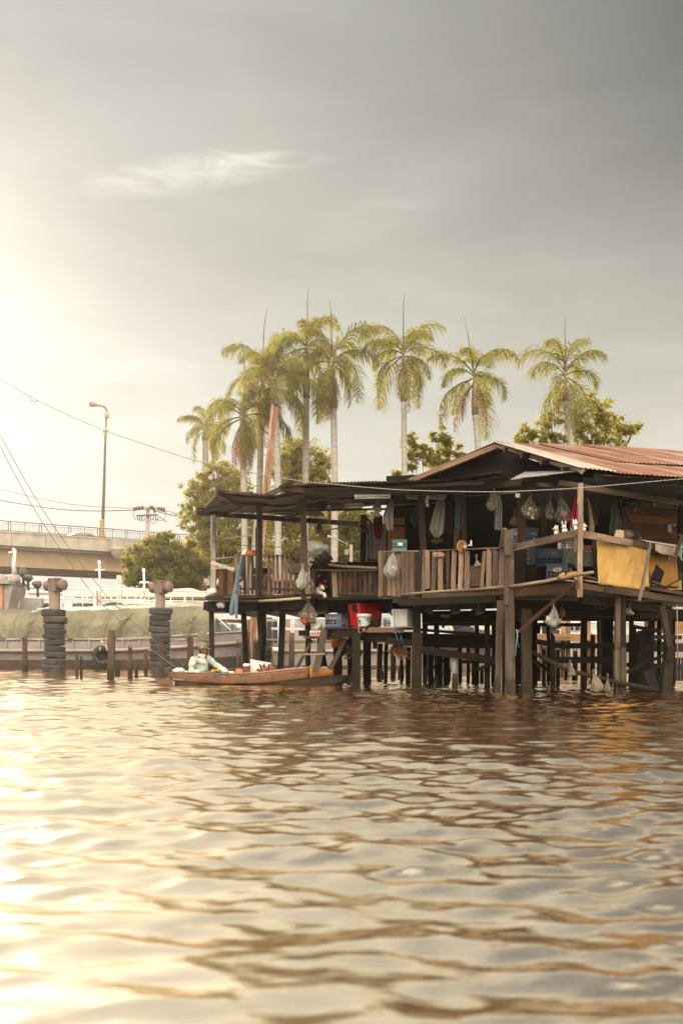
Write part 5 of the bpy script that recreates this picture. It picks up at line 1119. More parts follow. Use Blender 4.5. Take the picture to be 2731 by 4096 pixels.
mb = MB(); a = E0 + V(0, .05, -.12); mb.beam(a + RD * .3, a + RD * 6, .05, .16, up=(0, 0, 1)); mb.build('eave_beam', M['beam_dark'], H)
# low veranda roof in front of the gable
hp('fascia', M['fence_dark'], (1128, 1949, 21.4, 1225, 1962, 21.0, 21, .06)); hp('fascia', M['post_wood'], (1215, 1962, 21.0, 1640, 1966, 20.2, 15, .06)); hp('fascia', M['post_dark'], (1440, 1950, 20.6, 1935, 1932, 19.2, 13, .05)); hp('eave_beam', M['post_wood'], (1790, 1958, 20.2, 2090, 1930, 19.3, 24, .08)); hp('eave_beam', M['beam_dark'], (1640, 1975, 20.5, 1860, 1968, 20.1, 14, .08))
hp('eave_beam', M['fence_dark'], (2238, 1932, 17.7, 2330, 1944, 17.5, 19, .1)); hp('eave_beam', M['fence_dark'], (2330, 1950, 17.6, 2740, 2015, 19.8, 20, .08)); hp('eave_beam', M['beam_dark'], (2090, 1945, 19.4, 2330, 1938, 17.6, 16, .08)); hp('eave_beam', M['fence_dark'], (2042, 1918, 18.9, 2120, 1916, 18.6, 8, .05))
z3 = lambda x, y, Y: P(x, y, Y)
mb = MB(); corr(mb, z3(1215, 1938, 20.9), z3(1792, 1916, 19.6), z3(1860, 1985, 24.4), z3(1300, 2035, 24.6), seed=2, ragged=.3); corr(mb, z3(1128, 1942, 21.3), z3(1225, 1936, 20.9), z3(1310, 2035, 24.6), z3(1200, 2030, 24.6), seed=9); mb.build('veranda_roof', [M['roof_rust']], H)
mb = MB(); corr(mb, z3(1770, 1917, 19.7), z3(2010, 1880, 18.7), z3(2050, 1940, 22.0), z3(1840, 1960, 22.3), seed=1, ragged=.2); mb.build('veranda_roof', M['roof_rust'], H)
mb = MB(); corr(mb, z3(2040, 1914, 18.55), z3(2250, 1893, 17.4), z3(2360, 1880, 18.4), z3(2100, 1886, 19.6), seed=7); mb.build('eave_sheet', plain('bluish_sheet', (.30, .29, .28), (.22, .20, .19), 3, .5, .4, metal=.3), H)
mb = MB(); a = E0 + RD * .5 + V(0, -.15, -.10); corr(mb, a, a + RD * 3.5, a + RD * 3.5 + V(-.3, 1, .2), a + V(-.3, 1, .2), seed=11); mb.build('eave_sheet', M['roof_rust'], H)
def lining(*q):  # dark sheet hung below a roof so its underside looks shaded
    mb = MB(); a, b_, c, d = [Vector(p) - V(0, 0, .035) for p in q]; mb.grid(lambda u, v: a.lerp(b_, u).lerp(d.lerp(c, u), v), 4, 4, False); return mb.build('shade_lining', M['roof_under'], H)
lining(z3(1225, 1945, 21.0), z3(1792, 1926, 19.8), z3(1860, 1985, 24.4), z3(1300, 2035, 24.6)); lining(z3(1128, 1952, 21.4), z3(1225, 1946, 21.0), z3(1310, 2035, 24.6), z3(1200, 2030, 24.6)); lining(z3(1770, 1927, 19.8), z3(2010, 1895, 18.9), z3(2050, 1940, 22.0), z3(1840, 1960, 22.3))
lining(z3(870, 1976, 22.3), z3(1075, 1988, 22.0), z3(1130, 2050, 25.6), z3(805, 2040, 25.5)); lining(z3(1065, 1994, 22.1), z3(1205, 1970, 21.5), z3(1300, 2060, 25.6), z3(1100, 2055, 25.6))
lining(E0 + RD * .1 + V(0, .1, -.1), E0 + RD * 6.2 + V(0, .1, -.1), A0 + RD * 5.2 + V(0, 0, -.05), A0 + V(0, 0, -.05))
# left porch roof: low rear eave, rafters rising to the front
hp('eave_beam', M['post_dark'], (788, 2052, 25.4, 1460, 2098, 25.2, 19, .1))
mb = MB(); corr(mb, z3(866, 1966, 22.2), z3(1075, 1980, 21.9), z3(1130, 2050, 25.6), z3(800, 2036, 25.6), seed=12, ragged=.3, sag=.04); corr(mb, z3(1065, 1984, 22.0), z3(1205, 1960, 21.4), z3(1300, 2060, 25.6), z3(1100, 2055, 25.6), seed=14, sag=.03); mb.build('porch_roof', M['roof_rust'], H)
mb = MB(); corr(mb, z3(850, 1957, 21.9), z3(1073, 1976, 21.6), z3(1085, 1985, 23.0), z3(905, 1978, 23.4), seed=13, amp=.006); mb.build('loose_sheet', M['roof_rust'], H)
hp('rafter', M['fence_dark'], (915, 2052, 25.2, 1128, 1953, 21.4, 16, .07)); hp('rafter', M['fence_dark'], (822, 2044, 25.2, 900, 2014, 23.6, 14, .06)); hp('rafter', M['fence_dark'], (868, 1968, 21.9, 962, 2030, 23.2, 14, .05)); hp('rafter', M['post_wood'], (1120, 1950, 21.3, 1190, 1915, 20.9, 14, .06)); hp('rafter', M['post_dark'], (788, 2034, 25.3, 900, 2036, 25.3, 8, .06))
hp('fascia', M['beam_dark'], (884, 2002, 23.4, 1050, 2014, 23.0, 22, .05)); hp('fascia', M['beam_dark'], (1050, 2012, 23.2, 1300, 2022, 23.0, 26, .05)); hp('purlin', M['fence_dark'], (1145, 2070, 24.4, 1210, 2052, 23.8, 10, .06))
for y0, y1, Y in ((1996, 1990, 22.4), (2022, 2010, 23.4), (2044, 2034, 24.4)): hp('purlin', M['post_dark'], (1080, y0, Y, 1660, y1, Y - .6, 8, .06))
mb = MB(); mb.tube([P(925, 2053, 24), P(1028, 2048, 23.3), P(1180, 2024, 22.6), P(1330, 1990, 22)], U(2.5, 23), 6); mb.build('bamboo_pole', M['bamboo_bright'], H)
mb = MB(); mb.tube([P(1480, 2018, 21.5), P(1600, 2018, 21.3), P(1790, 2011, 21)], U(3, 21), 6); mb.build('hanging_pole', M['bamboo'], H); mb = MB(); mb.tube([P(1860, 1983, 20.8), P(1960, 1978, 20.4), P(2070, 1970, 20)], U(3, 20), 6); mb.build('hanging_pole', M['bamboo'], H)
mb = MB(); mb.tube([P(2330, 1958, 18.2), P(2420, 1966, 18.8), P(2520, 1975, 19.5)], U(3, 19), 6); mb.build('hanging_pole', M['bamboo'], H); mb = MB(); mb.tube([P(2110, 1962, 19.3), P(2320, 1958, 18.2)], U(3, 19), 6); mb.build('hanging_pole', M['bamboo'], H)

# ---- walls
def boardwall(name, mat, x0, Y0, x1, Y1, z0, z1, bw=.17, vertical=False, lap=.012):
    mb = MB(); a, b_ = V(P(x0, 0, Y0).x, Y0, 0), V(P(x1, 0, Y1).x, Y1, 0)
    if vertical:
        n = int((b_ - a).length / bw)
        for k in range(n): q = a.lerp(b_, (k + .5) / n); mb.beam(q + V(0, 0, z0), q + V(0, rnd(0, .01), z1), bw * .96, .02, up=(0, -1, 0))
    else:
        z = z0
        while z < z1:
            nrm = V(-(b_ - a).y, (b_ - a).x, 0).normalized(); mb.beam(a + V(0, 0, z) - nrm * .0, b_ + V(0, 0, z + rnd(-.004, .004)), bw * 1.06, .018, up=(nrm * -1 + V(0, 0, -.14)), jit=.002); z += bw
    return mb.build(name, mat, H)
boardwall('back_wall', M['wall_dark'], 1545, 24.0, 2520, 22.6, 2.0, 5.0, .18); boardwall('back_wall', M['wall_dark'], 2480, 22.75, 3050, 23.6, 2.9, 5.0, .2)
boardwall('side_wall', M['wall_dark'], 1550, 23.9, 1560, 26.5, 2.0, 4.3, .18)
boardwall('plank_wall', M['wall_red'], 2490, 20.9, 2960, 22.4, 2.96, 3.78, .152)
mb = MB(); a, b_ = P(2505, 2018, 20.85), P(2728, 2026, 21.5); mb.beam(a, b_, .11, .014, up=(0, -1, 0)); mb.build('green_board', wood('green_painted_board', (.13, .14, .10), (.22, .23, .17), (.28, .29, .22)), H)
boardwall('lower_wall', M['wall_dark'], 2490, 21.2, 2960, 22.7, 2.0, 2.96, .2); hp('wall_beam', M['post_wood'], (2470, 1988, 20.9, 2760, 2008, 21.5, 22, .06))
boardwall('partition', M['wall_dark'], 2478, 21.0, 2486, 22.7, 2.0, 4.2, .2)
mb = MB(); corr(mb, P(1466, 2266, 24.4), P(1552, 2266, 24.3), P(1552, 2096, 24.3), P(1466, 2090, 24.4), pitch=.09, amp=.018, seed=15); mb.build('iron_wall', plain('streaked_iron_sheet', (.46, .40, .34), (.18, .13, .10), 3, .5, .3, metal=.2, stretch=(6, 1, .3)), H)
hp('rail', M['post_dark'], (1466, 2240, 24.1, 1508, 2240, 24.1, 6, .05)); hp('rail', M['post_dark'], (1466, 2262, 24.1, 1508, 2262, 24.1, 10, .05))
mb = MB(); mb.beam(P(1584, 2206, 23.7), P(1584, 2072, 23.7), U(68, 23.7), .03, up=(0, -1, 0)); dr = mb.build('door', plain('orange_plywood', (.44, .22, .085), (.36, .17, .06), 2, .6, .3, stretch=(3, 1, .4), dirt=(.16, .08, .03)), H)
hp('door_bar', M['post_dark'], (1570, 2103, 23.6, 1625, 2104, 23.6, 6, .03)); hp('door_frame', M['post_dark'], (1624, 2060, 23.6, 1626, 2210, 23.6, 10, .05))
hp('shelf_post', M['post_dark'], (1765, 2130, 22.5, 1765, 2210, 22.5, 14, .1)); hp('inner_panel', M['wall_dark'], (1795, 2130, 22.9, 1795, 2320, 22.9, 60, .04)); hp('inner_panel', M['beam_rust'], (2128, 2262, 20.8, 2128, 2345, 20.8, 44, .03))
hp('inner_post', M['post_wood'], (2219, 2268, 19.5, 2219, 2325, 19.5, 10, .06)); hp('inner_post', M['beam_rust'], (2240, 2090, 20.4, 2240, 2170, 20.4, 14, .06))

# ---- yellow sheets, sink and pipe on the right face
M['yellow_sheet'] = plain('yellow_painted_sheet', (.58, .345, .10), (.48, .25, .06), 2.6, .55, .35, dirt=(.15, .075, .025), dirt_amt=.8, coord='Object', stretch=(1, 1, .6))
M['amber_sheet'] = plain('amber_painted_sheet', (.50, .22, .02), (.38, .16, .014), 3.0, .5, .35, dirt=(.13, .055, .014), dirt_amt=.7, stretch=(1, 1, .5))
mb = MB(); q_ = [P(2387, 2160, 18.2), P(2391, 2337, 18.2), P(2596, 2366, 19.5), P(2588, 2188, 19.5)]
mb.grid(lambda u, v: q_[1].lerp(q_[2], u).lerp(q_[0].lerp(q_[3], u), v) + V(.02 * mnoise.noise(V(u * 2, v * 3, 4)), -.035 * mnoise.noise(V(u * 2.2, v * 1.7, 1)) - .03 * math.sin(u * 3.1) * (1 - v), .012 * mnoise.noise(V(u * 7, v * 2, 9))), 24, 16); mb.build('yellow_panel', M['yellow_sheet'], H, solid=.012)
mb = MB(); mb.prism([P(2575, 2214, 20.0), P(2590, 2350, 20.0), P(2728, 2382, 20.8), P(2711, 2226, 20.8)], (0, .012, 0)); mb.build('amber_panel', M['amber_sheet'], H)
mb = MB(); mb.prism([P(2625, 2256, 19.85), P(2601, 2322, 19.85), P(2640, 2340, 20.0), P(2657, 2288, 20.0)], (0, .02, 0)); mb.build('shadow_board', M['beam_dark'], H)  # dark slab standing in for a cast shadow on the amber sheet
mb = MB(); mb.tube([P(2596, 2326, 19.8), P(2620, 2332, 19.8), P(2645, 2342, 19.9), P(2665, 2358, 20)], U(6, 20), 7, jit=.1); mb.build('old_pipe', M['iron'], H); hp('stick', M['post_dark'], (2660, 2350, 19.8, 2731, 2310, 20.2, 5, .03)); hp('stick', M['beam_dark'], (2600, 2346, 19.6, 2705, 2350, 20.0, 9, .05)); hp('stick', M['beam_dark'], (2690, 2366, 20.0, 2760, 2362, 20.4, 9, .05))
hp('edge_post', M['white_bars'], (2718, 2290, 20.4, 2722, 2370, 20.5, 8, .03)); hp('edge_post', M['post_wood'], (2712, 2225, 20.3, 2718, 2320, 20.4, 9, .04))
M['sink'] = plain('stained_steel_sink', (.42, .37, .31), (.20, .155, .12), 2.2, .5, .5, metal=.35, dirt=(.06, .045, .035), dirt_amt=.8)
mb = MB(); mb.prism([P(2546, 2156, 19.3), P(2760, 2188, 20.4), P(2760, 2196, 20.4), P(2600, 2170, 19.5)], (.25, .55, 0)); mb.build('sink_top', plain('white_sink_rim', (.68, .63, .54), (.58, .52, .44), 3, .35, .5), H)
mb = MB(); mb.prism([P(2618, 2174, 19.6), P(2619, 2205, 19.7), P(2640, 2216, 19.8), P(2695, 2224, 20.0), P(2708, 2216, 20.0), P(2712, 2190, 20.0)], (.25, .45, 0)); mb.build('sink_basin', M['sink'], H, bevel=.02)
mb = MB(); mb.lathe(P(2673, 2222, 20.0), [(.05, 0), (.05, -.05), (.03, -.06), (.03, -.1), (0, -.1)], 10); mb.build('drain', M['iron'], H)
mb = MB(); mb.tube([P(2715, 2138, 19.8), P(2722, 2141, 19.8), P(2725, 2150, 19.8), P(2722, 2200, 19.8), P(2722, 2232, 19.8), P(2726, 2240, 19.8), P(2760, 2240, 20)], U(4.5, 19.8), 8); mb.build('water_pipe', plain('pale_blue_pipe', (.22, .34, .34), (.18, .28, .28), 4, .4, .4), H)

# ---- left porch extras: white bars and rails
hp('white_bar', M['white_bars'], (846, 2250, 24.0, 938, 2280, 23.5, 13, .03)); hp('white_bar', M['white_bars'], (848, 2273, 24.2, 900, 2271, 24.0, 9, .03)); hp('white_bar', M['rail_wood'], (850, 2238, 24.3, 946, 2227, 23.5, 6, .04)); hp('white_bar', M['rail_wood'], (896, 2263, 24.3, 942, 2256, 24, 7, .04))
hp('post_edge', M['white_bars'], (847, 2065, 24.45, 845, 2356, 24.45, 6, .04))
mb = MB(); mb.tube([P(863, 2164, 24.4), P(950, 2147, 24.0), P(1026, 2140, 23.2)], U(2.2, 24), 6); mb.build('bamboo_pole', M['bamboo_bright'], H)
mb = MB(); mb.tube([P(846, 2162, 24.4), P(940, 2178, 24), P(1030, 2186, 23.3), P(1210, 2192, 22.5)], .008, 5); mb.build('clothes_wire', M['cable'], H)
mb = MB(); mb.tube([P(1285, 2122, 23.6), P(1370, 2112, 23.4), P(1455, 2093, 23.8)], U(3, 23.5), 6); mb.build('bamboo_pole', M['bamboo_bright'], H)
# ================================================================== things on, in and under the house
M['film_white'] = film('white_bag_film', (.55, .51, .45), .34); M['film_clear'] = film('clear_bag_film', (.40, .34, .28), .70); M['film_dark'] = film('smoky_bag_film', (.42, .34, .27), .35)
M['film_pink'] = film('pink_bag_film', (.62, .12, .16), .35)
def pm(name, c, rough=.5, **k): return plain(name, c, tuple(x * .82 for x in c), 5, rough, **k)
M['c_white'] = pm('white_plastic', (.74, .71, .64)); M['c_red'] = pm('red_plastic', (.55, .020, .014), .35); M['c_green'] = pm('green_plastic', (.06, .26, .12)); M['c_blue'] = pm('blue_plastic', (.06, .10, .26)); M['c_pink'] = pm('pink_plastic', (.62, .22, .24)); M['c_orange'] = pm('orange_plastic', (.62, .20, .05), .4); M['c_brown'] = pm('brown_scraps', (.20, .11, .06), .8); M['c_cream'] = pm('cream_foam', (.82, .78, .68), .7); M['c_yellow'] = pm('yellow_wrap', (.66, .45, .10))
M['crate_blue'] = plain('blue_crate_plastic', (.070, .105, .185), (.050, .078, .14), 4, .5, .4); M['crate_navy'] = plain('navy_crate_plastic', (.030, .042, .065), (.02, .028, .045), 4, .5, .4); M['crate_teal'] = plain('teal_crate_plastic', (.10, .20, .19), (.07, .15, .145), 4, .5, .4); M['crate_grey'] = plain('grey_crate_plastic', (.16, .155, .13), (.10, .098, .085), 4, .6, .3); M['crate_maroon'] = plain('maroon_crate_plastic', (.22, .04, .03), (.15, .028, .02), 4, .5, .4)
SCRAPS = [M['c_white'], M['c_red'], M['c_green'], M['c_cream'], M['c_pink'], M['c_brown'], M['c_yellow']]

def bag(label, x0, y0, x1, y1, Y, film_m, scraps=8, seed=0, xt=None, belly=.72, group=None, mats=None, cat='bag', name='plastic_bag', fill=.8):
    """knotted carrier bag hanging from a point, with rubbish or food showing through"""
    xt = xt if xt is not None else (x0 + x1) / 2; W = U(x1 - x0, Y); top = P(xt, y0, Y); bot = P((x0 + x1) / 2, y1, Y); Hh = top.z - bot.z
    t = thing(name, label, cat, bot, group=group); rs = random.Random(seed)
    a1, a2, a3 = rs.uniform(0, 6), rs.uniform(0, 6), rs.uniform(0, 6); ex = rs.uniform(.62, 1.5); skew = rs.uniform(-.16, .16); belly = belly + rs.uniform(-.12, .10); sq = rs.uniform(0, .5)
    def fn(u, v):
        th = 2 * math.pi * u
        if v < belly: r = .05 + .95 * (v / belly) ** ex
        else: k = (v - belly) / (1 - belly); r = (1 - k ** (2 + 3 * sq)) ** .5 if v < 1 else 0
        pl = 1 + .22 * math.sin(4 * th + a1 + v * 2) * (1 - v) + .15 * math.sin(9 * th + a2 + v * 3) * (1 - v * .5) + .42 * mnoise.noise(V(math.cos(th) * 1.6 + seed, math.sin(th) * 1.6, v * 3.4))
        c = top.lerp(V(bot.x, bot.y, bot.z), v)
        return V(c.x + math.cos(th) * r * pl * W * .5 + skew * W * math.sin(v * 3.1), c.y + math.sin(th) * r * pl * W * .38, top.z - Hh * v * (1 + .05 * math.sin(th * 2 + a3) * v))
    mb = MB(); mb.grid(fn, 40, 20); o = mb.build('film', film_m, t)
    mb = MB()
    for sg in (-1, 1): mb.tube([top - V(0, 0, .03), top + V(sg * W * .10, .01, .04), top + V(sg * W * .03, 0, .09)], .009, 5)
    mb.build('knot', film_m, t)
    for k in range(scraps):
        v = rs.uniform(.55, .93); c = top.lerp(bot, v); rr = W * .5 * (1 - abs(v - .72)) * .6; q = c + V(rs.uniform(-rr, rr), rs.uniform(-rr, rr) * .6, 0)
        mb = MB(); s_ = W * rs.uniform(.10, .24)
        if rs.random() < .5: mb.ball(q, (s_, s_ * .8, s_ * rs.uniform(.5, .9)), 8, 6, .5, k)
        else: mb.box(q, (s_ * 1.6, s_ * .8, s_ * 1.1), rot=Euler((rs.uniform(0, 3), rs.uniform(0, 3), rs.uniform(0, 3))).to_matrix())
        mb.build('contents', rs.choice(mats or SCRAPS), t)
    return t

def cloth(label, edges, Y, mat, name='hanging_cloth', cat='clothing', waves=4, amp=.03, seed=0, group=None, dy=.0, nu=28):
    """cloth hung from its top edge; edges [(y, x left, x right)] from top to bottom in photo pixels"""
    n = len(edges) - 1
    def fn(u, v):
        f = v * n; k = min(int(f), n - 1); a = f - k; e0, e1 = edges[k], edges[k+1]; a2 = a * a * (3 - 2 * a)
        xl = e0[1] + (e1[1] - e0[1]) * a; xr = e0[2] + (e1[2] - e0[2]) * a; y = e0[0] + (e1[0] - e0[0]) * a
        x = xl + (xr - xl) * u
        d = amp * (math.sin(u * waves * 6.28 + seed + v * 1.2) * (.5 + .5 * v) + .7 * mnoise.noise(V(u * 3 + seed, v * 4, seed)))
        return P(x, y + 5 * mnoise.noise(V(u * 4, seed, v * 2)) * v, Y + dy * v + d)
    mb = MB(); mb.grid(fn, nu, 12 * n if n < 4 else 6 * n)
    o = single(mb, name, mat, label, cat, P((edges[-1][1] + edges[-1][2]) / 2, edges[-1][0], Y), group)
    sm = o.modifiers.new('thickness', 'SOLIDIFY'); sm.thickness = .006; return o
def cm(name, c, trans=.15): return plain(name, c, tuple(x * .7 for x in c), 9, .9, .1, bump=.3, trans=trans, sub=tuple(min(1, x * 1.1) for x in c))

def crate(label, x, ybase, Y, w, d, h, yaw, mat, lines=(), side=(), cols=4, rows=3, group=None, lmat=None, name='plastic_crate', band=.34, tsize=.075, solid=False, text_dz=.0):
    """lattice crate: corner posts, rim, base and barred openings on all four sides"""
    c = P(x, ybase, Y); t = thing(name, label, 'crate', c, (0, 0, R(yaw)), group); Q = Matrix.Rotation(R(yaw), 3, 'Z')
    def T(a, b_, z): return c + Q @ V(a, b_, z)
    mb = MB()
    def bar(p, q, ww, hh, up): mb.beam(T(*p), T(*q), ww, hh, up=Q @ Vector(up))
    zb = h * (1 - band)
    for sx in (-1, 1):
        for sy in (-1, 1): bar((sx * w * .485, sy * d * .485, 0), (sx * w * .485, sy * d * .485, h), w * .05, d * .05, (0, 1, 0))
    for sg in (-1, 1):
        for (L_, ax) in ((w, 'x'), (d, 'y')):
            off = (d if ax == 'x' else w) * .487 * sg
            pt = (lambda s, z: (s, off, z)) if ax == 'x' else (lambda s, z: (off, s, z)); up = (0, 1, 0) if ax == 'x' else (1, 0, 0)
            bar(pt(-L_ * .46, zb + (h - zb) / 2), pt(L_ * .46, zb + (h - zb) / 2), h - zb, .010, up) if True else None
            bar(pt(-L_ * .46, .02), pt(L_ * .46, .02), .05, .012, up)
            for r in range(1, rows): bar(pt(-L_ * .46, zb * r / rows), pt(L_ * .46, zb * r / rows), .016, .010, up)
            n = cols if ax == 'x' else max(2, int(cols * d / w))
            for k in range(1, n): bar(pt(-L_ * .46 + L_ * .92 * k / n, .0), pt(-L_ * .46 + L_ * .92 * k / n, zb), .018, .009, up)
    mb.prism([T(-w * .47, -d * .47, .012), T(w * .47, -d * .47, .012), T(w * .47, d * .47, .012), T(-w * .47, d * .47, .012)], (0, 0, -.010))
    mb.build('lattice', mat, t)
    mb = MB()
    for sg in (-1, 1):
        bar((-w * .52, sg * d * .51, h), (w * .52, sg * d * .51, h), .030, .022, (0, 0, 1)); bar((sg * w * .51, -d * .495, h), (sg * w * .51, d * .495, h), .030, .022, (0, 0, 1))
    mb.build('rim', mat, t)
    for k, s_ in enumerate(lines): text(s_, t, T(0, -d * .487 - .010, (h - .035 - tsize * (.98 if h > .15 else .78)) - k * tsize * .92), tsize * (1 if k == 0 else .8), lmat or M['letter_orange'], rot=Q @ Matrix.Rotation(R(90), 3, 'X'))
    for k, s_ in enumerate(side): text(s_, t, T(w * .487 + .010, 0, (h - .035 - tsize * (.98 if h > .15 else .78)) - k * tsize * .92), tsize * (1 if k == 0 else .8), lmat or M['letter_orange'], rot=Q @ Matrix.Rotation(R(90), 3, 'Z') @ Matrix.Rotation(R(90), 3, 'X'))
    return t

# ---- landing platform under the fence and its ladder
pf = thing('landing_platform', 'low plank landing platform under the fence with the red box on it', 'platform', P(1500, 2740, 22.6))
def ppart(name, mat, *beams, parent=None):
    mb = MB()
    for b_ in beams:
        x0, y0, Y0, x1, y1, Y1, w_ = b_[:7]; ww = U(w_, (Y0 + Y1) / 2); mb.beam(P(x0, y0, Y0), P(x1, y1, Y1), ww, b_[7] if len(b_) > 7 else ww, up=(0, -1, 0), jit=.004, segs=4)
    return mb.build(name, mat, parent or pf)
M['red_brown'] = wood('reddish_plank', (.15, .075, .05), (.27, .14, .10), (.36, .21, .16))
ZP = zz(2510, 21.9)
mb = MB()
for k in range(9):
    y = 21.95 + k * .17; mb.beam(V(P(1300, 0, y).x, y, ZP - .015 + rnd(-.004, .004)), V(P(1660, 0, y).x, y, ZP - .015), .16, .03, up=(0, 0, 1), jit=.003)
mb.build('plank_top', M['fence_dark'], pf)
ppart('front_board', M['red_brown'], (1520, 2521, 21.82, 1616, 2521, 21.75, 19, .04)); ppart('front_board', M['red_brown'], (1432, 2520, 21.86, 1521, 2520, 21.82, 20, .04)); ppart('front_board', M['red_brown'], (1362, 2519, 22.3, 1440, 2519, 22.2, 15, .04)); ppart('bearer', M['beam_dark'], (1455, 2548, 22.1, 1570, 2548, 22.0, 40, .1)); ppart('bearer', M['beam_dark'], (1400, 2545, 23.2, 1660, 2545, 22.8, 34, .1)); ppart('strut', M['post_wood'], (1397, 2549, 21.9, 1455, 2536, 21.9, 9, .04)); ppart('block', M['post_dark'], (1335, 2536, 21.9, 1408, 2536, 21.9, 27, .2)); ppart('block', M['post_wood'], (1328, 2532, 21.85, 1338, 2548, 21.85, 12, .05)); ppart('board', M['post_dark'], (1500, 2595, 22.3, 1500, 2565, 22.3, 18, .05)); ppart('post_top', M['post_wood'], (1418, 2560, 21.9, 1416, 2520, 21.9, 14, .08))
ppart('leg', M['post_dark'], (1280, 2555, 23.4, 1278, 2740, 23.4, 20)); ppart('leg', M['post_dark'], (1392, 2740, 22.6, 1445, 2600, 22.5, 14)); ppart('leg', M['post_dark'], (1355, 2540, 23.0, 1355, 2740, 23.0, 26))
ppart('ledge', M['post_wood'], (1195, 2533, 23.2, 1243, 2533, 23.2, 22, .2))
ld = thing('boarding_ladder', 'crooked wooden ladder of two treads from the boat to the platform', 'ladder', P(1250, 2670, 22.5))
ppart('tread', M['rail_wood'], (1225, 2551, 22.7, 1338, 2551, 22.4, 9, .26), parent=ld); ppart('tread', M['rail_wood'], (1188, 2618, 22.4, 1305, 2616, 22.3, 8, .24), parent=ld)
ppart('stringer', M['grey_post'], (1246, 2560, 22.75, 1180, 2690, 22.7, 12, .05), parent=ld); ppart('stringer', M['grey_post'], (1381, 2556, 22.3, 1313, 2690, 22.5, 17, .05), parent=ld); ppart('stringer', M['post_dark'], (1392, 2558, 22.5, 1325, 2690, 22.6, 22, .04), parent=ld)
ppart('prop_plank', M['grey_post'], (1300, 2511, 22.25, 1262, 2690, 22.25, 27, .05), parent=ld)

# red storage box
def lidded_box(name, label, x, yb, Y, w, d, h, yaw, mat, lidh=.1, cat='box', ribs=True, lid_mat=None):
    c = P(x, yb, Y); t = thing(name, label, cat, c, (0, 0, R(yaw))); Q = Matrix.Rotation(R(yaw), 3, 'Z')
    def T(a, b_, z): return c + Q @ V(a, b_, z)
    mb = MB(); n = 8; rad = min(w, d) * .10
    def ring(sc, z):
        pts = []
        for (sx, sy, a0) in ((1, 1, 0), (-1, 1, 90), (-1, -1, 180), (1, -1, 270)):
            for k in range(5): a = R(a0 + 90 * k / 4); pts.append(T((sx * (w / 2 - rad) + rad * math.cos(a)) * sc, (sy * (d / 2 - rad) + rad * math.sin(a)) * sc, z))
        return mb.add(pts)
    def loft(rs, cap=True):
        for a, b_ in zip(rs[:-1], rs[1:]):
            for i in range(20): j = (i + 1) % 20; mb.face((a+i, a+j, b_+j, b_+i))
        if cap: mb.face([rs[0]+i for i in range(20)][::-1]); mb.face([rs[-1]+i for i in range(20)])
    mb.smooth = False; loft([ring(.90, 0), ring(.92, .01), ring(.97, h - lidh)]); mb.build('box_body', mat, t, bevel=.006)
    mb = MB(); loft([ring(1.0, h - lidh), ring(1.03, h - lidh + .005), ring(1.03, h - lidh * .6), ring(1.00, h - lidh * .55), ring(1.02, h - lidh * .5), ring(1.02, h - .015), ring(.98, h)]); mb.build('lid', lid_mat or mat, t, bevel=.004)
    return t, T, Q
t, T, Q = lidded_box('storage_box', 'big bright red plastic storage box with a lid on the landing', 1462, 2508, 22.5, .46, .66, .53, -58, M['c_red'], .15)
for sg in (-1, 1):
    mb = MB(); mb.box(T(.235, sg * .17, .42), (.03, .05, .09), rot=Q); mb.build('clip', M['c_red'], t)
# foam cooler tied with blue cord
t, T, Q = lidded_box('foam_cooler', 'white foam cooler box tied with blue cord at the platform end', 1617, 2508, 21.75, .41, .46, .385, -32, M['c_cream'], .085, 'cooler')
for a0, b0 in ((-.10, -.237), (.10, -.237)):
    mb = MB(); q = [T(a0 - .075, b0 + .022, .05), T(a0 + .075, b0 + .022, .05), T(a0 + .075, b0 + .013, .27), T(a0 - .075, b0 + .013, .27)]; mb.prism(q, Q @ V(0, -.006, 0)); mb.build('side_panel', M['c_cream'], t)
M['cord_blue'] = plain('faded_blue_cord', (.16, .26, .32), (.12, .2, .26), 30, .8)
mb = MB(); mb.tube([P(1576, 2440, 21.5), P(1578, 2500, 21.48), P(1577, 2506, 21.47), P(1577, 2520, 21.5), P(1572, 2530, 21.5), P(1583, 2533, 21.5), P(1587, 2550, 21.5), P(1590, 2562, 21.5)], .008, 5)
for e_ in ((1604, 2575), (1609, 2560), (1614, 2568), (1600, 2562)): mb.tube([P(1580, 2504, 21.47), P(1594, 2524, 21.46), P(1603, 2544, 21.47), P(e_[0], e_[1], 21.48)], .004, 4)
single(mb, 'blue_twine', M['cord_blue'], 'frayed blue cord tied round the white foam cooler', 'cord', P(1590, 2562, 21.5))
# bucket
bk = thing('paint_bucket', 'white bucket with a printed label in front of the red box', 'bucket', P(1457, 2507, 21.95)); c = P(1457, 2507, 21.95)
mb = MB(); mb.lathe(c, [(.135, 0), (.14, .01), (.152, .225), (.16, .225), (.16, .235), (.152, .24)], 24); mb.build('bucket_body', M['c_white'], bk)
mb = MB(); mb.lathe(c + V(0, 0, .235), [(.163, -.03), (.168, 0), (.168, .035), (.155, .045), (0, .045)], 24); mb.build('lid', M['c_white'], bk)
mb = MB(); mb.grid(lambda u, v: c + V(math.sin(R(-62 + 100 * u)) * (.1535 - (1 - v) * .010), -math.cos(R(-62 + 100 * u)) * (.1535 - (1 - v) * .010), .04 + .165 * v), 14, 2); lb_ = mb.build('paper_label', plain('grey_label', (.50, .53, .55), (.46, .49, .51), 5, .6), bk)
text('NS', bk, c + V(-.105, -.122, .05), .055, M['iron'], rot=(R(90), 0, R(-38)))
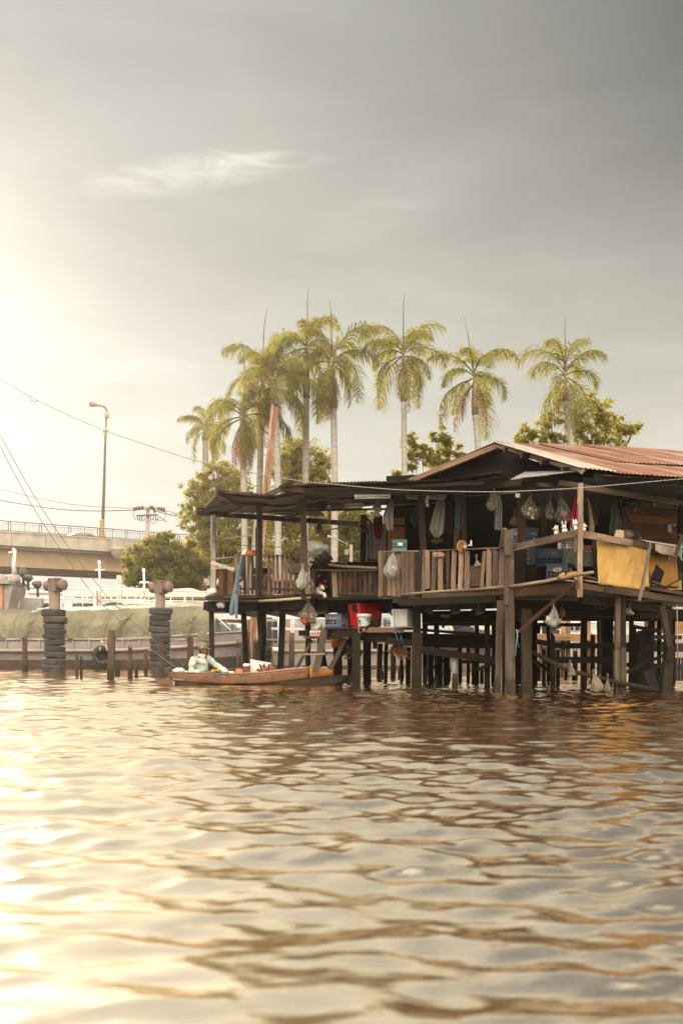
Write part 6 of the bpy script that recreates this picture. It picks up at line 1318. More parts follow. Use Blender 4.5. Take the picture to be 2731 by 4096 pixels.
mb = MB(); mb.box(c + V(-.108, -.118, .12), (.045, .006, .045), rot=Euler((0, 0, R(-42))).to_matrix()); mb.build('label_mark', M['iron'], bk); mb = MB(); mb.box(c + V(.075, -.138, .165), (.05, .006, .018), rot=Euler((0, 0, R(28))).to_matrix()); mb.build('label_mark', M['iron'], bk)
mb = MB(); mb.tube([c + V(-.02, -.17, .235), c + V(.05, -.168, .16), c + V(.12, -.14, .09)], .004, 5); mb.build('handle', M['iron'], bk)
crate('blue lattice crate with orange Thai lettering left of the red box', 1345, 2508, 22.4, .37, .36, .27, -22, M['crate_blue'], ('สระผึ้ง', 'น.ว'), ('สระ',), 4, 3, None, None, 'plastic_crate', .42, .07)
mb = MB(); mb.ball(P(1333, 2456, 22.4), (.11, .1, .025), 12, 6, .4, 3); single(mb, 'crumpled_paper', M['c_white'], 'crumpled pale paper lying on top of the blue crate', 'paper', P(1333, 2459, 22.4))
# bottles
for i, (x, Y) in enumerate(((1534, 21.9), (1546, 21.95), (1556, 22.0), (1540, 22.05))):
    b_ = thing('water_bottle', 'clear water bottle in the pack beside the foam cooler', 'bottle', P(x, 2508, Y), group='shrink wrapped water bottles')
    mb = MB(); mb.lathe(P(x, 2508, Y), [(.03, 0), (.033, .01), (.031, .06), (.033, .11), (.031, .14), (.012, .18), (.012, .195)], 12); mb.build('bottle_body', M['film_clear'], b_)
    mb = MB(); mb.lathe(P(x, 2508, Y), [(.0335, .06), (.0335, .10)], 12); mb.build('label_band', plain('blue_bottle_label', (.10, .17, .34), (.4, .45, .5), 12, .5), b_)
    mb = MB(); mb.lathe(P(x, 2508, Y) + V(0, 0, .19), [(.014, 0), (.014, .018), (0, .018)], 10); mb.build('cap', M['c_white'], b_)
tr = thing('egg_tray', 'pink edged tray of white packets on the top ladder tread', 'tray', P(1262, 2546, 22.5)); mb = MB(); mb.box(P(1262, 2541, 22.5), (.26, .2, .045)); mb.build('tray_base', M['c_pink'], tr)
for k in range(4): mb = MB(); mb.ball(P(1243 + k * 12, 2529, 22.45), (.032, .06, .045), 9, 6, .3, k); mb.build('packet', M['c_white'], tr)
mb = MB(); mb.ball(P(1264, 2509, 22.6), (.115, .1, .085), 16, 10, .55, 5, 2.6); mb.ball(P(1275, 2500, 22.6), (.07, .07, .06), 12, 8, .5, 6, 3); single(mb, 'white_bundle', M['c_cream'], 'crumpled white plastic bundle on the packets at the ladder top', 'bag', P(1264, 2522, 22.6))
mb = MB(); mb.lathe(P(1348, 2590, 22.9), [(.13, 0), (.14, .24), (.145, .25)], 16); single(mb, 'orange_tub', M['c_orange'], 'dark orange tub in the shade below the brown dog', 'tub', P(1348, 2590, 22.9))
M['dry_leaf'] = leafmat('dry_leaf', (.34, .20, .10), (.60, .36, .15), .5)
for (x, y, Y, r, lab) in ((1388, 2600, 22.7, .17, 'bunch of dry tan leaves hanging left of the low post'), (1585, 2592, 22.0, .13, 'pale dry leaf bunch on the stump left of the front post'), (1612, 2607, 21.9, .16, 'orange dry leaf bunch hanging beside the front post')):
    mb = MB()
    for k in range(240): leaf(mb, P(x, y, Y) + V(random.gauss(0, r * .4), random.gauss(0, r * .3), random.gauss(0, r * .45)), .07, .6)
    single(mb, 'dry_leaves', M['dry_leaf'], lab, 'leaves', P(x, y + 20, Y))

# ---- bags
bag('white knotted carrier bag of rubbish on the porch post', 1184, 2270, 1228, 2358, 22.1, M['film_white'], 9, 1, xt=1211)
bag('narrow smoky rubbish bag hanging right of the white carrier bag', 1216, 2290, 1252, 2376, 22.15, M['film_clear'], 9, 2, xt=1230)
bag('see through rubbish bag hanging lowest, above the ladder', 1194, 2402, 1266, 2497, 22.4, M['film_clear'], 14, 3, xt=1231, mats=[M['c_green'], M['c_white'], M['c_white'], pm('red_print', (.30, .05, .04)), M['c_brown'], M['c_cream'], M['c_white']])
bag('white bag with a pink lump hanging on the board fence', 1541, 2213, 1592, 2312, 20.8, M['film_white'], 5, 4, xt=1573, mats=[M['c_pink'], M['c_cream']], belly=.66)
bag('large white bag with a dark print hanging under the corner floor', 2176, 2416, 2240, 2506, 18.3, M['film_white'], 5, 5, xt=2213, mats=[M['c_brown'], M['c_cream'], M['c_white']])
bag('small clear bag hanging under the floor beside the double post', 2503, 2427, 2540, 2461, 19.6, M['film_white'], 3, 6, xt=2518, mats=[M['c_cream']])
bag('amber tinted food bag hanging from the eave in the doorway', 1945, 1960, 1988, 2042, 19.9, M['film_dark'], 4, 7, xt=1975, mats=[M['c_pink'], M['c_brown']])
bag('big crumpled clear bag of cloth hanging right of the brown post', 2100, 1982, 2172, 2077, 19.2, M['film_clear'], 6, 8, xt=2122, mats=[M['c_brown'], M['c_cream']], belly=.66)
bag('clear bag with a pale green lump among the hanging bags', 2184, 1990, 2230, 2078, 19.0, M['film_clear'], 3, 9, xt=2202, mats=[pm('pale_green', (.40, .44, .30))])
bag('clear bag with pink stuff inside, left of the magenta cloth', 2224, 1985, 2286, 2092, 18.7, M['film_clear'], 6, 10, xt=2240, mats=[M['film_pink'], M['c_pink'], M['c_brown']])
bag('brown paper lump hanging below the big pale towel', 1724, 2130, 1772, 2176, 21.3, pm('brown_paper', (.16, .095, .055), .9), 0, 11, xt=1750)
bag('grey green net bag hanging under the long lamp', 1494, 2000, 1534, 2050, 21.3, plain('grey_green_net', (.22, .22, .17), (.15, .15, .11), 8, .8), 0, 12)
bag('cream cap shaped bag right below the grey green one', 1490, 2040, 1526, 2070, 21.25, plain('cream_net', (.36, .30, .22), (.28, .22, .16), 8, .8), 0, 13)
bag('brown hanging sack in the dark beside the brown post', 2040, 2055, 2078, 2106, 20.2, pm('brown_sacking', (.10, .06, .04), .9), 0, 14)
bag('wet grey sack lying half in the water under the house, left of two', 2356, 2697, 2406, 2772, 18.75, pm('wet_sack', (.19, .15, .11), .8), 0, 15, xt=2374, belly=.8)
bag('smaller wet grey sack in the water, right of two', 2412, 2714, 2443, 2772, 18.72, pm('wet_sack_dark', (.12, .095, .072), .8), 0, 16, xt=2430, belly=.8)
bag('pale rag knotted on the sloping log under the house', 2272, 2660, 2302, 2706, 18.8, pm('pale_rag', (.17, .135, .10), .9), 0, 17, xt=2280)
def crumple(label, x, y, Y, rx, ry, mat, seed, name='foam_sheet', cat='rubbish', k=3):
    mb = MB(); rs = random.Random(seed)
    for i in range(k): mb.ball(P(x + rs.uniform(-.4, .4) * rx, y + rs.uniform(-.2, .3) * ry, Y), (U(rx * rs.uniform(.6, .85), Y), .1, U(ry * rs.uniform(.6, .9), Y)), 14, 9, .7, seed + i, 3.2)
    mb.smooth = False; return single(mb, name, mat, label, cat, P(x, y + ry, Y))
crumple('crumpled white plastic heap on the left corner of the porch floor', 852, 2368, 23.6, 24, 18, M['c_white'], 21)
crumple('torn white scrap hanging below the left porch floor', 886, 2418, 23.5, 18, 14, M['c_white'], 24)
M['cord_thin'] = M['cord_blue']
mb = MB(); mb.tube([P(829, 2384, 23.4), P(828, 2400, 23.3), P(838, 2406, 23.3), P(848, 2400, 23.3), P(852, 2388, 23.4)], .008, 5); single(mb, 'cord_loop', M['cord_blue'], 'loop of blue cord tied at the left porch corner', 'cord', P(838, 2406, 23.3))
mb = MB(); mb.tube([P(2064, 2518, 18.4), P(2070, 2545, 18.4), P(2064, 2575, 18.4), P(2062, 2622, 18.4)], .01, 5); mb.tube([P(2072, 2520, 18.4), P(2066, 2550, 18.4), P(2074, 2590, 18.4)], .006, 5); single(mb, 'cord_tail', M['cord_blue'], 'pale blue cord tied at the foot of the diagonal strut', 'cord', P(2062, 2622, 18.4))

# ---- clothes
C_DENIM = cm('blue_denim', (.15, .20, .25), 0); C_DARK = cm('charcoal_cloth', (.035, .035, .036), 0); C_TOWEL = cm('pale_grey_towel', (.42, .37, .30)); C_GREY = cm('warm_grey_cloth', (.36, .31, .28)); C_RED = cm('dark_red_cloth', (.10, .008, .010), 0); C_MAG = cm('magenta_cloth', (.42, .025, .075)); C_BEIGE = cm('beige_cloth', (.36, .24, .14)); C_GREEN = cm('grey_green_cloth', (.19, .20, .165)); C_BROWN = cm('brown_cloth', (.14, .095, .06), 0)
cloth('pair of blue trousers hung over the porch fence, left leg', [(2224, 962, 972), (2300, 944, 962), (2370, 930, 950), (2430, 918, 940), (2462, 918, 934)], 22.9, C_DENIM, 'trousers', waves=1, amp=.02, seed=1, group=None)
cloth('second trouser leg, paler and frayed, dangling below the porch floor', [(2378, 932, 950), (2392, 936, 952), (2420, 940, 952), (2450, 938, 950), (2474, 942, 950)], 22.85, cm('faded_denim', (.20, .255, .29), 0), 'trousers', waves=1, amp=.02, seed=2)
cloth('crumpled dark jacket hung behind the porch pickets', [(2224, 958, 972), (2260, 958, 974), (2310, 962, 974)], 23.5, cm('mottled_cloth', (.16, .14, .11), 0), 'jacket', seed=3)
cloth('dark red top hanging beside the corrugated iron wall', [(2062, 1496, 1530), (2090, 1492, 1530), (2140, 1497, 1528), (2156, 1508, 1522)], 22.2, C_RED, 'shirt', seed=4)
cloth('pale grey shirt hanging right of the long lamp', [(1994, 1563, 1568), (2020, 1548, 1575), (2060, 1532, 1572), (2080, 1531, 1573), (2100, 1540, 1572), (2120, 1545, 1570)], 21.2, C_GREY, 'shirt', waves=2, seed=5)
cloth('dark rag hanging in the shadow left of the veranda post', [(2032, 1650, 1664), (2060, 1640, 1668), (2090, 1640, 1668), (2106, 1655, 1664)], 21.6, cm('dusky_cloth', (.085, .075, .068), 0), 'rag', seed=6)
cloth('large pale towel hanging in the middle of the veranda', [(1990, 1752, 1778), (2030, 1738, 1780), (2080, 1724, 1778), (2116, 1716, 1776), (2132, 1722, 1774), (2150, 1738, 1758)], 21.0, C_TOWEL, 'towel', waves=3, seed=7)
cloth('black shirt hanging right of the pale towel', [(1974, 1784, 1808), (2010, 1783, 1812), (2080, 1782, 1812), (2140, 1783, 1808)], 21.0, C_DARK, 'shirt', seed=8)
cloth('faded blue jeans hanging right of the black shirt', [(1978, 1818, 1844), (2020, 1822, 1844), (2045, 1820, 1843), (2052, 1821, 1844), (2118, 1820, 1844)], 20.9, C_DENIM, 'jeans', waves=2, seed=9)
cloth('brown apron hanging under the blue jeans', [(2118, 1816, 1838), (2150, 1814, 1838), (2200, 1813, 1840)], 20.8, C_BROWN, 'apron', seed=10)
cloth('striped grey towel hanging behind the amber food bag', [(1978, 1982, 2000), (2020, 1980, 2008), (2060, 1978, 2007), (2120, 1977, 2006)], 20.2, cm('striped_grey_cloth', (.36, .36, .30)), 'towel', waves=3, seed=11)
cloth('beige sleeve hanging on the split post', [(2112, 2012, 2026), (2140, 2006, 2022), (2190, 1996, 2014)], 19.1, cm('beige_sleeve', (.44, .33, .235)), 'shirt', waves=1, seed=12)
cloth('magenta cloth hanging beside the corner post', [(1978, 2300, 2311), (2030, 2290, 2311), (2080, 2281, 2311), (2122, 2276, 2311)], 18.5, C_MAG, 'skirt', waves=2, seed=13)
cloth('torn beige rag right of the corner post', [(1992, 2346, 2352), (2030, 2350, 2364), (2070, 2355, 2370), (2100, 2355, 2378), (2132, 2356, 2376)], 18.8, C_BEIGE, 'rag', waves=1, seed=14)
cloth('dim brown rag behind the torn beige rag', [(1986, 2366, 2392), (2040, 2368, 2394), (2100, 2374, 2392)], 19.6, C_BROWN, 'rag', seed=15)
cloth('long grey green shirt left of the plank wall', [(1990, 2459, 2464), (2030, 2446, 2474), (2080, 2440, 2486), (2092, 2438, 2488), (2140, 2436, 2476)], 20.0, C_GREEN, 'shirt', waves=2, seed=16)
cloth('grey mottled cloth hanging behind the food bags', [(1990, 2160, 2188), (2060, 2162, 2186), (2160, 2164, 2190)], 20.3, cm('mottled_grey', (.07, .066, .05), 0), 'curtain', seed=17)
cloth('dark patterned curtain behind the pink bag', [(1990, 2190, 2222), (2060, 2192, 2226), (2160, 2194, 2226)], 20.3, cm('mottled_dark', (.055, .05, .042), 0), 'curtain', seed=18)
cloth('two coloured cloth pouch hanging at the rear of the porch', [(2092, 1270, 1282), (2118, 1262, 1290), (2120, 1261, 1291), (2138, 1258, 1294)], 23.0, cm('salmon_cloth', (.45, .26, .17)), 'pouch', waves=2, seed=19)
cloth('green upper half of the cloth pouch', [(2090, 1270, 1283), (2118, 1261, 1291)], 22.95, cm('dull_green_cloth', (.07, .10, .08), 0), 'pouch', waves=2, seed=19, nu=12)

# ---- lamps, plaques and hanging bits
def tube_lamp(label, x0, y0, Y0, x1, y1, Y1, mat, h=16):
    t = thing('tube_lamp', label, 'lamp', P((x0 + x1) / 2, max(y0, y1), Y0)); a, b_ = P(x0, y0, Y0), P(x1, y1, Y1); mb = MB(); mb.beam(a, b_, U(h * .55, Y0), .05, up=(0, -1, 0)); mb.build('housing', mat, t)
    d = (b_ - a).normalized()
    for q in (a + d * .02, b_ - d * .02): mb = MB(); mb.box(q - V(0, 0, U(h * .45, Y0)), (.03, .035, U(h * .6, Y0))); mb.build('lamp_holder', mat, t)
    mb = MB(); o_ = V(0, 0, -U(h * .62, Y0)); mb.tube([a + o_ + d * .03, b_ + o_ - d * .03], .014, 8); mb.build('glass_tube', M['c_white'], t)
tube_lamp('long white fluorescent lamp under the front eave', 1418, 1983, 20.7, 1561, 1981, 20.5, M['c_white'])
tube_lamp('short unlit lamp in shadow left of the long white one', 1380, 2020, 22.0, 1453, 2016, 21.8, plain('dirty_cream', (.40, .30, .20), (.28, .19, .12), 5, .6))
tube_lamp('dull pink lamp fitting beside the middle veranda post', 1625, 1983, 21.0, 1783, 1985, 20.7, plain('dull_pink_enamel', (.36, .26, .23), (.26, .18, .16), 5, .6))
pq = thing('carved_plaque', 'round carved wooden plaque hung on the fence rail', 'plaque', P(1848, 2212, 19.85)); c = P(1848, 2186, 19.85)
M['carved'] = plain('carved_teak', (.42, .22, .10), (.26, .12, .05), 14, .5, .4, bump=.6)
mb = MB(); mb.lathe(c, [(0, .0), (.10, 0), (.105, .008), (.12, .012), (.128, .0), (.128, -.02), (0, -.02)], 28, axis=(.55, -1, 0), sx=.95, sy=1.0); mb.build('disc', M['carved'], pq)
mb = MB(); f_ = V(.0, -.025, 0); mb.tube([c + f_ + V(0, 0, -.08), c + f_ + V(.005, 0, .0), c + f_ + V(0, 0, .05)], [.014, .01, .008], 6)
for k in range(9): a = R(-10 + k * 25); mb.ball(c + f_ + V(math.cos(a) * .045, 0, .035 + math.sin(a) * .045), .014, 7, 5)
mb.build('tree_relief', M['carved'], pq)
mb = MB(); mb.box(c + V(.05, -.03, .0), (.04, .01, .03)); mb.build('white_note', M['c_cream'], pq)
sg_ = thing('house_number_sign', 'small wooden number sign nailed across the fence pickets', 'sign', P(1755, 2228, 20.2)); mb = MB(); mb.prism([P(x, y, 20.2) for x, y in ((1730, 2218), (1735, 2209), (1773, 2210), (1779, 2219), (1774, 2228), (1735, 2228))], (0, .015, 0)); mb.build('board', M['rail_wood'], sg_)
text('๓๐๐', sg_, P(1744, 2223, 20.18), .06, plain('burnt_lettering', (.14, .045, .02), (.09, .03, .015), 9, .7)); text('๑๐๖', sg_, P(1765, 2223, 20.18), .06, M['letter_orange'])
mb = MB(); mb.beam(P(1734, 2208.5, 20.19), P(1756, 2208.5, 20.19), .004, .004); hc = None
hs_ = thing('hose_coil', 'coil of black hose hung on the dark porch post', 'hose', P(1462, 2132, 23.6)); mb = MB(); pts = []
for k in range(120): a = k / 120 * 6.283 * 6; r = .13 + .025 * math.sin(k * .9); pts.append(P(1462, 2102, 23.5) + V(math.cos(a) * r * .95, -.02 + .05 * math.sin(k * .37), math.sin(a) * (r + .02)))
mb.tube(pts, .012, 6); mb.build('hose', M['iron'], hs_)
crate('teal lattice crate standing on the board fence in front of the orange door', 1599, 2207, 21.0, .29, .24, .23, -6, M['crate_teal'], (), (), 4, 3, None, None, 'plastic_crate', .26)
mb = MB(); mb.box(P(1600, 2177, 20.85), (.10, .012, .06), rot=Euler((0, 0, .1)).to_matrix(), jit=.004); single(mb, 'paper_note', M['c_white'], 'torn white label on the front of the teal crate', 'label', P(1600, 2183, 20.85))
for i, (x, y0, y1, Y, lab) in enumerate(((1317, 1990, 2095, 22.6, 'string of red wind chime charms hanging in the porch'), (1380, 2035, 2066, 22.4, 'small red hanging charm right of the wind chime'), (1708, 1972, 2030, 20.7, 'cream hanging garland by the middle veranda post'))):
    t = thing('hanging_charm', lab, 'ornament', P(x, y1, Y)); mb = MB(); mb.tube([P(x, y0, Y), P(x, y1, Y)], .004, 5); mb.build('string', M['rope'], t); n = 5 if i == 0 else 3
    for k in range(n): mb = MB(); q = P(x + rnd(-3, 3), y0 + (y1 - y0) * (k + 1) / (n + .6), Y); mb.ball(q, (.035, .035, .045), 9, 6, .3, k); mb.build('charm', (M['c_red'], M['c_cream'], M['c_orange'], M['c_pink'], M['c_red'])[k] if i < 2 else M['c_cream'], t)
mb = MB(); mb.lathe(P(1317, 2034, 22.6), [(.0, .07), (.055, 0), (.05, -.005), (0, -.005)], 14); single(mb, 'paper_cone', M['c_yellow'], 'small striped cone hanging above the wind chime', 'ornament', P(1317, 2036, 22.6))
# orange bowl upside down on the porch fence
mb = MB(); mb.lathe(P(1000, 2222, 23.6), [(.215, 0), (.22, .012), (.16, .04), (.125, .115), (.10, .125), (0, .125)], 28); single(mb, 'orange_basin', M['c_orange'], 'orange plastic basin turned upside down behind the porch post', 'basin', P(1000, 2222, 23.6))
# sacks and iron sheets piled on the porch
sk = thing('rice_sack', 'stuffed white sack with dark print on top of the iron sheets', 'sack', P(1270, 2220, 22.7)); mb = MB(); mb.ball(P(1258, 2190, 22.7), (.26, .22, .165), 20, 12, .35, 4, 1.6); mb.ball(P(1302, 2192, 22.7), (.09, .09, .08), 12, 8, .6, 5, 2.5); mb.build('sack_body', M['c_cream'], sk)
text('กข', sk, P(1256, 2210, 22.42), .09, M['iron'], rot=(R(80), R(-10), R(0)))
M['zinc'] = plain('dull_zinc', (.34, .32, .29), (.12, .105, .09), 3, .4, .5, metal=.5, dirt=(.08, .045, .03), stretch=(1, 1, .3))
for i, (a, b_, c_, d_, lab) in enumerate((((1236, 2246), (1300, 2196), (1318, 2230), (1262, 2268), 'bright dented iron sheet on top of the sheet pile'), ((1250, 2262), (1322, 2215), (1332, 2236), (1290, 2270), 'dark iron sheet underneath, poking out to the right'))):
    mb = MB(); corr(mb, P(*a, 22.4 + .1 * i), P(*b_, 22.3 + .1 * i), P(*c_, 22.9 + .1 * i), P(*d_, 23.0 + .1 * i), pitch=.12, amp=.03, seed=20 + i); o = single(mb, 'iron_sheet', M['zinc'], lab, 'iron sheet', P(1280, 2268, 22.6))
mb = MB(); mb.tube([P(1327, 2256, 22.4), P(1338, 2250, 22.4), P(1352, 2248, 22.4), P(1385, 2252, 22.3), P(1392, 2268, 22.3)], .018, 7); single(mb, 'black_hose', M['iron'], 'bent black hose lying over the log rail', 'hose', P(1360, 2268, 22.3))
crumple('white rags stuffed behind the porch post', 1235, 2256, 22.6, 12, 14, M['c_cream'], 30, 'rag', 'rag')
crumple('white and grey sacks behind the porch pickets', 1175, 2275, 23.7, 34, 24, pm('dusty_sacking', (.40, .36, .30), .9), 34, 'sack', 'sack')
crumple('dark brown bundles on the porch floor behind the pickets', 1110, 2350, 24.2, 60, 30, pm('dark_bundle', (.06, .045, .035), .9), 38, 'bundle', 'bundle')
mb = MB(); mb.lathe(P(1058, 2335, 24.0), [(.0, 0), (.17, .02), (.19, .06), (.19, .10), (.0, .12)], 20, axis=(.2, -1, .2)); single(mb, 'round_basket', plain('wicker_disc', (.36, .20, .10), (.2, .11, .055), 16, .8), 'round woven basket leaning behind the porch pickets', 'basket', P(1058, 2365, 24.0))
mb = MB(); mb.box(P(1050, 2286, 24.2), (.42, .3, .14)); mb.box(P(1050, 2330, 24.2), (.40, .3, .30)); single(mb, 'dark_cabinet', M['beam_dark'], 'dark wooden cabinet at the back of the left porch', 'cabinet', P(1050, 2365, 24.2))
# bird cage of wire
cg = thing('wire_cage', 'wire cage in a wooden frame at the left end of the porch', 'cage', P(905, 2384, 24.4)); mb = MB()
for x in range(868, 938, 6): mb.tube([P(x, 2275, 24.2), P(x, 2380, 24.2)], .007, 4, cap=False)
for y in range(2285, 2380, 12): mb.tube([P(866, y, 24.2), P(938, y, 24.2)], .005, 4, cap=False)
mb.build('wire_mesh', M['rust'], cg)
for x in (868, 897, 905, 937): mb = MB(); mb.beam(P(x, 2272, 24.2), P(x, 2382, 24.2), .05, .05); mb.build('frame_post', M['beam_rust'], cg)
mb = MB(); mb.beam(P(860, 2330, 24.9), P(935, 2330, 24.9), .55, .02, up=(0, -1, 0)); mb.build('back_board', M['wood_walk'], cg)
mb = MB(); pts = [P(880 + 7 * math.sin(k * 1.05), 2282 + k * 6, 24.1) for k in range(17)]; mb.tube(pts, .008, 5); mb.build('scroll_iron', M['iron'], cg)
mb = MB(); mb.lathe(P(871, 2340, 24.0), [(.03, 0), (.03, .1), (.012, .13), (.012, .16)], 10); single(mb, 'white_bottle', M['c_white'], 'small white bottle hanging on the wire cage', 'bottle', P(871, 2340, 24.0))
# red plastic things half hidden behind the dark pickets
mb = MB(); mb.lathe(P(1408, 2375, 22.9), [(.2, 0), (.24, .33), (.25, .34)], 20); single(mb, 'red_tub', M['c_red'], 'red plastic tub half hidden behind the dark pickets', 'tub', P(1408, 2375, 22.9))
for i, (x, y, r_) in enumerate(((1277, 2302, 4), (1272, 2306, 3), (1300, 2326, 6), (1304, 2346, 5))):
    mb = MB(); mb.box(P(x, y, 23.5), (U(r_ * 2.2, 23.5), .05, U(r_, 23.5)), rot=Euler((0, .5, 0)).to_matrix(), jit=.006); single(mb, 'red_scrap', M['c_red'], ('small red scrap highest in the dark behind the puppy', 'tiny red scrap left of the highest one behind the puppy', 'larger red scrap just above the head of the puppy', 'red scrap right of the puppy in the dark')[i], 'scrap', P(x, y + r_, 23.5))
mb = MB(); mb.beam(P(1240, 2330, 24.2), P(1515, 2330, 24.2), 1.0, .03, up=(0, -1, 0)); single(mb, 'shade_screen', M['wall_dark'], 'added dark screen standing in for shade behind the puppy and the dark pickets', 'screen', P(1380, 2385, 24.2))  # dark sheet put in for the shade behind the pickets
# lamp post and white square lamp seen through the porch
t = thing('yard_lamp', 'concrete yard post with a square lamp seen through the porch', 'lamp', P(1403, 2380, 40)); mb = MB(); mb.beam(P(1404, 2460, 40), P(1404, 2180, 40), U(12, 40), U(12, 40)); mb.build('post', M['concrete'], t); mb = MB(); mb.box(P(1386, 2208, 39.8), (.16, .1, .2), rot=Euler((.2, .1, 0)).to_matrix()); mb.build('lamp_head', M['hull_grey'], t); mb = MB(); mb.tube([P(1310, 2146, 39.5), P(1330, 2150, 39.5), P(1400, 2182, 39.8)], [.07, .03, .02], 7); mb.build('arm', M['concrete'], t)

# ---- crates and clutter in the corner shop
crate('blue crate with orange Thai lettering behind the corner rail', 2098, 2184, 19.9, .40, .36, .33, -38, M['crate_blue'], ('สระผึ้ง', 'น.ว'), ('สระผึ้ง', 'น.ว'), 4, 4, None, plain('bright_orange_lettering', (.80, .48, .16), (.7, .4, .12), 9, .6), 'plastic_crate', .38, .09)
G_CR = 'stacked navy trays with Thai lettering'
for k, s_ in enumerate(('ใจศรี', 'ใจดี', 'ฟาโลกา', 'ใจศรี')): crate(('topmost', 'second', 'third', 'lowest')[k] + ' navy tray in the stack behind the brown post, with orange lettering', 2116, 2206 + k * 19, 19.9, .36, .34, .088, -30, M['crate_navy'], (s_,), ('ค',), 4, 1, G_CR, None, 'shallow_crate', .9, .055)
for k in range(5): crate(('first', 'second', 'third', 'fourth', 'fifth')[k] + ' navy tray from the top of the narrow stack left of the square post', 2052, 2222 + k * 26, 20.1, .30, .3, .12, -30, M['crate_navy'], ('งจ', 'โฉ', '๒๕', 'ตัง', '1024')[k:k+1], (), 3, 1, 'narrow stack of navy trays', None, 'shallow_crate', .9, .065)
crate('tall black crate with dim lettering right of the inner post', 2196, 2268, 19.3, .30, .38, .33, -62, M['crate_navy'], (), ('ป.พร',), 3, 3, None, M['c_brown'], 'plastic_crate', .5, .08)
crate('dark crate numbered 459 beside the sleeping dog', 2240, 2325, 18.9, .40, .42, .31, -28, M['crate_navy'], ('459',), ('สระ',), 5, 3, None, M['letter_white'], 'plastic_crate', .42, .115)
mb = MB(); mb.v = mb.v
crate('grey mesh crate behind the corner post, lower one', 2288, 2268, 19.4, .36, .3, .34, -10, M['crate_grey'], (), (), 9, 6, None, None, 'mesh_crate', .12)
crate('grey mesh crate with pale contents, upper one behind the corner post', 2285, 2205, 19.6, .40, .3, .26, -10, M['crate_grey'], (), (), 9, 5, None, None, 'mesh_crate', .12)
crate('grey mesh crate right of the corner post with a green bag', 2346, 2268, 18.8, .28, .3, .27, 20, M['crate_grey'], (), (), 9, 6, None, None, 'mesh_crate', .12)
crate('small maroon crate right of the corner post', 2340, 2214, 18.9, .16, .2, .13, 15, M['crate_maroon'], (), (), 4, 3, None, None, 'plastic_crate', .2)
crate('brown crate deep in the shop below the rail', 2262, 2258, 19.5, .16, .2, .30, -10, M['crate_maroon'], (), (), 4, 5, None, None, 'plastic_crate', .2)
for (x, y, w_, h_, Y, m_, lab) in ((2292, 2180, 60, 30, 19.5, M['c_cream'], 'cream cloth stuffed in the upper mesh crate'), (2244, 2188, 26, 22, 19.6, M['c_cream'], 'white plastic sheet hanging under the rail'), (2288, 2240, 52, 22, 19.3, plain('grey_card', (.22, .2, .165), (.18, .16, .13), 5, .8), 'grey card lining in the lower mesh crate'), (2348, 2244, 22, 30, 18.75, M['c_green'], 'green leafy bag in the mesh crate'), (2190, 2203, 40, 10, 20.0, M['c_brown'], 'orange brown packet under the rail')):
    mb = MB(); mb.box(P(x, y, Y), (U(w_, Y), .05, U(h_, Y)), jit=.02); single(mb, 'packet', m_, lab, 'packet', P(x, y + h_ / 2, Y))
cb = thing('wicker_hamper', 'brown hamper glimpsed through the gap in the fence', 'hamper', P(1903, 2345, 20.0)); mb = MB(); mb.box(P(1900, 2300, 20.0), (.22, .25, .36)); mb.build('hamper_body', plain('woven_brown', (.13, .07, .04), (.07, .04, .022), 22, .8, bump=.6), cb); bag('white bag stuffed on top of the hamper behind the fence', 1896, 2235, 1930, 2272, 19.9, M['film_white'], 3, 41, xt=1905)
mb = MB(); mb.ball(P(1884, 2172, 20.0), (.02, .02, .06), 8, 6); mb.ball(P(1880, 2182, 20.0), (.05, .04, .02), 8, 6); single(mb, 'spotted_ornament', M['c_cream'], 'small spotted ornament peeping over the fence rail', 'ornament', P(1882, 2192, 20.0))
# hanging hooks, note
mb = MB(); mb.box(P(2070, 1982, 19.3), (.085, .02, .075)); single(mb, 'switch_box', M['c_cream'], 'small cream switch box on the brown post', 'switch box', P(2070, 1990, 19.3))
# ---- things on the right face
mb = MB(); mb.prism([P(2457, 2147, 18.75), P(2495, 2152, 18.95), P(2496, 2124, 18.95), P(2480, 2118, 18.9), P(2464, 2120, 18.8)], (0, .05, 0)); single(mb, 'paper_bag', plain('cream_paper', (.62, .48, .32), (.55, .41, .27), 5, .8), 'cream paper bag on the right counter rail', 'paper bag', P(2475, 2152, 18.85), bevel=.006)
mb = MB(); mb.lathe(P(2494, 2137, 19.0), [(.0, 0), (.065, 0), (.08, .03), (.082, .12), (.06, .16), (.04, .17), (.04, .20)], 18, axis=(1, .35, .05)); single(mb, 'plastic_jar', M['film_clear'], 'clear plastic jar lying beside the cream paper bag', 'jar', P(2510, 2152, 19.0))
for i, (x, y, r, lab, fl) in enumerate(((2537, 2032, 9, 'dim flower pot on the plank wall, leftmost of three', 0), (2611, 2014, 12, 'dark flower pot hung in the middle of the plank wall', 0), (2703, 2018, 11, 'flower pot with pale blossoms at the right of the plank wall', 1))):
    Yp = 20.7 + i * .25; t = thing('wall_pot', lab, 'flower pot', P(x, y + r, Yp), group='pots on the plank wall'); mb = MB(); q = P(x, y + r, Yp); rr = U(r, Yp); mb.lathe(q, [(0, 0), (rr * .6, 0), (rr * .95, rr * .7), (rr, rr * 1.3), (rr * .7, rr * 1.9)], 12); mb.build('pot', M['iron'], t); mb = MB()
    for k in range(60): leaf(mb, q + V(random.gauss(0, rr * .7), random.gauss(0, rr * .5), rr * 2 + random.gauss(0, rr * .4)), .035, .6)
    mb.build('plant', M['c_yellow'] if fl else LEAF_D[0], t)
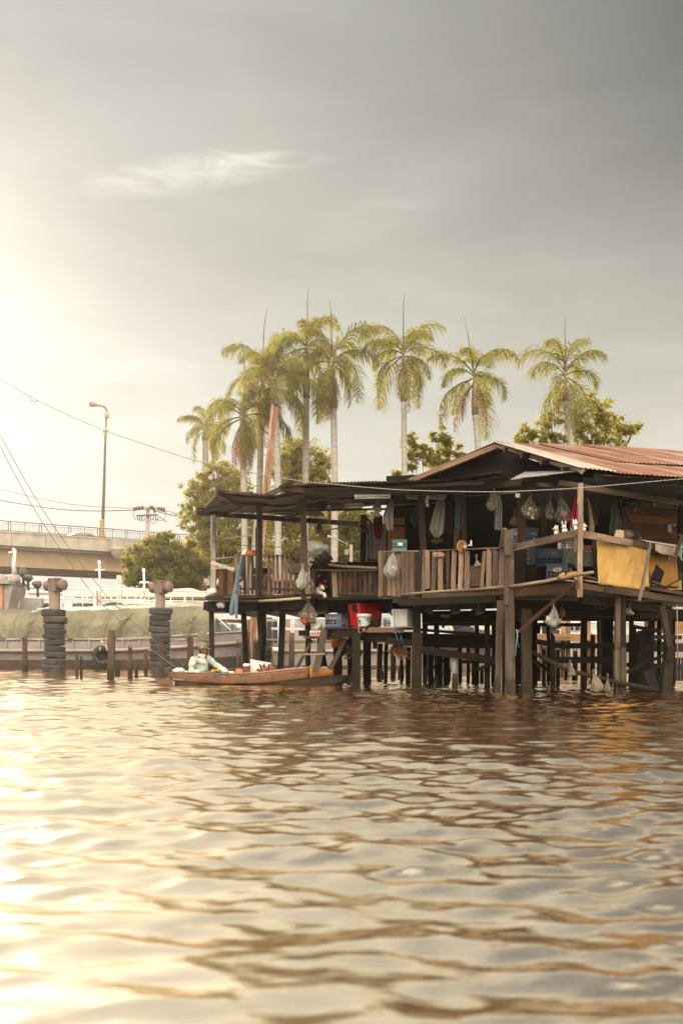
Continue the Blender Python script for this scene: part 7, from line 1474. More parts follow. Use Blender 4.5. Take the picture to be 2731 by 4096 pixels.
cv = thing('cleaver', 'pale square bladed cleaver hung on the plank wall', 'cleaver', P(2680, 2132, 20.9)); mb = MB(); mb.prism([P(2671, 2098, 20.9), P(2686, 2098, 20.9), P(2687, 2132, 20.9), P(2674, 2127, 20.9), P(2671, 2124, 20.9)], (0, .006, 0)); mb.build('blade', M['steel_white'], cv); mb = MB(); mb.beam(P(2678, 2098, 20.9), P(2679, 2086, 20.9), .02, .02); mb.build('handle', M['iron'], cv)
mb = MB(); mb.prism([P(2690, 2098, 20.95), P(2703, 2098, 20.95), P(2697, 2107, 20.95)], (0, .005, 0)); single(mb, 'white_tag', M['c_white'], 'small white triangular tag right of the cleaver', 'tag', P(2697, 2107, 20.95))
mb = MB(); mb.box(P(2708, 2433, 20.2), (.20, .04, .045)); mb.box(P(2708, 2433, 20.17), (.15, .03, .015)); single(mb, 'white_fitting', M['c_white'], 'white plastic fitting hung under the floor at the right edge', 'fitting', P(2708, 2438, 20.2))
mb = MB(); mb.tube([P(2707, 2420, 20), P(2708, 2520, 20), P(2710, 2632, 20)], .009, 6); single(mb, 'hanging_rope', M['rope'], 'vertical rope hanging at the right edge under the floor', 'rope', P(2710, 2632, 20))
fr = thing('hanging_rack', 'wooden slat rack hung from the rope at the right edge', 'rack', P(2716, 2726, 20))
for x in (2704, 2716, 2729, 2742): mb = MB(); mb.beam(P(x, 2634, 20), P(x, 2724, 20), .045, .02, up=(0, -1, 0), jit=.003); mb.build('slat', M['post_wood'], fr)
mb = MB(); mb.beam(P(2700, 2634, 19.97), P(2750, 2634, 19.97), .03, .03, up=(0, -1, 0)); mb.build('top_bar', M['beam_rust'], fr)
mb = MB(); mb.lathe(P(2405, 2440, 21), [(0, 0), (.10, .02), (.15, .08), (.16, .12)], 14); single(mb, 'hanging_basin', M['beam_rust'], 'dim basin hung in the dark under the floor', 'basin', P(2405, 2440, 21))
mb = MB()
mb.tube([P(2246, 2418, 18.9), P(2250, 2446, 18.9), P(2252, 2468, 18.9)], .006, 5)
for k in range(60): leaf(mb, P(2250, 2450, 18.9) + V(random.gauss(0, .022), random.gauss(0, .022), random.gauss(0, .05)), .06, .5)
single(mb, 'dried_plant', M['dry_leaf'], 'small dried plant hanging beside the big white bag', 'plant', P(2250, 2465, 18.9))

# ---- china animals on the corner rail (plain generic figurines)
def figurine(label, x, y, Y, s_, kind, flip=1):
    t = thing('china_figurine', label, 'figurine', P(x, y, Y), group='white china animals on the corner rail'); c = P(x, y, Y)
    def q(a, z, d=0): return c + V(a * s_ * flip, d * s_, z * s_)
    mb = MB(); mb.ball(q(0, .42), (.42 * s_, .36 * s_, .44 * s_), 16, 10); mb.ball(q(-.12, .98, -.1), (.36 * s_, .34 * s_, .34 * s_), 16, 10); mb.build('china_body', M['c_white'], t)
    if kind == 'rabbit':
        for sg in (-1, 1): 
            mb = MB(); mb.ball(q(-.12 + sg * .24, 1.55, 0), (.12 * s_, .07 * s_, .30 * s_), 10, 8); e_ = mb.build('ear', M['c_white'], t); mb = MB(); mb.ball(q(-.12 + sg * .24, 1.55, -.05), (.07 * s_, .04 * s_, .22 * s_), 8, 6); mb.build('inner_ear', M['c_pink'], e_)
            mb = MB(); mb.ball(q(-.12 + sg * .17, 1.28, -.24), (.14 * s_, .05 * s_, .08 * s_), 8, 6); mb.build('bow', plain('blue_bow', (.22, .32, .40), (.18, .27, .34), 5, .4), t)
    else:
        mb = MB(); mb.ball(q(-.46, .92, -.18), (.22 * s_, .20 * s_, .21 * s_), 12, 8); mb.build('muzzle', M['c_orange'], t)
        for sg in (-1, 1): mb = MB(); mb.ball(q(-.02 + sg * .16, 1.36, 0), (.09 * s_, .06 * s_, .16 * s_), 8, 6); mb.build('ear', M['c_white'], t)
        mb = MB(); mb.ball(q(.26, .48, -.26), (.2 * s_, .12 * s_, .24 * s_), 10, 8); mb.build('black_patch', M['iron'], t)
        mb = MB(); mb.lathe(q(-.08, .70, -.03), [(.30 * s_, 0), (.32 * s_, .05 * s_), (.30 * s_, .1 * s_)], 14); mb.build('collar', plain('blue_collar', (.14, .22, .32), (.1, .17, .26), 5, .4), t)
    for sg in (-1, 1): mb = MB(); mb.ball(q(-.16 + sg * .14, 1.04, -.40), .055 * s_, 8, 6); mb.build('eye', M['iron'], t)
figurine('small white china dog with a brown muzzle, leftmost on the rail', 2226, 2142, 18.1, .125, 'dog'); figurine('white china rabbit with pink ears and a blue bow', 2258, 2135, 17.95, .125, 'rabbit'); figurine('taller white china dog with a brown muzzle left of the corner post', 2296, 2127, 17.8, .15, 'dog', -1); figurine('white china animal half hidden right of the corner post', 2333, 2126, 17.8, .10, 'dog', -1)
# ================================================================== boat, man and dogs
def skin_mesh(pts, edges, rad, sub=2):
    """one continuous body grown round a skeleton of joints"""
    me = bpy.data.meshes.new('body'); me.from_pydata([tuple(p) for p in pts], edges, []); ob = bpy.data.objects.new('body', me); COL.objects.link(ob)
    sk = ob.modifiers.new('skin', 'SKIN'); sk.use_smooth_shade = True; sb = ob.modifiers.new('sub', 'SUBSURF'); sb.levels = sub; sb.render_levels = sub
    for i, d in enumerate(me.skin_vertices[0].data): r = rad[i]; d.radius = (r, r) if not isinstance(r, tuple) else r; d.use_root = (i == 0)
    bpy.context.view_layer.update(); dg = bpy.context.evaluated_depsgraph_get(); out = bpy.data.meshes.new_from_object(ob.evaluated_get(dg)); bpy.data.objects.remove(ob); bpy.data.meshes.remove(me)
    return out
def mesh_part(name, me, mats, parent, pick=None):
    me.materials.clear()
    for m in mats: me.materials.append(m)
    if pick:
        for p in me.polygons: p.material_index = pick(p.center)
    for p in me.polygons: p.use_smooth = True
    me.transform(Matrix.LocRotScale(*parent_loc(parent), None).inverted()); me.name = name
    o = bpy.data.objects.new(name, me); COL.objects.link(o); o.parent = parent; return o

# ---- the vendor's boat
WY = 22.75
bt = thing('vendor_boat', 'narrow worn orange wooden boat loaded with food and bundles', 'boat', V(P(1000, 0, WY).x, WY, 0))
def boatpaint(name, fresh):
    m, t, b = nt(name); vec = mapping(t, 'Object', (1, 1, 2.5)); n = noise_n(t, vec, 4, 8, .7, .5); n2 = noise_n(t, vec, 13, 6, .7)
    base = (.42, .15, .022) if fresh else (.16, .056, .016)
    r = ramp(t, [(.38, (.035, .016, .008)), (.48, (.12, .048, .015)), (.55, base), (.8, tuple(x * 1.15 for x in base))] if not fresh else [(.2, (.30, .10, .02)), (.4, base), (.8, tuple(x * 1.12 for x in base))])
    t.links.new(n.outputs['Fac'], r.inputs[0]); r2 = ramp(t, [(.60, (0, 0, 0)), (.66, (.7,) * 3)]); t.links.new(n2.outputs['Fac'], r2.inputs[0]); c = mixc(t, r2.outputs[0] if not fresh else .06, r.outputs[0], (.36, .29, .22))
    t.links.new(c, b.inputs['Base Color']); b.inputs['Roughness'].default_value = .45; bumpn(t, b, n2.outputs['Fac'], .25, .01); return m
M['boat_worn'] = boatpaint('worn_orange_boat_paint', False); M['boat_fresh'] = boatpaint('orange_boat_paint', True); M['boat_dark'] = plain('tarred_boat_bottom', (.028, .018, .012), (.014, .009, .007), 4, .5, .4)
def lerp_tab(tab, x):
    for (a, b_) in zip(tab[:-1], tab[1:]):
        if x <= b_[0]: f = (x - a[0]) / (b_[0] - a[0]); f = max(0, f); return a[1] + (b_[1] - a[1]) * f
    return tab[-1][1]
SH = [(668, 2698), (690, 2693), (760, 2694), (918, 2699), (1050, 2692), (1185, 2677), (1240, 2674), (1332, 2679)]
LO = [(668, 2716), (690, 2726), (784, 2733), (918, 2738), (1052, 2735), (1186, 2722), (1320, 2706), (1425, 2703)]
HB = [(668, .20), (720, .36), (850, .47), (1000, .52), (1150, .48), (1260, .37), (1332, .26), (1425, .10)]
def side(x, z, sg, out=0): hb = lerp_tab(HB, x) + out; Yn = WY + sg * hb; return V(P(x, 0, WY - .45).x, Yn, z)
def zpx(y): return zz(y, WY - .45)
def strake(x0, x1, sg, n, mat, name):
    mb = MB(); mb.grid(lambda u, v: side(x0 + (x1 - x0) * u, zpx(lerp_tab(SH, x0 + (x1 - x0) * u)) * (1 - v) + zpx(lerp_tab(LO, x0 + (x1 - x0) * u)) * v, sg, -.07 * v + .03 * math.sin(v * 3.1)), n, 5); o = mb.build(name, mat, bt)
    s_ = o.modifiers.new('thickness', 'SOLIDIFY'); s_.thickness = .018; return o
strake(668, 1238, -1, 40, M['boat_worn'], 'side_planking'); strake(1238, 1332, -1, 10, M['boat_fresh'], 'bow_panel'); strake(668, 1332, 1, 40, M['boat_worn'], 'side_planking')
mb = MB(); mb.grid(lambda u, v: side(690 + 735 * u, (zpx(lerp_tab(LO, 690 + 735 * u)) * (1 - abs(2 * v - 1) ** 0 * 0) + 0) * abs(2 * v - 1) + (-.16 + .30 * max(0, (u - .72) / .28) ** 2) * (1 - abs(2 * v - 1)), -1 if v < .5 else 1, (-.07 - .30 * lerp_tab(HB, 690 + 735 * u) * (1 - abs(2 * v - 1)) if abs(2 * v - 1) > .02 else -lerp_tab(HB, 690 + 735 * u))), 40, 8); mb.build('hull_bottom', M['boat_dark'], bt)
mb = MB(); mb.grid(lambda u, v: side(1290 + 135 * u, zpx(lerp_tab(LO, 1290 + 135 * u)) + .004, 2 * v - 1, -.07 if v in (0, 1) else -.07), 8, 4); mb.build('fore_deck', M['boat_dark'], bt)
mb = MB(); mb.beam(side(1332, zpx(2679), -1), side(1332, zpx(2679), 1), .03, .03); mb.prism([side(1330, zpx(2680), -1, -.01), side(1330, zpx(2680), 1, -.01), side(1326, zpx(2706), 1, -.06), side(1326, zpx(2706), -1, -.06)], (.015, 0, 0)); mb.build('bow_board', M['boat_fresh'], bt)
mb = MB(); mb.prism([side(670, zpx(2697), -1, 0), side(670, zpx(2697), 1, 0), side(672, zpx(2722), 1, -.06), side(672, zpx(2722), -1, -.06)], (-.02, 0, 0)); mb.build('transom', M['boat_worn'], bt)
for sg in (-1, 1):
    mb = MB(); mb.tube([side(x, zpx(lerp_tab(SH, x)) + .012, sg, .012) for x in range(666, 1240, 12)], [.013 + .007 * min(1, k / 6) for k in range(len(range(666, 1240, 12)))], 8); mb.build('gunwale', M['rail_wood'], bt)
mb = MB(); mb.tube([side(x, zpx(lerp_tab(LO, x)) + .01, -1, -.055) for x in range(676, 1320, 14)], .011, 6); mb.build('rubbing_strip', M['rail_wood'], bt)
mb = MB(); mb.grid(lambda u, v: side(700 + 600 * u, .03 + .06 * max(0, u - .7), 2 * v - 1, -.1), 20, 2); mb.build('floor_boards', M['fence_dark'], bt)
text('จก.ไบนอง', bt, side(707, zpx(2721), -1, .018), .055, M['letter_white'], rot=(R(90), R(3), R(-9)))
mb = MB(); mb.beam(P(622, 2723, 22.4), P(690, 2728, 22.5), .05, .10, up=(0, 0, 1), jit=.01); single(mb, 'floating_plank', M['boat_worn'], 'weathered plank floating at the stern of the vendor boat', 'plank', P(655, 2730, 22.45))

# ---- the man
OX, OZ = P(800, 2696, 22.6).x, P(800, 2696, 22.6).z
def h(x, y, z): return V(OX + x, 22.6 + y, OZ + z)
mn = thing('person', 'man in a pale green shirt and camouflage cap sitting in the boat', 'person', h(0, 0, -.16))
SKIN = plain('tanned_skin', (.25, .085, .042), (.20, .066, .033), 6, .5, .4); HAIR = plain('black_grey_hair', (.035, .028, .024), (.02, .016, .014), 30, .7); SHIRT = plain('pale_green_shirt', (.60, .64, .55), (.50, .54, .46), 5, .85, .15, bump=.25, trans=.12, sub=(.45, .5, .4))
TROUS = plain('dark_trousers', (.05, .05, .055), (.035, .035, .04), 8, .9)
J = [(-.02, 0, -.10), (0, 0, .08), (.015, 0, .24), (.03, -.01, .355), (.05, -.01, .425), (.066, -.012, .50), (.072, -.015, .575),
     (-.115, -.17, .325), (-.17, -.20, .06), (.06, -.25, .035), (.125, -.255, .030),        # near arm
     (.165, .15, .345), (.36, .14, .175), (.58, .05, .075), (.64, .03, .055),                # far arm
     (.12, -.12, -.12), (.42, -.14, .02), (.50, -.12, -.12), (.56, -.12, -.14), (.12, .12, -.12), (.42, .14, .02), (.50, .12, -.12), (.56, .12, -.14)]
E = [(0, 1), (1, 2), (2, 3), (3, 4), (4, 5), (5, 6), (3, 7), (7, 8), (8, 9), (9, 10), (3, 11), (11, 12), (12, 13), (13, 14), (0, 15), (15, 16), (16, 17), (17, 18), (0, 19), (19, 20), (20, 21), (21, 22)]
RAD = [.11, .10, .105, .075, .058, .085, .070, .045, .034, .032,   .034, .042, .032, .026, .033, .085, .062, .045, .035, .085, .062, .045, .035]
nf = len(J)
for (w_, d_, cnt) in ((10, (1, -.05, -.15), 5), (14, (1, -.2, -.2), 5)):          # fingers and thumb
    bx_, by_, bz_ = J[w_]; d_ = Vector(d_).normalized(); s_ = d_.cross(V(0, 0, 1)).normalized()
    for k in range(cnt):
        if k < 4: o_ = s_ * (.024 - .016 * k); L_ = (.030, .036, .034, .026)[k]; a = V(bx_, by_, bz_) + o_ + d_ * .035; b_ = a + d_ * L_ + V(0, 0, -.008); c_ = b_ + d_ * L_ * .8 + V(0, 0, -.022)
        else: a = V(bx_, by_, bz_) + s_ * .03 + d_ * .005; b_ = a + s_ * .016 + d_ * .022; c_ = b_ + d_ * .022 + V(0, 0, -.008)
        i = len(J); J += [tuple(a), tuple(b_), tuple(c_)]; E += [(w_, i), (i, i+1), (i+1, i+2)]; RAD += [.0095, .0088, .0075]
me = skin_mesh([h(*p) for p in J], E, RAD, 2); mesh_part('body', me, [SKIN], mn)
# head: skull, jaw, nose, lips, ear modelled over the skinned core
hc = h(.072, -.015, .548)
mb = MB(); nu, nv = 24, 18
def headf(u, v):
    th = 2 * math.pi * u; ph = math.pi * v; d = V(math.cos(th) * math.sin(ph), math.sin(th) * math.sin(ph), math.cos(ph))   # +x is the face
    r = V(.100, .078, .118); p = V(d.x * r.x, d.y * r.y, d.z * r.z)
    if d.z < 0: p.x += .018 * (-d.z) if d.x > 0 else .012 * (-d.z); p.y *= 1 - .25 * max(0, -d.z)
    f = max(0, d.x)
    p.x += .024 * math.exp(-((d.y / .16) ** 2 + ((d.z + .10) / .13) ** 2)) * f          # nose
    p.x += .008 * math.exp(-((d.y / .3) ** 2 + ((d.z - .22) / .10) ** 2)) * f            # brow
    p.x -= .008 * math.exp(-(((abs(d.y) - .30) / .14) ** 2 + ((d.z - .08) / .08) ** 2)) * f   # eye sockets
    p.x += .008 * math.exp(-((d.y / .28) ** 2 + ((d.z + .42) / .06) ** 2)) * f + .006 * math.exp(-((d.y / .25) ** 2 + ((d.z + .56) / .06) ** 2)) * f   # lips
    p.x += .010 * math.exp(-((d.y / .3) ** 2 + ((d.z + .80) / .14) ** 2)) * f            # chin
    return p
HQ = Matrix.Rotation(R(-8), 3, 'Z') @ Matrix.Rotation(R(4), 3, 'Y')
mb.grid(lambda u, v: hc + HQ @ headf(u, v), nu * 2, nv * 2); mb.build('head', SKIN, mn)
def hq(x, y, z): return hc + HQ @ V(x, y, z)
for sg in (-1, 1):
    mb = MB(); mb.ball(hq(.002, sg * .080, -.01), (.022, .010, .032), 10, 8); mb.build('ear', SKIN, mn)
    mb = MB(); mb.ball(hq(.086, sg * .030, .012), (.010, .014, .008), 8, 6); mb.build('eye', HAIR, mn)
    mb = MB(); mb.tube([hq(.092, sg * .014, .036), hq(.090, sg * .034, .040), hq(.078, sg * .050, .034)], .004, 5); mb.build('eyebrow', HAIR, mn)
mb = MB(); mb.tube([hq(.100, -.022, -.052), hq(.106, 0, -.051), hq(.100, .022, -.052)], .0025, 5); mb.build('mouth_line', HAIR, mn)
mb = MB()
def hairf(u, v):
    th = R(62) + R(236) * u; z = .085 - .155 * v * (1 if abs(u - .5) < .38 else .6); k = math.sqrt(max(.05, 1 - (z / .118) ** 2)); return hq(math.cos(th) * .104 * k - .004, math.sin(th) * .082 * k, z)
mb.grid(hairf, 24, 6); o = mb.build('hair', HAIR, mn); s_ = o.modifiers.new('thickness', 'SOLIDIFY'); s_.thickness = .008
def camo():
    m, t, b = nt('camouflage_cloth'); n = noise_n(t, mapping(t, 'Object', (1, 1, 1)), 22, 2, .5, .6); r = ramp(t, [(.38, (.10, .085, .05)), (.42, (.19, .165, .10)), (.52, (.27, .235, .155)), (.60, (.15, .15, .085))]); r.color_ramp.interpolation = 'CONSTANT'; t.links.new(n.outputs['Fac'], r.inputs[0]); t.links.new(r.outputs[0], b.inputs['Base Color']); b.inputs['Roughness'].default_value = .9; return m
CAMO = camo(); ct = thing_cap = None
mb = MB(); mb.grid(lambda u, v: hq(math.cos(2*math.pi*u) * .108 * (1 - .10 * v if v < .8 else (1 - v) * 4.6) - .006 * v - .004, math.sin(2*math.pi*u) * .090 * (1 - .08 * v if v < .8 else (1 - v) * 4.6), .045 + .105 * min(v / .8, 1) + .012 * max(0, (v - .8) / .2) - .02 * (math.cos(2*math.pi*u) < 0) * (1 - v)), 32, 12); cap_o = mb.build('cap', CAMO, mn)
mb = MB(); mb.grid(lambda u, v: hq(.085 + .095 * v * math.sin(math.pi * (.12 + .76 * u)) , (.088 - .012 * v) * math.cos(math.pi * u), .052 - .022 * v - .012 * math.cos(2 * math.pi * u) * 0), 14, 5); vz = mb.build('visor', CAMO, cap_o); s_ = vz.modifiers.new('thickness', 'SOLIDIFY'); s_.thickness = .006
# shirt: looser sleeve-and-trunk surface over the body, with an open collar and placket
SJ = [(-.03, 0, -.10), (-.005, 0, .05), (.005, 0, .20), (.02, -.005, .33), (.038, -.008, .385), (-.12, -.175, .315), (-.18, -.205, .06), (-.06, -.235, .035), (.055, -.25, .035), (.165, .155, .335), (.36, .145, .175), (.50, .09, .11), (.585, .05, .075)]
SE = [(0, 1), (1, 2), (2, 3), (3, 4), (3, 5), (5, 6), (6, 7), (7, 8), (3, 9), (9, 10), (10, 11), (11, 12)]
SR = [.18, .175, .18, .130, .075, .095, .080, .068, .052, .092, .074, .060, .050]
me = skin_mesh([h(*p) for p in SJ], SE, SR, 3)
for v in me.vertices:
    n_ = mnoise.noise(v.co * 7) * .020 + mnoise.noise(V(v.co.x * 26, v.co.y * 10, v.co.z * 12)) * .020; v.co += v.normal * n_
mesh_part('shirt', me, [SHIRT], mn)
for sg in (-1, 1):
    mb = MB(); mb.grid(lambda u, v: h(.045 + .088 * math.cos(R(sg * (8 + 150 * u))) * (1 + .10 * v), -.01 + .085 * math.sin(R(sg * (8 + 150 * u))) * (1 + .18 * v), .445 - .055 * v - .05 * (1 - u) * v), 12, 4); o = mb.build('collar', SHIRT, mn); s_ = o.modifiers.new('thickness', 'SOLIDIFY'); s_.thickness = .006
mb = MB(); mb.prism([h(.128, -.075, .415), h(.150, -.02, .40), h(.168, -.05, .27), h(.160, -.075, .27)], (.012, -.012, 0)); mb.build('open_neck', SKIN, mn)
mb = MB(); mb.tube([h(.172, -.062, .27), h(.178, -.07, .18), h(.176, -.07, .06), h(.165, -.06, -.06)], .006, 5); mb.build('placket', SHIRT, mn)
mb = MB(); mb.beam(h(.170, .06, .20), h(.150, .11, .20), .008, .05); mb.build('pocket', SHIRT, mn)
me = skin_mesh([h(*J[i]) for i in (0, 15, 16, 17, 19, 20, 21)], [(0, 1), (1, 2), (2, 3), (0, 4), (4, 5), (5, 6)], [.150, .098, .078, .06, .098, .078, .06], 2); mesh_part('trousers', me, [TROUS], mn)

# ---- cargo
crumple('heap of white plastic bags in the stern of the vendor boat', 712, 2685, 22.8, 24, 13, M['c_white'], 50, 'white_bags', 'bags', 4)
crumple('small white bag right behind the man in the boat', 747, 2689, 22.7, 12, 8, M['c_white'], 55, 'white_bag', 'bag', 2)
bn = thing('banana_bunch', 'bunch of small yellow bananas beside the hand of the man', 'bananas', P(860, 2696, 22.35))
M['banana'] = plain('ripe_banana', (.60, .40, .09), (.45, .26, .05), 14, .5, .3, dirt=(.12, .06, .02), dirt_amt=.7)
for k in range(13):
    x, y = 842 + (k % 7) * 6.2, 2683 + (k // 7) * 6 + rnd(-1.5, 1.5); a = P(x, y, 22.32 + rnd(0, .12)); mb = MB(); dx = rnd(.05, .09); mb.tube([a, a + V(dx * .4, -.01, .012), a + V(dx * .8, -.01, .008), a + V(dx * 1.15, 0, -.006)], [.008, .018, .018, .007], 7); mb.build('banana', M['banana'], bn)
crumple('white plastic bag with a peak right of the bananas', 898, 2685, 22.4, 16, 12, M['c_white'], 60, 'white_bag', 'bag', 4)
crumple('flat white wrapping sheet beside the orange parcel', 930, 2690, 22.5, 20, 6, M['c_white'], 66, 'wrapping', 'wrapping', 2)
mb = MB(); mb.prism([P(x, y, 22.3) for x, y in ((943, 2697), (943, 2681), (955, 2674), (970, 2681), (970, 2696))], (0, .10, 0)); single(mb, 'paper_parcel', M['c_orange'], 'small orange paper parcel in front of the dark red crate', 'parcel', P(956, 2697, 22.3), bevel=.005)
crate('dark red crate in the middle of the vendor boat', 972, 2697, 22.6, .30, .28, .13, 0, plain('dark_red_crate', (.20, .06, .05), (.15, .04, .035), 6, .5), (), (), 4, 2, None, None, 'plastic_crate', .5)
crumple('crumpled white plastic on top of the dark red crate', 981, 2664, 22.6, 18, 10, M['c_white'], 70, 'white_bag', 'bag', 3)
mb = MB(); mb.prism([P(1001, 2637, 22.7), P(1085, 2652, 22.9), P(1082, 2685, 22.9), P(1000, 2694, 22.6)], (0, .012, 0)); single(mb, 'foam_board', M['c_cream'], 'bright cream foam board standing up in the vendor boat', 'board', P(1040, 2694, 22.75))
for k, (x0, y0, x1, y1, c_) in enumerate(((1050, 2690, 1027, 2676, 'c_brown'), (1052, 2692, 1038, 2658, 'c_brown'), (1058, 2690, 1046, 2662, 'c_orange'), (1062, 2690, 1056, 2655, 'c_blue'), (1066, 2690, 1052, 2660, 'c_brown'), (1070, 2690, 1066, 2668, 'c_red'), (1074, 2690, 1076, 2657, 'c_brown'), (1078, 2690, 1083, 2658, 'c_orange'), (1086, 2690, 1098, 2670, 'c_red'), (1056, 2692, 1040, 2676, 'c_orange'), (1082, 2690, 1090, 2666, 'c_green'), (1046, 2692, 1030, 2682, 'c_brown'))):
    mb = MB(); Y = 22.45 + .02 * k; mb.beam(P(x0, y0, Y), P(x1, y1, Y), .036, .03, up=(0, -1, 0), jit=.003); single(mb, 'incense_bundle', M[c_] if c_ != 'c_brown' else M['beam_rust'], 'narrow coloured packet in the fan of bundles before the foam board', 'packet', P(x0, y0, Y), 'fan of narrow coloured packets')
for i, (x, y, rx, ry, m_, lab) in enumerate(((1205, 2672, 13, 7, 'c_pink', 'pink packet lying at the rear of the bow cargo'), (1228, 2672, 11, 6, 'c_orange', 'small orange packet beside the pink one in the bow'), (1248, 2671, 12, 8, 'c_yellow', 'pale yellow bun packet in the bow'), (1270, 2676, 22, 6, 'c_cream', 'flat cream wrapper in the bow'), (1298, 2672, 14, 8, 'c_white', 'white wrapped packet near the bow tip'), (1322, 2674, 10, 9, 'c_white', 'crumpled clear wrapper hanging over the bow edge'), (1180, 2680, 20, 5, 'c_white', 'white sheet tucked along the boat side behind the bow'))):
    crumple(lab, x, y, 22.6, rx, ry, M[m_], 80 + i * 3, 'food_packet', 'packet', 2)

# ---- dogs
FUR_W = plain('white_fur', (.62, .54, .45), (.52, .44, .36), 20, .9, .1, bump=.3); FUR_B = plain('brown_fur', (.20, .09, .04), (.14, .06, .028), 18, .9, .1, bump=.3); FUR_K = plain('black_fur', (.018, .014, .012), (.010, .008, .007), 18, .85, .2, bump=.3); FUR_T = plain('tan_fur', (.40, .20, .10), (.30, .145, .07), 16, .9, .1, bump=.3); FUR_D = plain('grey_brown_fur', (.16, .105, .075), (.11, .07, .05), 16, .9, .1, bump=.3); NOSE = plain('dog_nose', (.02, .016, .014), (.012, .01, .01), 10, .4)
def dog(label, pts, edges, rad, furs, pick, ears, eyes, nose, loc, earmat):
    t = thing('dog', label, 'dog', loc); P3 = [P(*p) for p in pts]
    me = skin_mesh(P3, edges, rad, 2); mesh_part('body', me, furs, t, pick)
    for a, b_, c_ in ears: mb = MB(); A_, B_, C_ = P(*a), P(*b_), P(*c_); n_ = (B_ - A_).cross(C_ - A_).normalized() * .012; mb.prism([A_, (A_ + B_) / 2 + (A_ + B_ - 2 * C_) * .06, B_, C_], n_); mb.build('ear', earmat, t, bevel=.004)
    for e_ in eyes: mb = MB(); mb.ball(P(*e_), .0085, 8, 6); mb.build('eye', NOSE, t)
    mb = MB(); mb.ball(P(*nose), (.014, .014, .011), 8, 6); mb.build('nose', NOSE, t); return t
hp_ = P(1284, 2345, 22.35)
dog('white and brown puppy peering out with its paws over the floor edge', [(1258, 2380, 22.9), (1270, 2368, 22.6), (1276, 2362, 22.45), (1280, 2354, 22.4), (1285, 2346, 22.34), (1292, 2354, 22.26), (1296, 2359, 22.22), (1281, 2375, 22.36), (1293, 2374, 22.26), (1297, 2384, 22.2), (1297, 2391, 22.18), (1288, 2374, 22.34), (1299, 2374, 22.25), (1302, 2384, 22.2), (1303, 2391, 22.18)],
    [(0, 1), (1, 2), (2, 3), (3, 4), (4, 5), (5, 6), (2, 7), (7, 8), (8, 9), (9, 10), (2, 11), (11, 12), (12, 13), (13, 14)], [.09, .095, .082, .06, .066, .036, .022, .04, .03, .024, .026, .04, .03, .024, .026], [FUR_W, FUR_B],
    lambda c: 1 if (c - hp_).length < .085 and c.z > hp_.z - .03 and not abs((c - P(1287, 2340, 22.3)).x) < .014 else 0, [((1275, 2338, 22.36), (1283, 2333, 22.34), (1274, 2352, 22.33)), ((1293, 2336, 22.34), (1299, 2340, 22.36), (1300, 2348, 22.34))], [(1284, 2348, 22.275), (1292, 2347, 22.28)], (1297, 2361, 22.20), P(1285, 2388, 22.4), FUR_B)
dog('small black and tan dog hanging its head over the platform edge', [(1508, 2492, 22.0), (1490, 2496, 21.98), (1472, 2502, 21.92), (1456, 2509, 21.86), (1446, 2516, 21.8), (1441, 2527, 21.74), (1440, 2534, 21.71), (1466, 2512, 21.82), (1456, 2518, 21.76), (1452, 2529, 21.74), (1512, 2502, 21.9), (1502, 2504, 21.86), (1516, 2482, 22.02), (1520, 2470, 22.03), (1515, 2464, 22.03), (1509, 2468, 22.02), (1474, 2510, 22.05)],
    [(0, 1), (1, 2), (2, 3), (3, 4), (4, 5), (5, 6), (2, 7), (7, 8), (8, 9), (0, 10), (10, 11), (0, 12), (12, 13), (13, 14), (14, 15), (2, 16)], [.075, .078, .070, .050, .050, .030, .020, .034, .024, .020, .05, .028, .024, .017, .013, .008, .03], [FUR_K, FUR_T],
    lambda c: 1 if ((c - P(1454, 2523, 21.75)).length < .055 and c.x > P(1449, 2520, 21.8).x) or (c - P(1440, 2532, 21.7)).length < .03 else 0, [((1436, 2510, 21.84), (1440, 2505, 21.85), (1434, 2520, 21.82)), ((1449, 2508, 21.82), (1455, 2510, 21.84), (1453, 2520, 21.80))], [(1440, 2521, 21.735), (1447, 2521, 21.74)], (1439, 2537, 21.70), P(1478, 2508, 21.9), FUR_K)
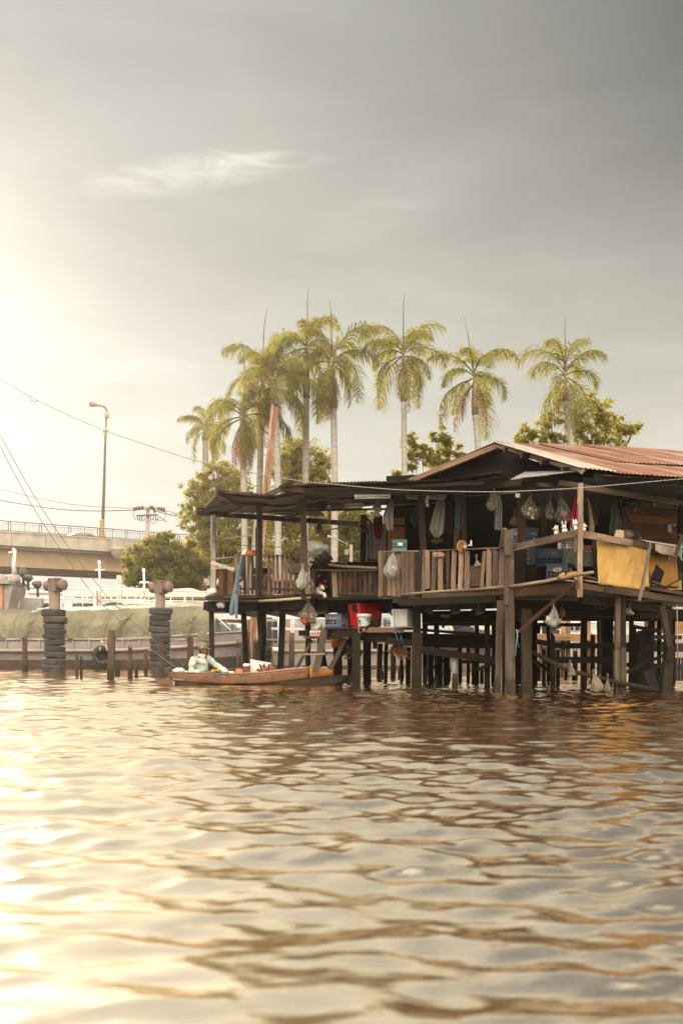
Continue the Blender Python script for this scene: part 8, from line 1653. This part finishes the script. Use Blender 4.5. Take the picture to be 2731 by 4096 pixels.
dog('grey brown dog lying with drooped head behind the ladder plank', [(1352, 2532, 22.6), (1342, 2524, 22.5), (1332, 2520, 22.42), (1324, 2521, 22.38), (1320, 2530, 22.34), (1319, 2538, 22.32), (1334, 2538, 22.4), (1328, 2544, 22.34), (1356, 2541, 22.5)], [(0, 1), (1, 2), (2, 3), (3, 4), (4, 5), (1, 6), (6, 7), (0, 8)], [.10, .10, .075, .062, .04, .025, .04, .03, .05], [FUR_D], None,
    [((1316, 2514, 22.38), (1322, 2511, 22.38), (1313, 2524, 22.36)), ((1330, 2513, 22.36), (1336, 2517, 22.38), (1334, 2528, 22.35))], [(1320, 2523, 22.31), (1327, 2523, 22.31)], (1318, 2540, 22.30), P(1340, 2546, 22.5), FUR_D)
dog('tan dog asleep with its chin on the bamboo pole at the corner', [(2318, 2306, 18.15), (2296, 2302, 18.0), (2276, 2304, 17.85), (2262, 2302, 17.75), (2250, 2300, 17.68), (2238, 2309, 17.62), (2231, 2314, 17.6), (2272, 2310, 17.72), (2258, 2310, 17.6), (2252, 2313, 17.56), (2312, 2312, 17.9), (2300, 2318, 17.75)], [(0, 1), (1, 2), (2, 3), (3, 4), (4, 5), (5, 6), (2, 7), (7, 8), (8, 9), (0, 10), (10, 11)], [.085, .085, .070, .052, .052, .034, .022, .038, .026, .024, .05, .03], [FUR_T, FUR_B],
    lambda c: 1 if (c - P(2232, 2313, 17.6)).length < .028 else 0, [((2257, 2292, 17.66), (2266, 2291, 17.70), (2266, 2304, 17.64)), ((2240, 2294, 17.66), (2245, 2291, 17.68), (2237, 2288, 17.66))], [(2241, 2303, 17.565)], (2229, 2316, 17.58), P(2290, 2320, 17.8), FUR_K)
# second leg and upper half belong to their garments
def adopt(child, parent):
    c_, p_ = bpy.data.objects[child], bpy.data.objects[parent]; c_.parent = p_; c_.location = c_.location - p_.location
    for k in ('category', 'label', 'group'):
        if k in c_: del c_[k]
    c_.name = {'trousers': 'trouser_leg', 'pouch': 'pouch_top'}[child.split('.')[0]]
adopt('trousers.001', 'trousers'); adopt('pouch.001', 'pouch')
bpy.data.objects['trousers']['label'] = 'pair of blue trousers hung over the porch fence'
